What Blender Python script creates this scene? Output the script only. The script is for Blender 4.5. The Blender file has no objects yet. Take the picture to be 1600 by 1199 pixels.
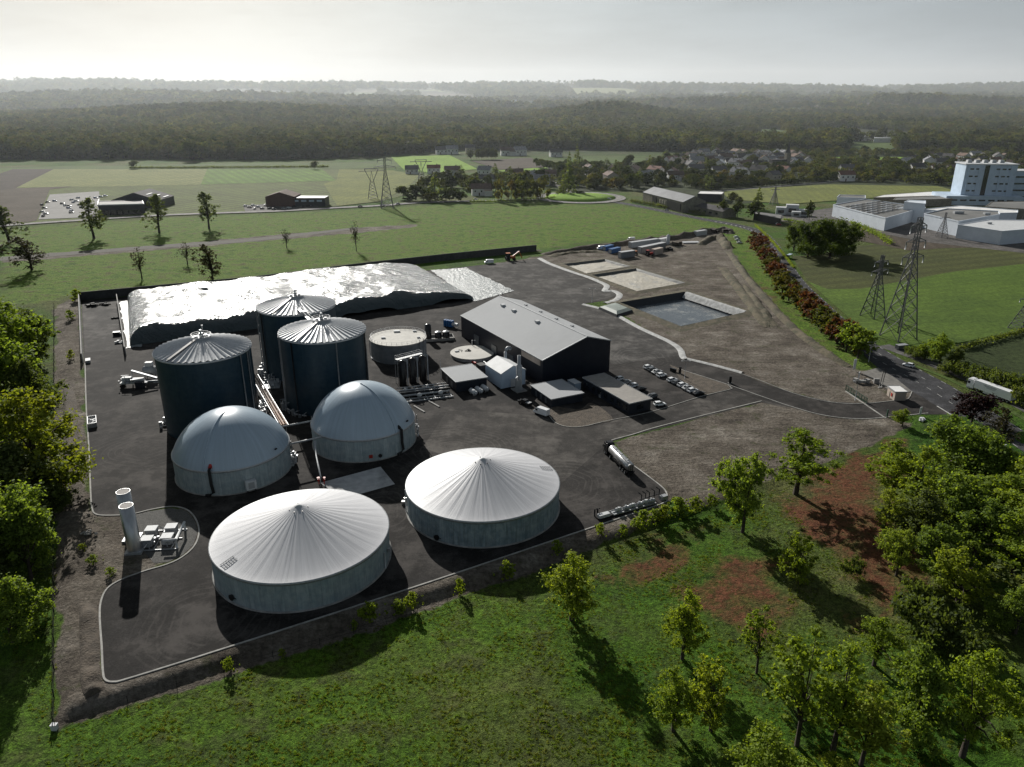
import bpy, math, random
import numpy as np
from mathutils import Vector, noise as mnoise

R = random.Random(11)
NR = np.random.default_rng(5)
SC = bpy.context.scene
COL = SC.collection
PI = math.pi

# ------------------------------------------------------------------ camera maths
# the place is surveyed from the photograph: a point of the picture is traced to the ground, giving metres
FPX, YH, HC = 1180.0, 147.0, 95.0
PITCH = math.atan((599.5 - YH) / FPX)
CP, SP = math.cos(PITCH), math.sin(PITCH)

def G(px, py, z=0.0):
    u = (px - 800) / FPX; v = (599.5 - py) / FPX
    t = (z - HC) / (-SP + v * CP)
    return (u * t, (CP + v * SP) * t)

def hgt(X, Y, py):
    """height of the point above (X, Y) that shows at row py"""
    v = (599.5 - py) / FPX
    return HC + (v * Y * CP - Y * SP) / (CP + v * SP)

def sstep(a, b, x):
    t = np.clip((x - a) / (b - a), 0, 1)
    return t * t * (3 - 2 * t)

def vnoise(X, Y, s, seed=0, octv=3):
    """smooth value noise, vectorised"""
    out = np.zeros_like(X, dtype=float); amp = 1.0; tot = 0
    for o in range(octv):
        x = X / s * 2 ** o + 17.3 * (seed + o); y = Y / s * 2 ** o - 9.1 * (seed + o)
        xi = np.floor(x).astype(np.int64); yi = np.floor(y).astype(np.int64)
        fx = x - xi; fy = y - yi
        fx = fx * fx * (3 - 2 * fx); fy = fy * fy * (3 - 2 * fy)
        def h(a, b):
            n = (a * 374761393 + b * 668265263 + (seed + 1) * 1442695041) & 0xffffffff
            n = ((n ^ (n >> 13)) * 1274126177) & 0xffffffff
            return ((n ^ (n >> 16)) & 0xffff) / 65535.0
        v = (h(xi, yi) * (1 - fx) + h(xi + 1, yi) * fx) * (1 - fy) + (h(xi, yi + 1) * (1 - fx) + h(xi + 1, yi + 1) * fx) * fy
        out += amp * v; tot += amp; amp *= 0.5
    return out / tot

W0, W1 = G(110, 640), G(122, 1092)
S0, S1 = G(122, 1092), G(1045, 797)

def side(X, Y, a, b):
    dx, dy = b[0] - a[0], b[1] - a[1]; l = math.hypot(dx, dy)
    return ((X - a[0]) * dy - (Y - a[1]) * dx) / l

def HZ(X, Y):
    X = np.asarray(X, float); Y = np.asarray(Y, float)
    dw = side(X, Y, W0, W1)             # west of the yard
    ds = side(X, Y, S0, S1)
    d1 = sstep(0, 6, dw) * (1 - sstep(300, 380, Y))
    d2 = sstep(0.3, 3.6, ds) * (1 - sstep(35, 95, X))
    z = -1.5 * np.maximum(d1, d2)
    und = sstep(5, 20, np.maximum(dw, ds)) * (Y < 330)
    z += und * (vnoise(X, Y, 14, 3) - .5) * .5
    # hills
    ang = X / np.maximum(Y, 50)
    px = 800 + ang * 1264
    def ridge(pxc, sx, D, sD, h):
        return h * np.exp(-((px - pxc) / sx) ** 2 - ((Y - D) / sD) ** 2)
    n1 = vnoise(X, Y, 1500, 7, 4); n2 = vnoise(X, Y, 420, 9, 3)
    z += ridge(350, 250, 3000, 480, 38) * (0.75 + .5 * n2)
    z += ridge(950, 100, 2900, 420, 44) * (0.8 + .4 * n2)
    z += ridge(620, 200, 3700, 500, 22) * (.6 + .8 * n2)
    z += ridge(1350, 330, 4300, 700, 40) * (.5 + n2)
    z += ridge(250, 420, 5600, 800, 66) * (.65 + .7 * n1)
    z += ridge(1300, 420, 6300, 900, 60) * (.5 + 1. * n1)
    far = sstep(6500, 9800, Y) * (1 - sstep(11500, 15000, Y))
    prof = 150 + 52 * np.exp(-((px + 80) / 420) ** 2) + 22 * np.exp(-((px - 560) / 90) ** 2) + 20 * np.exp(-((px - 900) / 80) ** 2) - 22 * np.exp(-((px - 1330) / 210) ** 2) + 14 * np.exp(-((px - 1560) / 70) ** 2)
    z += far * prof * (0.80 + .34 * n1)
    return z

def Z(X, Y): return float(HZ(np.array([X]), np.array([Y]))[0])

def P(px, py, dz=0.0):
    """point of the picture traced to the terrain"""
    z = dz
    for _ in range(8):
        X, Y = G(px, py, z); z = Z(X, Y) + dz
    return Vector((X, Y, z - dz))

# ------------------------------------------------------------------ materials
MATS = {}
def newmat(name):
    m = bpy.data.materials.new(name); m.use_nodes = True
    nt = m.node_tree; b = nt.nodes['Principled BSDF']
    b.inputs['Specular IOR Level'].default_value = .4
    MATS[name] = m
    return m, nt, b

def N(nt, t, **kw):
    n = nt.nodes.new(t)
    for k, v in kw.items():
        if k.startswith('i_'):
            n.inputs[k[2:].replace('_', ' ')].default_value = v
        else: setattr(n, k, v)
    return n

def ramp(nt, stops, src=None):
    r = nt.nodes.new('ShaderNodeValToRGB'); e = r.color_ramp.elements
    while len(e) > 1: e.remove(e[-1])
    e[0].position = stops[0][0]; e[0].color = tuple(stops[0][1]) + (1,) if not isinstance(stops[0][1], (int, float)) else (stops[0][1],) * 3 + (1,)
    for p, c in stops[1:]:
        x = e.new(p); x.color = (c,) * 3 + (1,) if isinstance(c, (int, float)) else tuple(c) + (1,)
    if src is not None: nt.links.new(src, r.inputs[0])
    return r

def noise(nt, vec, scale, detail=4, rough=.6):
    n = nt.nodes.new('ShaderNodeTexNoise'); n.inputs['Scale'].default_value = scale
    n.inputs['Detail'].default_value = detail; n.inputs['Roughness'].default_value = rough
    if vec is not None: nt.links.new(vec, n.inputs['Vector'])
    return n.outputs['Fac']

def mixc(nt, fac, a, b, mode='MIX'):
    n = nt.nodes.new('ShaderNodeMix'); n.data_type = 'RGBA'; n.blend_type = mode
    for s, i in ((fac, 0), (a, 6), (b, 7)):
        if hasattr(s, 'is_output') or hasattr(s, 'links'): nt.links.new(s, n.inputs[i])
        elif isinstance(s, (int, float)): n.inputs[i].default_value = s if i == 0 else (s, s, s, 1)
        else: n.inputs[i].default_value = tuple(s) + (1,)
    return n.outputs[2]

def math_(nt, op, a, b=None, c=None, clamp=False):
    n = nt.nodes.new('ShaderNodeMath'); n.operation = op; n.use_clamp = clamp
    for i, s in enumerate((a, b, c)):
        if s is None: continue
        if isinstance(s, (int, float)): n.inputs[i].default_value = s
        else: nt.links.new(s, n.inputs[i])
    return n.outputs[0]

def bump(nt, b, h, strength, dist=.1):
    n = nt.nodes.new('ShaderNodeBump'); n.inputs['Strength'].default_value = strength; n.inputs['Distance'].default_value = dist
    nt.links.new(h, n.inputs['Height']); nt.links.new(n.outputs[0], b.inputs['Normal'])
    return n

def mat(name, c1, c2=None, scale=1.0, rough=.7, metal=0.0, bmp=0.0, coord='Object', bdist=.05, spec=.4, grime=0.0, stretch=None, var=0.0):
    """plain surface with two tones broken up by noise"""
    m, nt, b = newmat(name)
    tc = N(nt, 'ShaderNodeTexCoord'); geo = N(nt, 'ShaderNodeNewGeometry')
    v = geo.outputs['Position'] if coord == 'World' else tc.outputs[coord]
    if stretch:
        mp = N(nt, 'ShaderNodeMapping'); mp.inputs['Scale'].default_value = stretch; nt.links.new(v, mp.inputs[0]); v = mp.outputs[0]
    c2 = c2 or tuple(x * .75 for x in c1)
    n = noise(nt, v, scale, 6)
    r = ramp(nt, [(.38, c2), (.62, c1)], n)
    col = r.outputs[0]
    if grime:
        g = noise(nt, v, scale * .23, 5, .7); gr = ramp(nt, [(.45, 1.0), (.7, 1 - grime)], g)
        col = mixc(nt, 1.0, col, gr.outputs[0], 'MULTIPLY')
    if var:
        oi = N(nt, 'ShaderNodeObjectInfo'); vr = math_(nt, 'MULTIPLY_ADD', oi.outputs['Random'], var * 2, 1 - var)
        col = mixc(nt, 1.0, col, vr, 'MULTIPLY')
    nt.links.new(col, b.inputs['Base Color'])
    rr = math_(nt, 'MULTIPLY_ADD', n, .2, rough - .1); nt.links.new(rr, b.inputs['Roughness'])
    b.inputs['Metallic'].default_value = metal; b.inputs['Specular IOR Level'].default_value = spec
    if bmp: bump(nt, b, noise(nt, v, scale * 4, 5), bmp, bdist)
    return m

concrete = mat('concrete', (.36, .35, .33), (.25, .245, .235), .8, .85, bmp=.3, grime=.3)
kerb_m = mat('kerb_concrete', (.42, .41, .38), (.3, .29, .27), .9, .9, coord='World', grime=.35)
wall_dark = mat('precast_wall', (.075, .075, .075), (.05, .05, .05), .5, .85, coord='World', grime=.4)
white_p = mat('white_paint', (.62, .63, .63), (.55, .56, .57), 1.0, .6, grime=.15, spec=.2)
white_r = mat('white_render', (.82, .81, .79), (.72, .71, .69), .6, .85, grime=.25)
cream_r = mat('cream_render', (.5, .45, .37), (.4, .36, .3), .6, .85, grime=.25)
stone_m = mat('stone_wall', (.27, .25, .2), (.18, .165, .13), .9, .9, grime=.35)
tile_red = mat('red_tile', (.22, .1, .065), (.13, .06, .045), .9, .8, grime=.3, var=.25)
slate = mat('slate_roof', (.13, .12, .12), (.08, .08, .082), .9, .85, grime=.3, var=.35, spec=.15)
slate_b = mat('brown_roof', (.16, .11, .088), (.1, .07, .056), .9, .85, grime=.3, var=.35, spec=.15)
dark_cl = mat('dark_cladding', (.026, .031, .042), (.018, .022, .031), .4, .5)
roof_grey = mat('roof_sheet', (.40, .41, .42), (.36, .37, .38), .12, .8, grime=.12, spec=.25)
roof_tan = mat('roof_gravel', (.33, .31, .28), (.27, .25, .23), .5, .85, grime=.15)
galv = mat('galvanised', (.46, .47, .48), (.36, .37, .38), 1.5, .55, metal=.5)
roof_galv = mat('ribbed_roof_metal', (.6, .61, .62), (.48, .49, .5), 1.5, .42, metal=.3, spec=.5)
steel = mat('stainless', (.55, .55, .55), (.42, .42, .42), .8, .38, metal=.9, stretch=(1, 1, .25))
black_m = mat('black_metal', (.018, .018, .02), (.012, .012, .013), 1, .45)
black_rub = mat('rubber', (.02, .02, .02), None, 2, .8)
glass_m = mat('dark_glass', (.02, .025, .03), (.015, .018, .02), 1, .1, spec=.8)
red_m = mat('red_paint', (.4, .03, .02), None, 1, .5)
blue_m = mat('blue_paint', (.03, .13, .33), None, 1, .5)
orange_m = mat('orange_paint', (.5, .14, .03), None, 1, .5)
green_m = mat('green_paint', (.03, .08, .05), None, 1, .6)
silver_p = mat('silver_paint', (.4, .41, .42), (.34, .35, .36), 1, .45, metal=.3)
grey_p = mat('grey_paint', (.12, .13, .14), None, 1, .3)
black_p = mat('black_paint', (.02, .02, .022), None, 1, .25)
lamp_g = mat('headlamp_glass', (.6, .6, .62), None, 1, .15)
rust = mat('rusty_pipe', (.28, .19, .14), (.18, .12, .09), 3, .7)
beige_m = mat('beige_panel', (.5, .42, .36), (.42, .36, .3), .6, .7, grime=.2)
fence_m = mat('fence_wire', (.03, .03, .028), None, 1, .95, spec=.05)
bark = mat('bark', (.07, .055, .042), (.035, .028, .022), 3, .95, bmp=.4)
lattice_m = mat('lattice_steel', (.17, .17, .175), (.13, .13, .135), .4, .6, metal=.3)
mark_m = mat('road_paint', (.55, .55, .52), (.38, .38, .36), .7, .8, coord='World', grime=.4)
liner_w = mat('geotextile', (.55, .55, .54), (.36, .36, .35), .6, .8, coord='World', bmp=.8, bdist=.3, grime=.25)
brick_b = mat('red_cladding', (.1, .045, .035), None, .6, .7)
pale_blue = mat('pale_blue_panel', (.5, .6, .72), (.43, .53, .64), .3, .6, grime=.12)
fac_w = mat('factory_cladding', (.68, .73, .79), (.6, .65, .71), .15, .6, grime=.12)
soil_m = mat('bare_soil', (.13, .105, .08), (.07, .056, .042), .6, .95, coord='World', bmp=.8, bdist=.5, grime=.3)

def panel_mat(name, c1, c2, pw, ph, line=.6, rough=.85, streak=.35):
    m, nt, b = newmat(name)
    uv = N(nt, 'ShaderNodeUVMap'); v = uv.outputs[0]
    br = N(nt, 'ShaderNodeTexBrick', offset=0.0)
    br.inputs['Scale'].default_value = 1; br.inputs['Brick Width'].default_value = pw; br.inputs['Row Height'].default_value = ph
    br.inputs['Mortar Size'].default_value = .06; br.inputs['Mortar Smooth'].default_value = .6
    br.inputs['Color1'].default_value = tuple(c1) + (1,); br.inputs['Color2'].default_value = tuple(x * .9 for x in c1) + (1,)
    br.inputs['Mortar'].default_value = tuple(x * line for x in c1) + (1,)
    nt.links.new(v, br.inputs['Vector'])
    mp = N(nt, 'ShaderNodeMapping'); mp.inputs['Scale'].default_value = (1, .12, 1); nt.links.new(v, mp.inputs[0])
    s = ramp(nt, [(.4, 1.0), (.72, 1 - streak)], noise(nt, mp.outputs[0], 1.6, 6, .7))
    col = mixc(nt, 1., br.outputs[0], s.outputs[0], 'MULTIPLY')
    s2 = ramp(nt, [(.35, tuple(x / max(c1) for x in c2)), (.65, 1.0)], noise(nt, v, .45, 6, .7))
    col = mixc(nt, .8, col, s2.outputs[0], 'MULTIPLY')
    nt.links.new(col, b.inputs['Base Color']); b.inputs['Roughness'].default_value = rough
    return m
tank_conc = panel_mat('tank_concrete', (.42, .47, .48), (.27, .32, .34), 2.4, 30, .72)
tank_stain = panel_mat('stained_tank_concrete', (.38, .44, .46), (.17, .22, .25), 2.4, 30, .6, streak=.5)
silo_blue = panel_mat('navy_silo_sheet', (.036, .068, .088), (.025, .05, .067), 1.05, 1.4, .88, .42, .15)

def membrane(name, c, bmpS, rough):
    m, nt, b = newmat(name)
    uv = N(nt, 'ShaderNodeUVMap')
    mp = N(nt, 'ShaderNodeMapping'); mp.inputs['Scale'].default_value = (1, .03, 1); nt.links.new(uv.outputs[0], mp.inputs[0])
    n = noise(nt, mp.outputs[0], 1.1, 5, .7)
    r = ramp(nt, [(.3, tuple(x * .82 for x in c)), (.62, c)], n)
    n2 = ramp(nt, [(.3, .9), (.7, 1.0)], noise(nt, uv.outputs[0], .12, 6, .7))
    nt.links.new(mixc(nt, 1., r.outputs[0], n2.outputs[0], 'MULTIPLY'), b.inputs['Base Color'])
    b.inputs['Roughness'].default_value = rough
    if bmpS: bump(nt, b, n, bmpS, .25)
    return m
roof_mem = membrane('cover_membrane', (.60, .60, .62), .3, .5)
dome_mem = membrane('dome_membrane', (.40, .49, .57), .0, .3)

def tarp_mat():
    m, nt, b = newmat('silage_film')
    geo = N(nt, 'ShaderNodeNewGeometry'); v = geo.outputs['Position']
    mp = N(nt, 'ShaderNodeMapping'); mp.inputs['Scale'].default_value = (.35, 1.0, .35); mp.inputs['Rotation'].default_value = (0, 0, .6); nt.links.new(v, mp.inputs[0])
    n = noise(nt, mp.outputs[0], .55, 7, .65); n2 = noise(nt, v, 1.6, 5, .7)
    h = math_(nt, 'ADD', n, math_(nt, 'MULTIPLY', n2, .35))
    b.inputs['Base Color'].default_value = (.025, .05, .056, 1)
    b.inputs['Roughness'].default_value = .25; b.inputs['Specular IOR Level'].default_value = .95
    b.inputs['Coat Weight'].default_value = .4; b.inputs['Coat Roughness'].default_value = .3
    bump(nt, b, h, 1.0, 2.3)
    return m
tarp = tarp_mat()
tarp_pale = mat('pale_film', (.36, .38, .38), (.2, .22, .22), .5, .35, coord='World', bmp=.9, bdist=.5, stretch=(.5, 1, 1))

RINGS = [(330, 975, 11), (235, 700, 14), (705, 705, 15), (590, 800, 9), (880, 760, 12), (560, 640, 10), (1000, 560, 10)]
def asphalt(name, base, lo, tracks=True):
    m, nt, b = newmat(name)
    geo = N(nt, 'ShaderNodeNewGeometry'); v = geo.outputs['Position']
    fine = noise(nt, v, 2.5, 6, .75); big = noise(nt, v, .035, 5, .6); mid = noise(nt, v, .22, 5, .7)
    c = ramp(nt, [(.36, lo), (.64, base)], big).outputs[0]
    c = mixc(nt, 1, c, ramp(nt, [(.34, .6), (.5, 1.0), (.66, 1.5)], fine).outputs[0], 'MULTIPLY')
    c = mixc(nt, 1, c, ramp(nt, [(.36, .72), (.54, 1.0), (.66, 1.55)], mid).outputs[0], 'MULTIPLY')
    if tracks:   # swept tyre traces: thin rings of a warped distance field
        nv = N(nt, 'ShaderNodeTexNoise'); nv.inputs['Scale'].default_value = .05; nt.links.new(v, nv.inputs['Vector'])
        off = N(nt, 'ShaderNodeVectorMath', operation='MULTIPLY_ADD'); nt.links.new(nv.outputs['Color'], off.inputs[0]); off.inputs[1].default_value = (9, 9, 0); nt.links.new(v, off.inputs[2])
        tot = None
        for rx, ry, rr in RINGS:
            gx, gy = G(rx, ry); dn = N(nt, 'ShaderNodeVectorMath', operation='DISTANCE'); nt.links.new(off.outputs[0], dn.inputs[0]); dn.inputs[1].default_value = (gx + 4.5, gy + 4.5, 0)
            d = dn.outputs['Value']; s_ = ramp(nt, [(.55, 0.), (1., 1.)], math_(nt, 'SINE', math_(nt, 'MULTIPLY', d, 3.3))).outputs[0]
            f_ = math_(nt, 'MULTIPLY', ramp(nt, [(.1, 0.), (.3, 1.), (.6, 1.), (1., 0.)], math_(nt, 'DIVIDE', d, rr * 1.6)).outputs[0], s_)
            tot = f_ if tot is None else math_(nt, 'MAXIMUM', tot, f_)
        k = math_(nt, 'MULTIPLY', tot, ramp(nt, [(.36, .15), (.55, 1.)], mid).outputs[0])
        c = mixc(nt, math_(nt, 'MULTIPLY', k, .6), c, tuple(x * 2.0 for x in base))
        dust = ramp(nt, [(.49, 0.), (.62, .8)], noise(nt, v, .07, 8, .75)).outputs[0]
        c = mixc(nt, dust, c, tuple(x * 2.1 for x in base))
        st = ramp(nt, [(.56, 0.), (.62, .6)], noise(nt, v, .13, 4, .6)).outputs[0]
        c = mixc(nt, st, c, tuple(x * .45 for x in base))
    nt.links.new(c, b.inputs['Base Color'])
    b.inputs['Roughness'].default_value = .9; b.inputs['Specular IOR Level'].default_value = .12
    bump(nt, b, fine, .35, .03)
    return m
yard_m = asphalt('yard_asphalt', (.037, .0335, .031), (.025, .0232, .0222))
yard_old = asphalt('worn_asphalt', (.068, .064, .06), (.046, .044, .042))
road_m = asphalt('road_asphalt', (.06, .06, .064), (.045, .045, .048), False)
layby_m = asphalt('layby_asphalt', (.13, .125, .12), (.095, .092, .09), False)
road_pale = asphalt('pale_road_asphalt', (.27, .26, .24), (.2, .195, .185), False)

def field_mat(name, c1, c2, ang=0.0, rows=0.0, rowc=None, mottle=.03, rowmix=.6):
    m, nt, b = newmat(name)
    geo = N(nt, 'ShaderNodeNewGeometry'); v = geo.outputs['Position']
    n = noise(nt, v, mottle, 6, .65); f = noise(nt, v, .5, 6, .8)
    c = ramp(nt, [(.38, c2), (.62, c1)], n).outputs[0]
    c = mixc(nt, 1, c, ramp(nt, [(.36, .55), (.5, 1.), (.64, 1.4)], f).outputs[0], 'MULTIPLY')
    if rows:
        mp = N(nt, 'ShaderNodeMapping'); mp.inputs['Rotation'].default_value = (0, 0, ang); nt.links.new(v, mp.inputs[0])
        w = N(nt, 'ShaderNodeTexWave'); w.inputs['Scale'].default_value = rows; w.inputs['Distortion'].default_value = 1.5; w.inputs['Detail'].default_value = 2; w.inputs['Detail Scale'].default_value = .4
        nt.links.new(mp.outputs[0], w.inputs[0])
        c = mixc(nt, math_(nt, 'MULTIPLY', w.outputs['Fac'], rowmix), c, rowc or tuple(x * .6 for x in c1))
    nt.links.new(c, b.inputs['Base Color']); b.inputs['Roughness'].default_value = .95; b.inputs['Specular IOR Level'].default_value = .1
    bump(nt, b, f, .7, .4)
    return m

def leaf_mat(name, tones, trans=.45, hueN=.35, spec=.2):
    m, nt, b = newmat(name)
    oi = N(nt, 'ShaderNodeObjectInfo'); tc = N(nt, 'ShaderNodeTexCoord')
    n = noise(nt, tc.outputs['Object'], hueN, 3)
    k = math_(nt, 'ADD', math_(nt, 'MULTIPLY', oi.outputs['Random'], .75), math_(nt, 'MULTIPLY_ADD', n, .9, -.3), clamp=True)
    st = [(i / (len(tones) - 1) if len(tones) > 1 else 0, t) for i, t in enumerate(tones)]
    c = ramp(nt, st, k).outputs[0]
    f = noise(nt, tc.outputs['Object'], 2.2, 3)
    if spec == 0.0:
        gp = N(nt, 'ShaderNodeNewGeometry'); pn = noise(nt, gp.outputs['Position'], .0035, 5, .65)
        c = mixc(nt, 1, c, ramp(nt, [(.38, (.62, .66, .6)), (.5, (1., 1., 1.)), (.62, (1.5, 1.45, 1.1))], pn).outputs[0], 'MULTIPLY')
    c = mixc(nt, 1, c, ramp(nt, [(.3, .55), (.7, 1.3)], f).outputs[0], 'MULTIPLY')
    nt.links.new(c, b.inputs['Base Color']); b.inputs['Roughness'].default_value = .7; b.inputs['Specular IOR Level'].default_value = spec
    tr = N(nt, 'ShaderNodeBsdfTranslucent'); c2 = mixc(nt, 1, c, (1.5, 1.45, .5), 'MULTIPLY'); nt.links.new(c2, tr.inputs[0])
    mx = N(nt, 'ShaderNodeMixShader'); mx.inputs[0].default_value = trans
    nt.links.new(b.outputs[0], mx.inputs[1]); nt.links.new(tr.outputs[0], mx.inputs[2])
    nt.links.new(mx.outputs[0], nt.nodes['Material Output'].inputs[0])
    return m
leaf_lime = leaf_mat('lime_leaves', [(.165, .235, .03), (.22, .29, .036), (.27, .31, .04)], .5)
leaf_grn = leaf_mat('green_leaves', [(.14, .205, .045), (.19, .265, .052), (.235, .285, .055)], .55)
leaf_dark = leaf_mat('dark_leaves', [(.075, .105, .036), (.11, .145, .042), (.145, .175, .052)], .5)
leaf_yel = leaf_mat('yellow_leaves', [(.21, .25, .03), (.29, .29, .03), (.17, .22, .03)], .5)
leaf_oak = leaf_mat('oak_leaves', [(.06, .095, .02), (.1, .14, .026)], .4)
leaf_red = leaf_mat('autumn_red_leaves', [(.125, .045, .034), (.155, .055, .038), (.10, .06, .032)], .4)
leaf_org = leaf_mat('autumn_mixed_leaves', [(.09, .12, .032), (.12, .125, .03), (.13, .09, .028)], .45)
leaf_pur = leaf_mat('purple_leaves', [(.025, .01, .012), (.035, .014, .014)], .2)
leaf_bare = leaf_mat('thin_brown_leaves', [(.045, .042, .025), (.06, .055, .03)], .3)
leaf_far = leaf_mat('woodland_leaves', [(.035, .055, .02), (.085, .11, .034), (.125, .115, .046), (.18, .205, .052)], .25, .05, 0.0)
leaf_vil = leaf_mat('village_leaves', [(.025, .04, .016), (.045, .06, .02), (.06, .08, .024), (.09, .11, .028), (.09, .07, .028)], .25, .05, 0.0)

# ------------------------------------------------------------------ mesh helpers
def link(o, parent=None):
    COL.objects.link(o)
    if parent is not None: o.parent = parent
    return o

class MB:
    def __init__(s): s.v = []; s.f = []; s.uv = []; s.sm = []; s.mi = []
    def face(s, idx, uv=None, smooth=False, m=0):
        s.f.append(idx); s.uv.append(uv); s.sm.append(smooth); s.mi.append(m)
    def box(s, c, d, rz=0.0, m=0, taper=1.0):
        cx, cy, cz = c; a, b = math.cos(rz), math.sin(rz); n = len(s.v)
        for z, k in ((-1, 1), (1, taper)):
            for x, y in ((-1, -1), (1, -1), (1, 1), (-1, 1)):
                X, Y = x * d[0] / 2 * k, y * d[1] / 2 * k
                s.v.append((cx + X * a - Y * b, cy + X * b + Y * a, cz + z * d[2] / 2))
        for q in ((0, 3, 2, 1), (4, 5, 6, 7), (0, 1, 5, 4), (1, 2, 6, 5), (2, 3, 7, 6), (3, 0, 4, 7)):
            s.face([n + i for i in q], m=m)
        return s
    def bar(s, a, b, w, h=None, m=0):
        a, b = Vector(a), Vector(b); d = b - a
        if d.length < 1e-6: return s
        up = Vector((0, 0, 1)) if abs(d.normalized().z) < .95 else Vector((0, 1, 0))
        x = d.cross(up).normalized() * w / 2; y = x.cross(d).normalized() * (h or w) / 2; n = len(s.v)
        for p in (a, b):
            for u, v in ((-1, -1), (1, -1), (1, 1), (-1, 1)): s.v.append(tuple(p + x * u + y * v))
        for q in ((0, 3, 2, 1), (4, 5, 6, 7), (0, 1, 5, 4), (1, 2, 6, 5), (2, 3, 7, 6), (3, 0, 4, 7)): s.face([n + i for i in q], m=m)
        return s
    def tube(s, pts, r, seg=10, m=0, cap=True):
        pts = [Vector(p) for p in pts]; rs = r if isinstance(r, (list, tuple)) else [r] * len(pts); n = len(s.v)
        for i, p in enumerate(pts):
            d = (pts[min(i + 1, len(pts) - 1)] - pts[max(i - 1, 0)]).normalized()
            up = Vector((0, 0, 1)) if abs(d.z) < .9 else Vector((1, 0, 0))
            x = d.cross(up).normalized(); y = x.cross(d).normalized()
            for k in range(seg):
                t = 2 * PI * k / seg; s.v.append(tuple(p + (x * math.cos(t) + y * math.sin(t)) * rs[i]))
        for i in range(len(pts) - 1):
            for k in range(seg):
                a = n + i * seg + k; b = n + i * seg + (k + 1) % seg
                s.face([a, b, b + seg, a + seg], smooth=True, m=m)
        if cap:
            s.face([n + k for k in range(seg)], m=m); s.face([n + (len(pts) - 1) * seg + k for k in reversed(range(seg))], m=m)
        return s
    def lathe(s, prof, seg=64, c=(0, 0), fn=None, m=0, smooth=True):
        """profile [(r, z)] turned round a vertical axis, UV in metres"""
        n = len(s.v); L = [0]
        for i in range(1, len(prof)): L.append(L[-1] + math.dist(prof[i], prof[i - 1]))
        R0 = max(p[0] for p in prof)
        for r, z in prof:
            for k in range(seg):
                t = 2 * PI * k / seg; zz = z + (fn(t, r, z) if fn else 0)
                s.v.append((c[0] + r * math.cos(t), c[1] + r * math.sin(t), zz))
        for i in range(len(prof) - 1):
            for k in range(seg):
                a = n + i * seg + k; b = n + i * seg + (k + 1) % seg
                u0 = R0 * 2 * PI * k / seg; u1 = R0 * 2 * PI * (k + 1) / seg
                s.face([a, b, b + seg, a + seg], [(u0, L[i]), (u1, L[i]), (u1, L[i + 1]), (u0, L[i + 1])], smooth, m)
        return s
    def disc(s, r, z, seg=32, c=(0, 0), m=0, up=True):
        n = len(s.v)
        for k in range(seg):
            t = 2 * PI * k / seg; s.v.append((c[0] + r * math.cos(t), c[1] + r * math.sin(t), z))
        q = [n + k for k in range(seg)]; s.face(q if up else q[::-1], m=m); return s
    def cyl(s, c, r, h, seg=20, m=0):
        s.lathe([(r, c[2]), (r, c[2] + h)], seg, (c[0], c[1]), m=m); s.disc(r, c[2] + h, seg, (c[0], c[1]), m); return s
    def poly(s, pts, m=0, uv=None):
        n = len(s.v); s.v += [tuple(p) for p in pts]; s.face(list(range(n, n + len(pts))), uv, m=m); return s
    def prism(s, pts, z0, z1, m=0):
        """flat outline raised; pts counter-clockwise"""
        n = len(s.v); k = len(pts)
        s.v += [(p[0], p[1], z0) for p in pts] + [(p[0], p[1], z1) for p in pts]
        s.face([n + i for i in reversed(range(k))], m=m); s.face([n + k + i for i in range(k)], m=m)
        for i in range(k): j = (i + 1) % k; s.face([n + i, n + j, n + k + j, n + k + i], m=m)
        return s
    def sphere(s, c, r, seg=12, rings=7, m=0):
        pr = [(max(1e-3, math.cos(t)) , math.sin(t)) for t in [(-PI / 2 + PI * i / rings) for i in range(rings + 1)]]
        rr = r if isinstance(r, (tuple, list)) else (r, r, r); n = len(s.v)
        for a, z in pr:
            for k in range(seg):
                t = 2 * PI * k / seg; s.v.append((c[0] + a * math.cos(t) * rr[0], c[1] + a * math.sin(t) * rr[1], c[2] + z * rr[2]))
        for i in range(rings):
            for k in range(seg):
                a = n + i * seg + k; b = n + i * seg + (k + 1) % seg; s.face([a, b, b + seg, a + seg], smooth=True, m=m)
        return s
    def mesh(s, name):
        me = bpy.data.meshes.new(name); me.from_pydata(s.v, [], s.f)
        ul = me.uv_layers.new(name='UVMap'); i = 0; buf = []
        for f, uv in zip(s.f, s.uv):
            if uv: buf += [c for p in uv for c in p]
            else: buf += [c for k in f for c in (s.v[k][0], s.v[k][2] + s.v[k][1] * .0)]
        ul.data.foreach_set('uv', buf)
        me.polygons.foreach_set('use_smooth', s.sm); me.polygons.foreach_set('material_index', s.mi)
        return me
    def build(s, name, mats, parent=None):
        me = s.mesh(name)
        for m in (mats if isinstance(mats, (list, tuple)) else [mats]): me.materials.append(m)
        return link(bpy.data.objects.new(name, me), parent)

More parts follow.
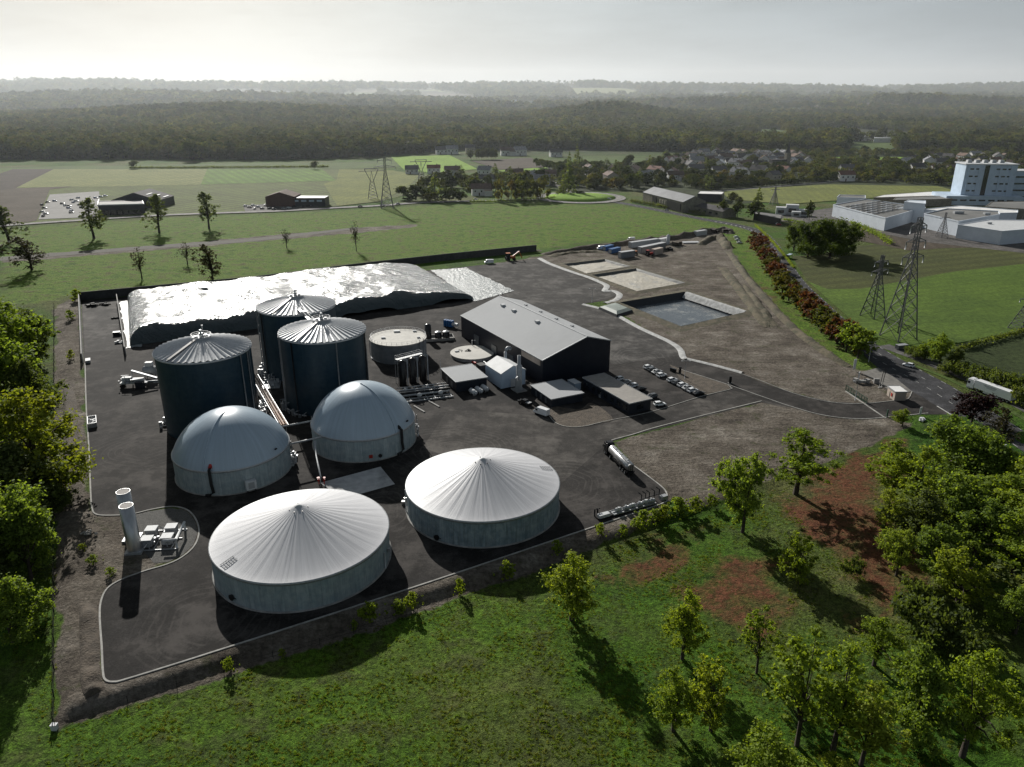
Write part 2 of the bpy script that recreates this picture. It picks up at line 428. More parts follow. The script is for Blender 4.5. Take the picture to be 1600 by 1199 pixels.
def tag(o, label=None, cat=None, group=None, kind=None):
    if label: o['label'] = label
    if cat: o['category'] = cat
    if group: o['group'] = group
    if kind: o['kind'] = kind
    return o
def struct(o): o['kind'] = 'structure'; return o
def thing(name, label, cat, loc=(0, 0, 0), rz=0.0, group=None, scale=None):
    o = bpy.data.objects.new(name, None); o.empty_display_size = .5; COL.objects.link(o)
    o.location = loc; o.rotation_euler = (0, 0, rz)
    if scale: o.scale = scale
    return tag(o, label, cat, group)
def copy_tree(o, parent=None):
    c = o.copy(); COL.objects.link(c)
    if parent is not None: c.parent = parent
    for ch in list(o.children): copy_tree(ch, c)
    return c
def put(proto, loc, rz=0.0, label=None, scale=None, group=None):
    """first call uses the prototype itself, later calls copy it with its parts"""
    o = proto if not proto.get('_used') else copy_tree(proto)
    proto['_used'] = 1
    if o is not proto and '_used' in o: del o['_used']
    o.location = loc; o.rotation_euler = (0, 0, rz)
    if scale: o.scale = scale if isinstance(scale, (tuple, list)) else (scale,) * 3
    if label: o['label'] = label
    if group: o['group'] = group
    return o

ORD = ['first', 'second', 'third', 'fourth', 'fifth', 'sixth', 'seventh', 'eighth', 'ninth', 'tenth', 'eleventh', 'twelfth', 'thirteenth', 'fourteenth', 'fifteenth', 'sixteenth', 'seventeenth', 'eighteenth', 'nineteenth', 'twentieth']
ORD += ['twenty-' + w for w in ORD[:9]] + ['thirtieth'] + ['thirty-' + w for w in ORD[:9]] + ['fortieth'] + ['forty-' + w for w in ORD[:9]]

def smooth_line(pts, n=6):
    """Catmull-Rom through 2-D points"""
    out = []
    for i in range(len(pts) - 1):
        p0 = pts[max(i - 1, 0)]; p1 = pts[i]; p2 = pts[i + 1]; p3 = pts[min(i + 2, len(pts) - 1)]
        for k in range(n):
            t = k / n
            out.append(tuple(.5 * (2 * p1[j] + (p2[j] - p0[j]) * t + (2 * p0[j] - 5 * p1[j] + 4 * p2[j] - p3[j]) * t * t + (-p0[j] + 3 * p1[j] - 3 * p2[j] + p3[j]) * t ** 3) for j in (0, 1)))
    out.append(tuple(pts[-1])); return out

def offs(line, w):
    L = []
    for i, p in enumerate(line):
        a = line[max(i - 1, 0)]; b = line[min(i + 1, len(line) - 1)]
        dx, dy = b[0] - a[0], b[1] - a[1]; l = math.hypot(dx, dy) or 1
        L.append((p[0] - dy / l * w, p[1] + dx / l * w))
    return L

def ribbon(name, line, w0, w1, z, m, parent=None, h=0.0, zf=None):
    """strip along a line between two side offsets; with h it gets a raised box section"""
    a, b = offs(line, w0), offs(line, w1); mb = MB()
    zz = (lambda p: zf(p) + z) if zf else (lambda p: z)
    if h:
        rows = [[(p[0], p[1], zz(p)), (p[0], p[1], zz(p) + h), (q[0], q[1], zz(q) + h), (q[0], q[1], zz(q))] for p, q in zip(a, b)]
    else: rows = [[(p[0], p[1], zz(p)), (q[0], q[1], zz(q))] for p, q in zip(a, b)]
    k = len(rows[0])
    for r in rows: mb.v += r
    for i in range(len(rows) - 1):
        for j in range(k - 1): mb.face([i * k + j, i * k + j + 1, (i + 1) * k + j + 1, (i + 1) * k + j])
    if h:
        mb.face([0, 1, 2, 3]); e = (len(rows) - 1) * k; mb.face([e + 3, e + 2, e + 1, e])
    return mb.build(name, m, parent)

def sheet(name, pts, z, m):
    mb = MB(); mb.poly([(p[0], p[1], z) for p in pts]); o = mb.build(name, m); return struct(o)

def pts(*px, z=0.0): return [G(a, b, z) for a, b in px]

def inpoly(X, Y, poly):
    c = np.zeros(X.shape, bool); n = len(poly)
    for i in range(n):
        x1, y1 = poly[i]; x2, y2 = poly[(i + 1) % n]
        if y1 == y2: continue
        c ^= ((y1 > Y) != (y2 > Y)) & (X < (x2 - x1) * (Y - y1) / (y2 - y1) + x1)
    return c

# ================================================================== THE GROUND
SOIL = [pts((85, 480), (125, 462), (135, 640), (142, 800), (210, 800), (310, 795), (312, 850), (160, 930), (160, 1070), (300, 1035), (300, 1062), (120, 1112), (88, 1140), z=-.4),
        pts((700, 425), (843, 400), (1000, 381), (1130, 361), (1140, 388), (1166, 425), (1195, 458), (1237, 505), (1285, 545), (1335, 577), (1440, 600), (1440, 640), (1330, 640), (1160, 592), (1065, 562), (950, 470)),
        pts((950, 692), (1190, 628), (1300, 640), (1390, 652), (1425, 665), (1330, 708), (1200, 751), (1085, 793), (1045, 785)),
        pts((120, 1092), (300, 1032), (626, 925), (1040, 785), (1045, 812), (900, 866), (626, 964), (300, 1074), (118, 1128), z=-1),
        pts((860, 655), (880, 655), (930, 668), (925, 640), (870, 630)), pts((1365, 350), (1480, 355), (1475, 385), (1420, 390), (1380, 372)),
        pts((0, 402), (250, 383), (560, 356), (660, 350), (640, 356), (560, 364), (250, 391), (0, 411))]
REDP = [pts((950, 905), (1000, 868), (1055, 842), (1118, 832), (1100, 862), (1030, 893), (985, 918), z=-1.5),
        pts((1075, 938), (1105, 890), (1130, 862), (1190, 858), (1235, 912), (1228, 958), (1150, 985), (1090, 965), z=-1.5),
        pts((1235, 790), (1275, 735), (1335, 708), (1415, 682), (1405, 722), (1355, 770), (1400, 820), (1432, 900), (1405, 965), (1370, 985), (1325, 968), (1380, 930), (1330, 880), (1285, 845)),
        pts((1180, 430), (1210, 480), (1225, 520), (1195, 525), (1170, 470))]
LUSH_SUNLIT = [pts((0, 358), (240, 342), (520, 330), (650, 322), (860, 316), (980, 322), (1110, 345), (1130, 358), (840, 388), (560, 412), (330, 440), (150, 460), (0, 480)),  # brighter grass; sunlight on the north meadow is put into its green
        pts((1128, 350), (1180, 358), (1215, 420), (1260, 465), (1350, 550), (1372, 575), (1340, 585), (1285, 547), (1237, 507), (1195, 460), (1166, 427), (1138, 388)),
        pts((120, 1130), (626, 960), (800, 905), (860, 1000), (700, 1199), (0, 1199), (80, 1150), z=-2),
        pts((0, 880), (60, 870), (80, 900), (85, 1140), (0, 1199), z=-2)]

DIG = [pts((969, 472.5), (1070, 456), (1166, 487.5), (1064, 510), z=.5), pts((881, 412.5), (945, 405), (985, 416), (916, 427.5), z=.5), pts((925, 429.5), (994, 419.5), (1071, 442), (995, 455), z=.5)]
def cover(X, Y, polys, jit):
    out = np.zeros(X.shape)
    for a, b in ((0, 0), (.7, .4), (-.6, .6), (.3, -.8), (-.5, -.5)):
        m = np.zeros(X.shape, bool)
        for p in polys: m |= inpoly(X + a * jit, Y + b * jit, p)
        out += m
    return out / 5

def make_ground():
    ys = [-400, -250, -120, -40, 0, 25, 45]; y = 60.0
    while y < 16000: ys.append(y); y *= 1.0095 if y < 700 else 1.014
    ys = np.array(ys); sx = np.linspace(-1.9, 1.9, 381)
    sx = np.sign(sx) * np.abs(sx / 1.9) ** 1.25 * 1.9
    Y, S = np.meshgrid(ys, sx, indexing='ij'); X = S * np.maximum(Y, 70)
    X = X + np.where(np.abs(S) > 1.85, np.sign(S) * 1500, 0)
    Zz = HZ(X, Y)
    for q in DIG: Zz = np.where(inpoly(X, Y, q), -3.6, Zz)
    # shallow hollow under the open basins is left flat: the basins stand in banks of their own
    me = bpy.data.meshes.new('ground'); n0, n1 = X.shape
    v = np.stack([X, Y, Zz], -1).reshape(-1, 3)
    i = np.arange(n0 * n1).reshape(n0, n1)
    f = np.stack([i[:-1, :-1], i[:-1, 1:], i[1:, 1:], i[1:, :-1]], -1).reshape(-1, 4)
    me.vertices.add(len(v)); me.vertices.foreach_set('co', v.ravel())
    me.loops.add(f.size); me.loops.foreach_set('vertex_index', f.ravel().astype(np.int32))
    me.polygons.add(len(f)); me.polygons.foreach_set('loop_start', np.arange(0, f.size, 4, dtype=np.int32))
    me.polygons.foreach_set('use_smooth', np.ones(len(f), bool))
    me.update()
    nx, ny = (vnoise(X, Y, 9, 1) - .5) * 13, (vnoise(X, Y, 9, 2) - .5) * 13
    C = np.zeros((n0 * n1, 4), np.float32)
    near = (Y < 900)
    C[:, 0] = (cover(X + nx * .3, Y + ny * .3, SOIL, 1.2)).ravel()
    C[:, 1] = (cover(X + nx * 1.3, Y + ny * 1.3, REDP, 5)).ravel()
    C[:, 2] = (cover(X + nx * 1.2, Y + ny * 1.2, LUSH_SUNLIT, 5) * np.where(Y < 230, .4, 1)).ravel()
    wood = sstep(1150, 1500, Y + (vnoise(X, Y, 300, 4) - .5) * 300)
    C[:, 3] = (wood).ravel()
    at = me.color_attributes.new('cover', 'FLOAT_COLOR', 'POINT'); at.data.foreach_set('color', C.ravel())
    m, nt, b = newmat('ground_cover')
    geo = N(nt, 'ShaderNodeNewGeometry'); v = geo.outputs['Position']
    ca = N(nt, 'ShaderNodeVertexColor', layer_name='cover'); sp = N(nt, 'ShaderNodeSeparateColor'); nt.links.new(ca.outputs[0], sp.inputs[0])
    big = noise(nt, v, .018, 5, .6); mid = noise(nt, v, .12, 6, .7); sm = noise(nt, v, 1.1, 6, .75); tiny = noise(nt, v, 4.5, 3, .7)
    g1 = ramp(nt, [(.36, (.036, .088, .008)), (.45, (.06, .12, .012)), (.54, (.075, .105, .024)), (.63, (.105, .112, .042))], big).outputs[0]
    g2 = ramp(nt, [(.38, (.065, .125, .012)), (.5, (.125, .21, .02)), (.62, (.16, .18, .04))], mid).outputs[0]
    gr = mixc(nt, math_(nt, 'MULTIPLY', sp.outputs[2], .9), mixc(nt, 1, g1, (1.1, 1.12, .95), 'MULTIPLY'), g2)
    gr = mixc(nt, ramp(nt, [(.5, 0.), (.66, .6)], mid).outputs[0], gr, (.06, .062, .03))
    gr = mixc(nt, 1, gr, ramp(nt, [(.36, .45), (.5, 1.0), (.64, 1.5)], sm).outputs[0], 'MULTIPLY')
    gr = mixc(nt, 1, gr, ramp(nt, [(.34, .5), (.66, 1.5)], tiny).outputs[0], 'MULTIPLY')
    gr = mixc(nt, 1, gr, ramp(nt, [(.55, 1.), (.64, .5)], noise(nt, v, .3, 5, .75)).outputs[0], 'MULTIPLY')
    so = ramp(nt, [(.34, (.078, .065, .053)), (.48, (.14, .119, .096)), (.58, (.19, .166, .138)), (.68, (.28, .252, .215))], noise(nt, v, .09, 7, .7)).outputs[0]
    mp = N(nt, 'ShaderNodeMapping'); mp.inputs['Scale'].default_value = (.09, .8, 1); mp.inputs['Rotation'].default_value = (0, 0, .45); nt.links.new(v, mp.inputs[0])
    so = mixc(nt, 1, so, ramp(nt, [(.36, .85), (.5, 1.), (.64, 1.2)], noise(nt, mp.outputs[0], .7, 5, .7)).outputs[0], 'MULTIPLY')
    so = mixc(nt, 1, so, ramp(nt, [(.36, .6), (.64, 1.4)], sm).outputs[0], 'MULTIPLY')
    so = mixc(nt, ramp(nt, [(.56, 0.), (.66, .7)], noise(nt, v, .16, 6, .75)).outputs[0], so, (.05, .06, .02))
    rd = mixc(nt, ramp(nt, [(.47, 0.), (.66, .8)], noise(nt, v, .35, 6, .8)).outputs[0], (.145, .058, .03), (.075, .078, .026))
    rd = mixc(nt, 1, rd, ramp(nt, [(.36, .5), (.64, 1.5)], sm).outputs[0], 'MULTIPLY')
    def edge(ch, k=.5):
        a = math_(nt, 'ADD', ch, math_(nt, 'MULTIPLY', math_(nt, 'SUBTRACT', mid, .5), 1.3 * k)); a = math_(nt, 'ADD', a, math_(nt, 'MULTIPLY', math_(nt, 'SUBTRACT', sm, .5), k))
        a = math_(nt, 'MULTIPLY', a, ramp(nt, [(.02, 0.), (.1, 1.)], ch).outputs[0])
        return ramp(nt, [(.38 - k * .12, 0.), (.6 + k * .25, 1.)], a).outputs[0]
    c = mixc(nt, edge(sp.outputs[1], 1.4), gr, rd)
    c = mixc(nt, edge(sp.outputs[0], .35), c, so)
    # woodland floor, pastures and ploughland of the far country
    vo = N(nt, 'ShaderNodeTexVoronoi'); vo.inputs['Scale'].default_value = .0022; vo.inputs['Randomness'].default_value = .9
    mpv = N(nt, 'ShaderNodeMapping'); mpv.inputs['Scale'].default_value = (1, .55, 0); nt.links.new(v, mpv.inputs[0]); nt.links.new(mpv.outputs[0], vo.inputs['Vector'])
    sv = N(nt, 'ShaderNodeSeparateColor'); nt.links.new(vo.outputs['Color'], sv.inputs[0])
    past = ramp(nt, [(.0, (.028, .035, .014)), (.72, (.03, .036, .015)), (.74, (.1, .15, .04)), (.86, (.13, .17, .05)), (.88, (.14, .125, .075)), (1., (.07, .065, .035))], sv.outputs[0]).outputs[0]
    past.node.color_ramp.interpolation = 'LINEAR'
    past = mixc(nt, 1, past, ramp(nt, [(.3, .6), (.6, 1.25)], noise(nt, v, .02, 6, .75)).outputs[0], 'MULTIPLY')
    past = mixc(nt, ramp(nt, [(.46, 0.), (.54, 1.)], noise(nt, v, .004, 6, .7)).outputs[0], past, (.022, .028, .013))
    c = mixc(nt, ca.outputs['Alpha'], c, past)
    nt.links.new(c, b.inputs['Base Color']); b.inputs['Roughness'].default_value = .95; b.inputs['Specular IOR Level'].default_value = .12
    h = math_(nt, 'ADD', math_(nt, 'MULTIPLY', sm, .6), math_(nt, 'MULTIPLY', tiny, .2)); h = math_(nt, 'ADD', h, math_(nt, 'MULTIPLY', mid, 1.2))
    bump(nt, b, h, 1.0, 1.3)
    me.materials.append(m)
    return struct(link(bpy.data.objects.new('ground', me)))
make_ground()

# ------------------------------------------------------------------ the yard
YARD = [(127, 470), (131, 560), (135, 640), (139, 700), (142, 775), (144, 795), (150, 804), (170, 806), (205, 804), (235, 797), (268, 792), (292, 797), (306, 812), (311, 832), (304, 853),
        (286, 870), (262, 882), (225, 893), (190, 906), (168, 920), (158, 940), (156, 965), (159, 1010), (161, 1050), (165, 1063), (178, 1066), (200, 1061), (300, 1030), (626, 925), (900, 833), (1030, 789),
        (1041, 780), (1041, 770), (1030, 758), (990, 728), (950, 699), (950, 693), (957, 688), (990, 679), (1037, 665), (1190, 627), (1240, 638), (1290, 650), (1345, 655), (1400, 651), (1440, 648), (1490, 648), (1490, 630), (1425, 612), (1418, 624),
        (1350, 630), (1300, 628), (1255, 618), (1200, 602), (1159, 585), (1071, 562), (1064, 556), (1064, 548), (1057, 541), (1040, 531), (1000, 511), (960, 489), (912, 475), (948, 470), (966, 463), (958, 455), (943, 448), (935, 442), (890, 425), (850, 408), (845, 404), (700, 420), (400, 446)]
yard = sheet('yard', pts(*YARD), .03, yard_m)
sheet('yard_apron', pts((600, 432), (700, 421), (843, 404), (890, 427), (935, 443), (965, 462), (912, 474), (960, 490), (1062, 546), (1060, 556), (960, 570), (760, 462), (690, 470)), .034, yard_old)
sheet('silage_floor', pts((129, 474), (186, 468), (200, 545), (133, 551)), .035, yard_old)
sheet('lower_yard', pts((950, 692), (990, 680), (1190, 629), (1240, 640), (1150, 612), (1142, 610), (920, 668), (880, 662), (850, 650), (700, 640), (660, 700), (860, 770)), .032, asphalt('worn_lower_asphalt', (.058, .053, .048), (.040, .037, .0345)))
# earth beds inside the asphalt
def bed(px, nm='earth_bed', m=soil_m, z=.1): return sheet(nm, smooth_line(pts(*px), 5), z, m)
island = [(858, 650), (868, 661), (885, 667), (910, 667), (930, 662), (958, 655), (925, 630), (905, 640), (866, 636), (858, 650)]
bed(island)
strip_pts = pts((1046, 570), (1064, 577), (1100, 590), (1138, 602), (1141, 608), (1100, 618), (1085, 608), (1062, 592))
sheet('earth_bed', strip_pts, .1, soil_m)
sheet('concrete_pad', pts((500, 755), (594.6, 729.7), (617, 757), (536, 780)), .06, mat('pad_concrete', (.5, .5, .5), (.38, .38, .385), .4, .8, coord='World', grime=.5))
isl = smooth_line(pts((150, 804), (205, 804), (235, 797), (268, 792), (292, 797), (306, 812), (311, 832), (304, 853), (286, 870), (262, 882), (225, 893)), 5)
mb = MB(); mb.poly([(p[0], p[1], .04) for p in pts((205, 806), (235, 799), (268, 794), (291, 799), (304, 813), (309, 832), (302, 852), (285, 868), (262, 879), (240, 880), (215, 850))])
struct(mb.build('gravel_pad', mat('gravel', (.16, .155, .145), (.09, .088, .082), 3.5, .95, coord='World', bmp=1, bdist=.2, grime=.3)))

# kerbs, each a raised run
def kerb(px, w=.22, h=.16, z=.0, n=6, m=kerb_m, nm='kerb'):
    return struct(ribbon(nm, smooth_line(pts(*px), n), -w / 2, w / 2, z, m, h=h))
kerb([(133, 568), (135, 640), (139, 700), (142, 775), (144, 795), (150, 804), (170, 806), (205, 804), (235, 797), (268, 792), (292, 797), (306, 812), (311, 832), (304, 853), (286, 870), (262, 882), (225, 893), (190, 906), (168, 920), (158, 940), (156, 965), (159, 1010), (161, 1050), (165, 1063), (178, 1066), (200, 1061), (300, 1030)], .35)
kerb([(300, 1030), (626, 925), (900, 833), (1030, 789), (1041, 780), (1041, 770), (1030, 758), (990, 728), (950, 699), (950, 693), (957, 688), (990, 679), (1037, 665), (1190, 627)], .35)
kerb([(858, 650), (868, 661), (885, 667), (910, 667), (950, 658), (1017, 644), (1096, 620), (1140, 609), (1142, 606), (1136, 601)])
kerb([(1064, 578), (1136, 601), (1190, 620), (1240, 637), (1290, 650), (1345, 655), (1400, 651), (1450, 646)], .3)
kerb([(1071, 562), (1159, 585), (1240, 615), (1300, 629), (1350, 631), (1400, 626), (1418, 624), (1425, 612)], .25)

# white geotextile edging
gw = smooth_line(pts((843, 404), (858, 412), (890, 424), (918, 433), (935, 440), (948, 447), (945, 455), (958, 455), (968, 461), (962, 469), (945, 474)), 6)
mb = MB()
def edging(name, line, w, lab):
    a, b, c = offs(line, -w / 2), line, offs(line, w / 2); mb = MB()
    for i, (p, q, r) in enumerate(zip(a, b, c)):
        j = .12 * math.sin(i * 2.1); mb.v += [(p[0], p[1], .06), (q[0], q[1], .45 + j), (r[0], r[1], .1)]
    for i in range(len(a) - 1):
        for k in (0, 1): mb.face([i * 3 + k, i * 3 + k + 1, i * 3 + k + 4, i * 3 + k + 3], smooth=True)
    return tag(mb.build(name, liner_w), lab, 'ground sheet')
edging('geotextile_strip', gw, 3.2, 'crumpled white ground sheet edging the asphalt beside the two beige basins')
edging('geotextile_strip', smooth_line(pts((911, 476), (940, 483), (960, 491), (1000, 513), (1045, 534), (1062, 546), (1067, 558), (1072, 562)), 6), 2.6, 'long white ground sheet winding from the basin lid to the access road')
st = smooth_line(pts((1073, 561), (1115, 571), (1160, 583)), 8)
edging('stone_strip', st, 2.2, 'narrow strip of white stones along the upper kerb of the access road')

# ------------------------------------------------------------------ fields
def field(px, z, m, name='field'): return sheet(name, pts(*px), z, m)
f_crop = field_mat('pale_crop', (.23, .24, .095), (.17, .19, .07), .1, .03, (.12, .14, .05))
f_green = field_mat('young_crop', (.14, .24, .04), (.1, .17, .035), -.5, .03, (.08, .12, .03))
f_brown = field_mat('ploughed_soil', (.075, .06, .05), (.052, .043, .037), .3, .08, (.045, .037, .03))
f_brown2 = field_mat('tilled_soil', (.105, .085, .064), (.07, .058, .043), .3, .05)
f_vine = field_mat('row_crop', (.14, .18, .05), (.10, .125, .04), .55, .028, (.05, .05, .03))
f_bright = field_mat('bright_grass', (.2, .33, .04), (.16, .26, .035))
f_olive = field_mat('olive_grass', (.19, .21, .055), (.13, .15, .045), .2, .04, (.11, .12, .045), .03, .35)
f_grass = field_mat('meadow_grass', (.085, .13, .03), (.06, .09, .025))
f_dull = field_mat('dull_meadow', (.09, .10, .033), (.06, .07, .026), 1.2, .03, (.05, .055, .022), .02)
f_gr2 = field_mat('right_meadow', (.105, .165, .028), (.07, .115, .023), 1.25, .05, (.06, .09, .022), .02, .3)
f_dk2 = field_mat('dark_meadow', (.045, .062, .022), (.032, .045, .017))  # darker green grass than the neighbouring meadow
field([(0, 262), (350, 256), (560, 254), (640, 249), (620, 262), (530, 265), (84, 265), (0, 268)], .25, f_grass)
field([(0, 268), (560, 265), (700, 278), (655, 300), (591, 316), (520, 324), (250, 338), (0, 352)], .3, f_vine)
field([(24, 294), (84, 265), (331, 265), (314, 289), (170, 292)], .4, f_crop)
field([(0, 272), (20, 265), (84, 265), (22, 296), (0, 299)], .45, f_brown, 'ploughed_field')
field([(0, 299), (24, 295), (115, 292), (78, 297), (57, 346), (27, 351), (0, 352)], .5, f_brown2, 'ploughed_field')
field([(324, 265), (503, 265), (526, 283), (314, 289)], .45, f_green)
field([(530, 265), (614, 267), (655, 275), (641, 289), (621, 302), (591, 316), (527, 323), (506, 288), (526, 282)], .5, f_olive)
field([(611, 246), (702, 243), (746, 265), (700, 270), (665, 270), (631, 266)], .55, f_bright)
field([(736, 252), (830, 247), (854, 262), (780, 266)], .55, f_brown2, 'ploughed_field')
field([(778, 267), (854, 262), (862, 270), (810, 276)], .5, f_bright)
field([(911, 245), (1009, 245), (1009, 254), (911, 257)], .5, f_grass)
field([(800, 262), (1130, 240), (1700, 240), (1700, 330), (1500, 300), (1140, 320), (1000, 300), (880, 300)], .2, field_mat('village_green', (.045, .06, .022), (.03, .038, .018)), 'village_green')
field([(1124, 299), (1296, 289), (1465, 292), (1500, 300), (1440, 306), (1364, 310), (1229, 320), (1140, 312)], .5, f_olive)
field([(1296, 246), (1428, 246), (1425, 252), (1350, 252)], .5, f_bright)
field([(1321, 218), (1384, 222), (1411, 226), (1384, 237), (1330, 234)], .6, f_grass)
field([(1236, 400), (1270, 400), (1340, 385), (1470, 372), (1600, 388), (1750, 400), (1750, 402), (1600, 413), (1490, 425), (1345, 452), (1292, 452), (1262, 440)], .12, f_dull)
field([(1262, 440), (1292, 452), (1345, 452), (1490, 425), (1600, 413), (1750, 400), (1750, 505), (1600, 516), (1480, 540), (1440, 545), (1372, 527), (1330, 500)], .14, f_gr2)
field([(1480, 541), (1600, 518), (1750, 508), (1750, 720), (1600, 640), (1520, 585), (1440, 560)], .12, f_dk2)
field([(1236, 352), (1340, 345), (1440, 372), (1600, 372), (1750, 375), (1750, 398), (1600, 387), (1480, 388), (1420, 392), (1345, 377), (1300, 372)], .16, f_brown2, 'bare_ground')
sheet('factory_yard', pts((1215, 338), (1300, 325), (1600, 330), (1800, 340), (1800, 396), (1600, 396), (1500, 385), (1440, 378), (1380, 366), (1330, 352), (1290, 362), (1262, 350), (1215, 346)), .2, asphalt('factory_asphalt', (.13, .12, .115), (.09, .085, .08), False))
sheet('earth_track', smooth_line(pts((0, 402), (120, 393), (250, 383), (400, 372), (560, 355)), 4) + smooth_line(pts((560, 358), (400, 377), (250, 388), (120, 398), (0, 408)), 4), .05, mat('track_soil', (.09, .08, .065), (.05, .047, .035), .3, .95, coord='World', bmp=.6, bdist=.4))
sheet('car_park', pts((78, 305), (155, 300), (158, 338), (128, 341), (60, 344)), .56, mat('lot_surface', (.2, .195, .185), (.14, .135, .13), .2, .9, coord='World', grime=.3))
sheet('car_park', pts((380, 322), (490, 316), (500, 327), (384, 333)), .56, asphalt('lot_asphalt', (.12, .115, .11), (.09, .085, .08), False))

# ------------------------------------------------------------------ roads
RD = {}
def road(name, px, w, z, m, kind_n=6, shift=0.0):
    L = smooth_line(pts(*px), kind_n); RD[name] = L
    return struct(ribbon(name, L, -w / 2 + shift, w / 2 + shift, z, m))
road('country_road', [(-60, 359), (27, 352), (130, 345), (240, 338), (340, 334), (430, 331), (520, 326), (600, 322), (650, 318), (740, 315), (800, 313.5), (860, 312)], 8.5, .6, road_pale)
road('main_road', [(940, 313), (985, 320), (1040, 331), (1100, 343), (1150, 352), (1185, 363), (1205, 382), (1222, 408), (1243, 440), (1275, 472), (1310, 505), (1358, 543), (1410, 574), (1465, 604), (1530, 645), (1600, 690), (1720, 770), (1900, 900)], 9.5, .07, road_m)
road('layby_lane', [(1380, 540), (1425, 556), (1480, 578), (1540, 604), (1600, 636), (1700, 690), (1850, 780)], 6.5, .075, layby_m)
sheet('road_junction', pts((1352, 545), (1362, 552), (1470, 605), (1500, 625), (1510, 652), (1490, 650), (1425, 612), (1396, 618), (1362, 588), (1375, 578), (1350, 556)), .066, road_m)
road('back_road', [(1115, 300), (1170, 296), (1240, 290), (1300, 285), (1340, 280)], 7, .6, road_pale)
road('side_street', [(905, 304), (880, 296), (868, 288), (850, 282), (760, 280)], 6, .3, road_pale)
C0 = P(907, 309.5)
ring = [(C0.x + 39 * math.cos(t), C0.y + 39 * math.sin(t)) for t in np.linspace(0, 2 * PI, 49)]
struct(ribbon('roundabout_lane', ring, -5, 5, .62, road_pale))
mb = MB(); mb.lathe([(34, 0), (34, .5), (20, 1.6), (2, 2.2), (0.01, 2.2)], 40, smooth=True)
o = struct(mb.build('roundabout_lawn', f_bright)); o.location = (C0.x, C0.y, .6)
def dashes(L, off, z, on, gap, w, start=0, end=1e9, name='road_marking'):
    mb = MB(); A = offs(L, off); s = 0; state = 0
    seg = []; d = 0
    for i in range(len(A) - 1):
        a, b = Vector(A[i]), Vector(A[i + 1]); l = (b - a).length; k = max(1, int(l / .5))
        for j in range(k): seg.append((a.lerp(b, j / k), (b - a).normalized(), d + l * j / k))
        d += l
    cur = []
    for p, t, q in seg:
        if (q % (on + gap)) < on and start < q < end: cur.append((p, t))
        else:
            if len(cur) > 1:
                a, b = cur[0], cur[-1]; n = Vector((-a[1].y, a[1].x)) * w / 2
                mb.poly([(a[0].x - n.x, a[0].y - n.y, z), (b[0].x - n.x, b[0].y - n.y, z), (b[0].x + n.x, b[0].y + n.y, z), (a[0].x + n.x, a[0].y + n.y, z)])
            cur = []
    return struct(mb.build(name, mark_m))
dashes(RD['main_road'], 0, .082, 3, 6, .2); dashes(RD['main_road'], 4.4, .082, 3, 3.5, .18); dashes(RD['main_road'], -4.4, .082, 3, 3.5, .18)
dashes(RD['main_road'], -2.0, .083, 2.2, 3.2, 1.2, 150, 240)
mb = MB(); a, b = G(1464, 635), G(1492, 652); mb.bar((a[0], a[1], .085), (b[0], b[1], .085), .45, .01); struct(mb.build('road_marking', mark_m))
gm = smooth_line(pts((1430, 572), (1480, 592), (1540, 622), (1600, 655), (1700, 715)), 5)
struct(ribbon('grass_verge', gm, -1.0, 1.0, .08, f_grass, h=.1))
sheet('paved_forecourt', pts((1345, 582), (1372, 575), (1400, 592), (1425, 612), (1395, 617), (1380, 603)), .09, mat('pale_gravel', (.2, .19, .17), (.14, .13, .12), .7, .9, coord='World', grime=.3))

# ------------------------------------------------------------------ earth banks
def bank(name, px, w, h, m=soil_m, rough=.25, seed=1):
    L = smooth_line(pts(*px), 8); mb = MB(); K = 9; rr = random.Random(seed)
    for i, p in enumerate(L):
        q = offs(L, 1)[i] if i == 0 else None
    A = [offs(L, -w / 2 + w * k / (K - 1)) for k in range(K)]
    n = len(L)
    for i in range(n):
        e = min(1, i / 4, (n - 1 - i) / 4)
        for k in range(K):
            t = k / (K - 1); hh = h * math.sin(PI * t) ** .8 * e if 0 < k < K - 1 else -.05
            x, y = A[k][i]; hh *= .65 + .7 * abs(mnoise.noise(Vector((x * .12, y * .12, seed)))) * 2; hh += (mnoise.noise(Vector((x * .45, y * .45, seed))) * rough * 1.6 * h if 0 < k < K - 1 else 0)
            mb.v.append((x, y, max(hh, -.05) + (Z(x, y) if Z(x, y) < 0 else 0)))
    for i in range(n - 1):
        for k in range(K - 1): mb.face([i * K + k, i * K + k + 1, (i + 1) * K + k + 1, (i + 1) * K + k], smooth=True)
    return struct(mb.build(name, m))
weedy = mat('weedy_soil', (.14, .115, .075), (.06, .057, .03), .3, .95, coord='World', bmp=.9, bdist=.6, grime=.4)
bank('earth_bank', [(846, 398), (920, 389), (1000, 379), (1060, 372), (1128, 361), (1142, 366)], 7, 2.6)
bank('earth_bank', [(1094, 384), (1108, 374), (1122, 372), (1132, 380), (1138, 390)], 7, 2.6, weedy, .3, 3)
bank('earth_bank', [(1138, 392), (1160, 424), (1190, 460), (1230, 504), (1275, 541), (1326, 574)], 4.5, 1.2, weedy, .4, 4)
bank('earth_bank', [(1128, 418), (1152, 448), (1176, 480), (1200, 512)], 6, 1.2, weedy, .5, 5)
bank('earth_bank', [(1160, 445), (1185, 478), (1208, 510)], 5, 1.4, weedy, .5, 6)
bank('earth_bank', [(857, 402), (885, 396), (915, 394), (945, 394)], 6, 1.0, weedy, .5, 8)
bank('earth_bank', [(108, 600), (112, 700), (118, 790)], 4, 1.0, soil_m, .6, 9)
bank('earth_bank', [(138, 940), (140, 1000), (142, 1060), (150, 1085)], 3.4, .9, soil_m, .6, 10)

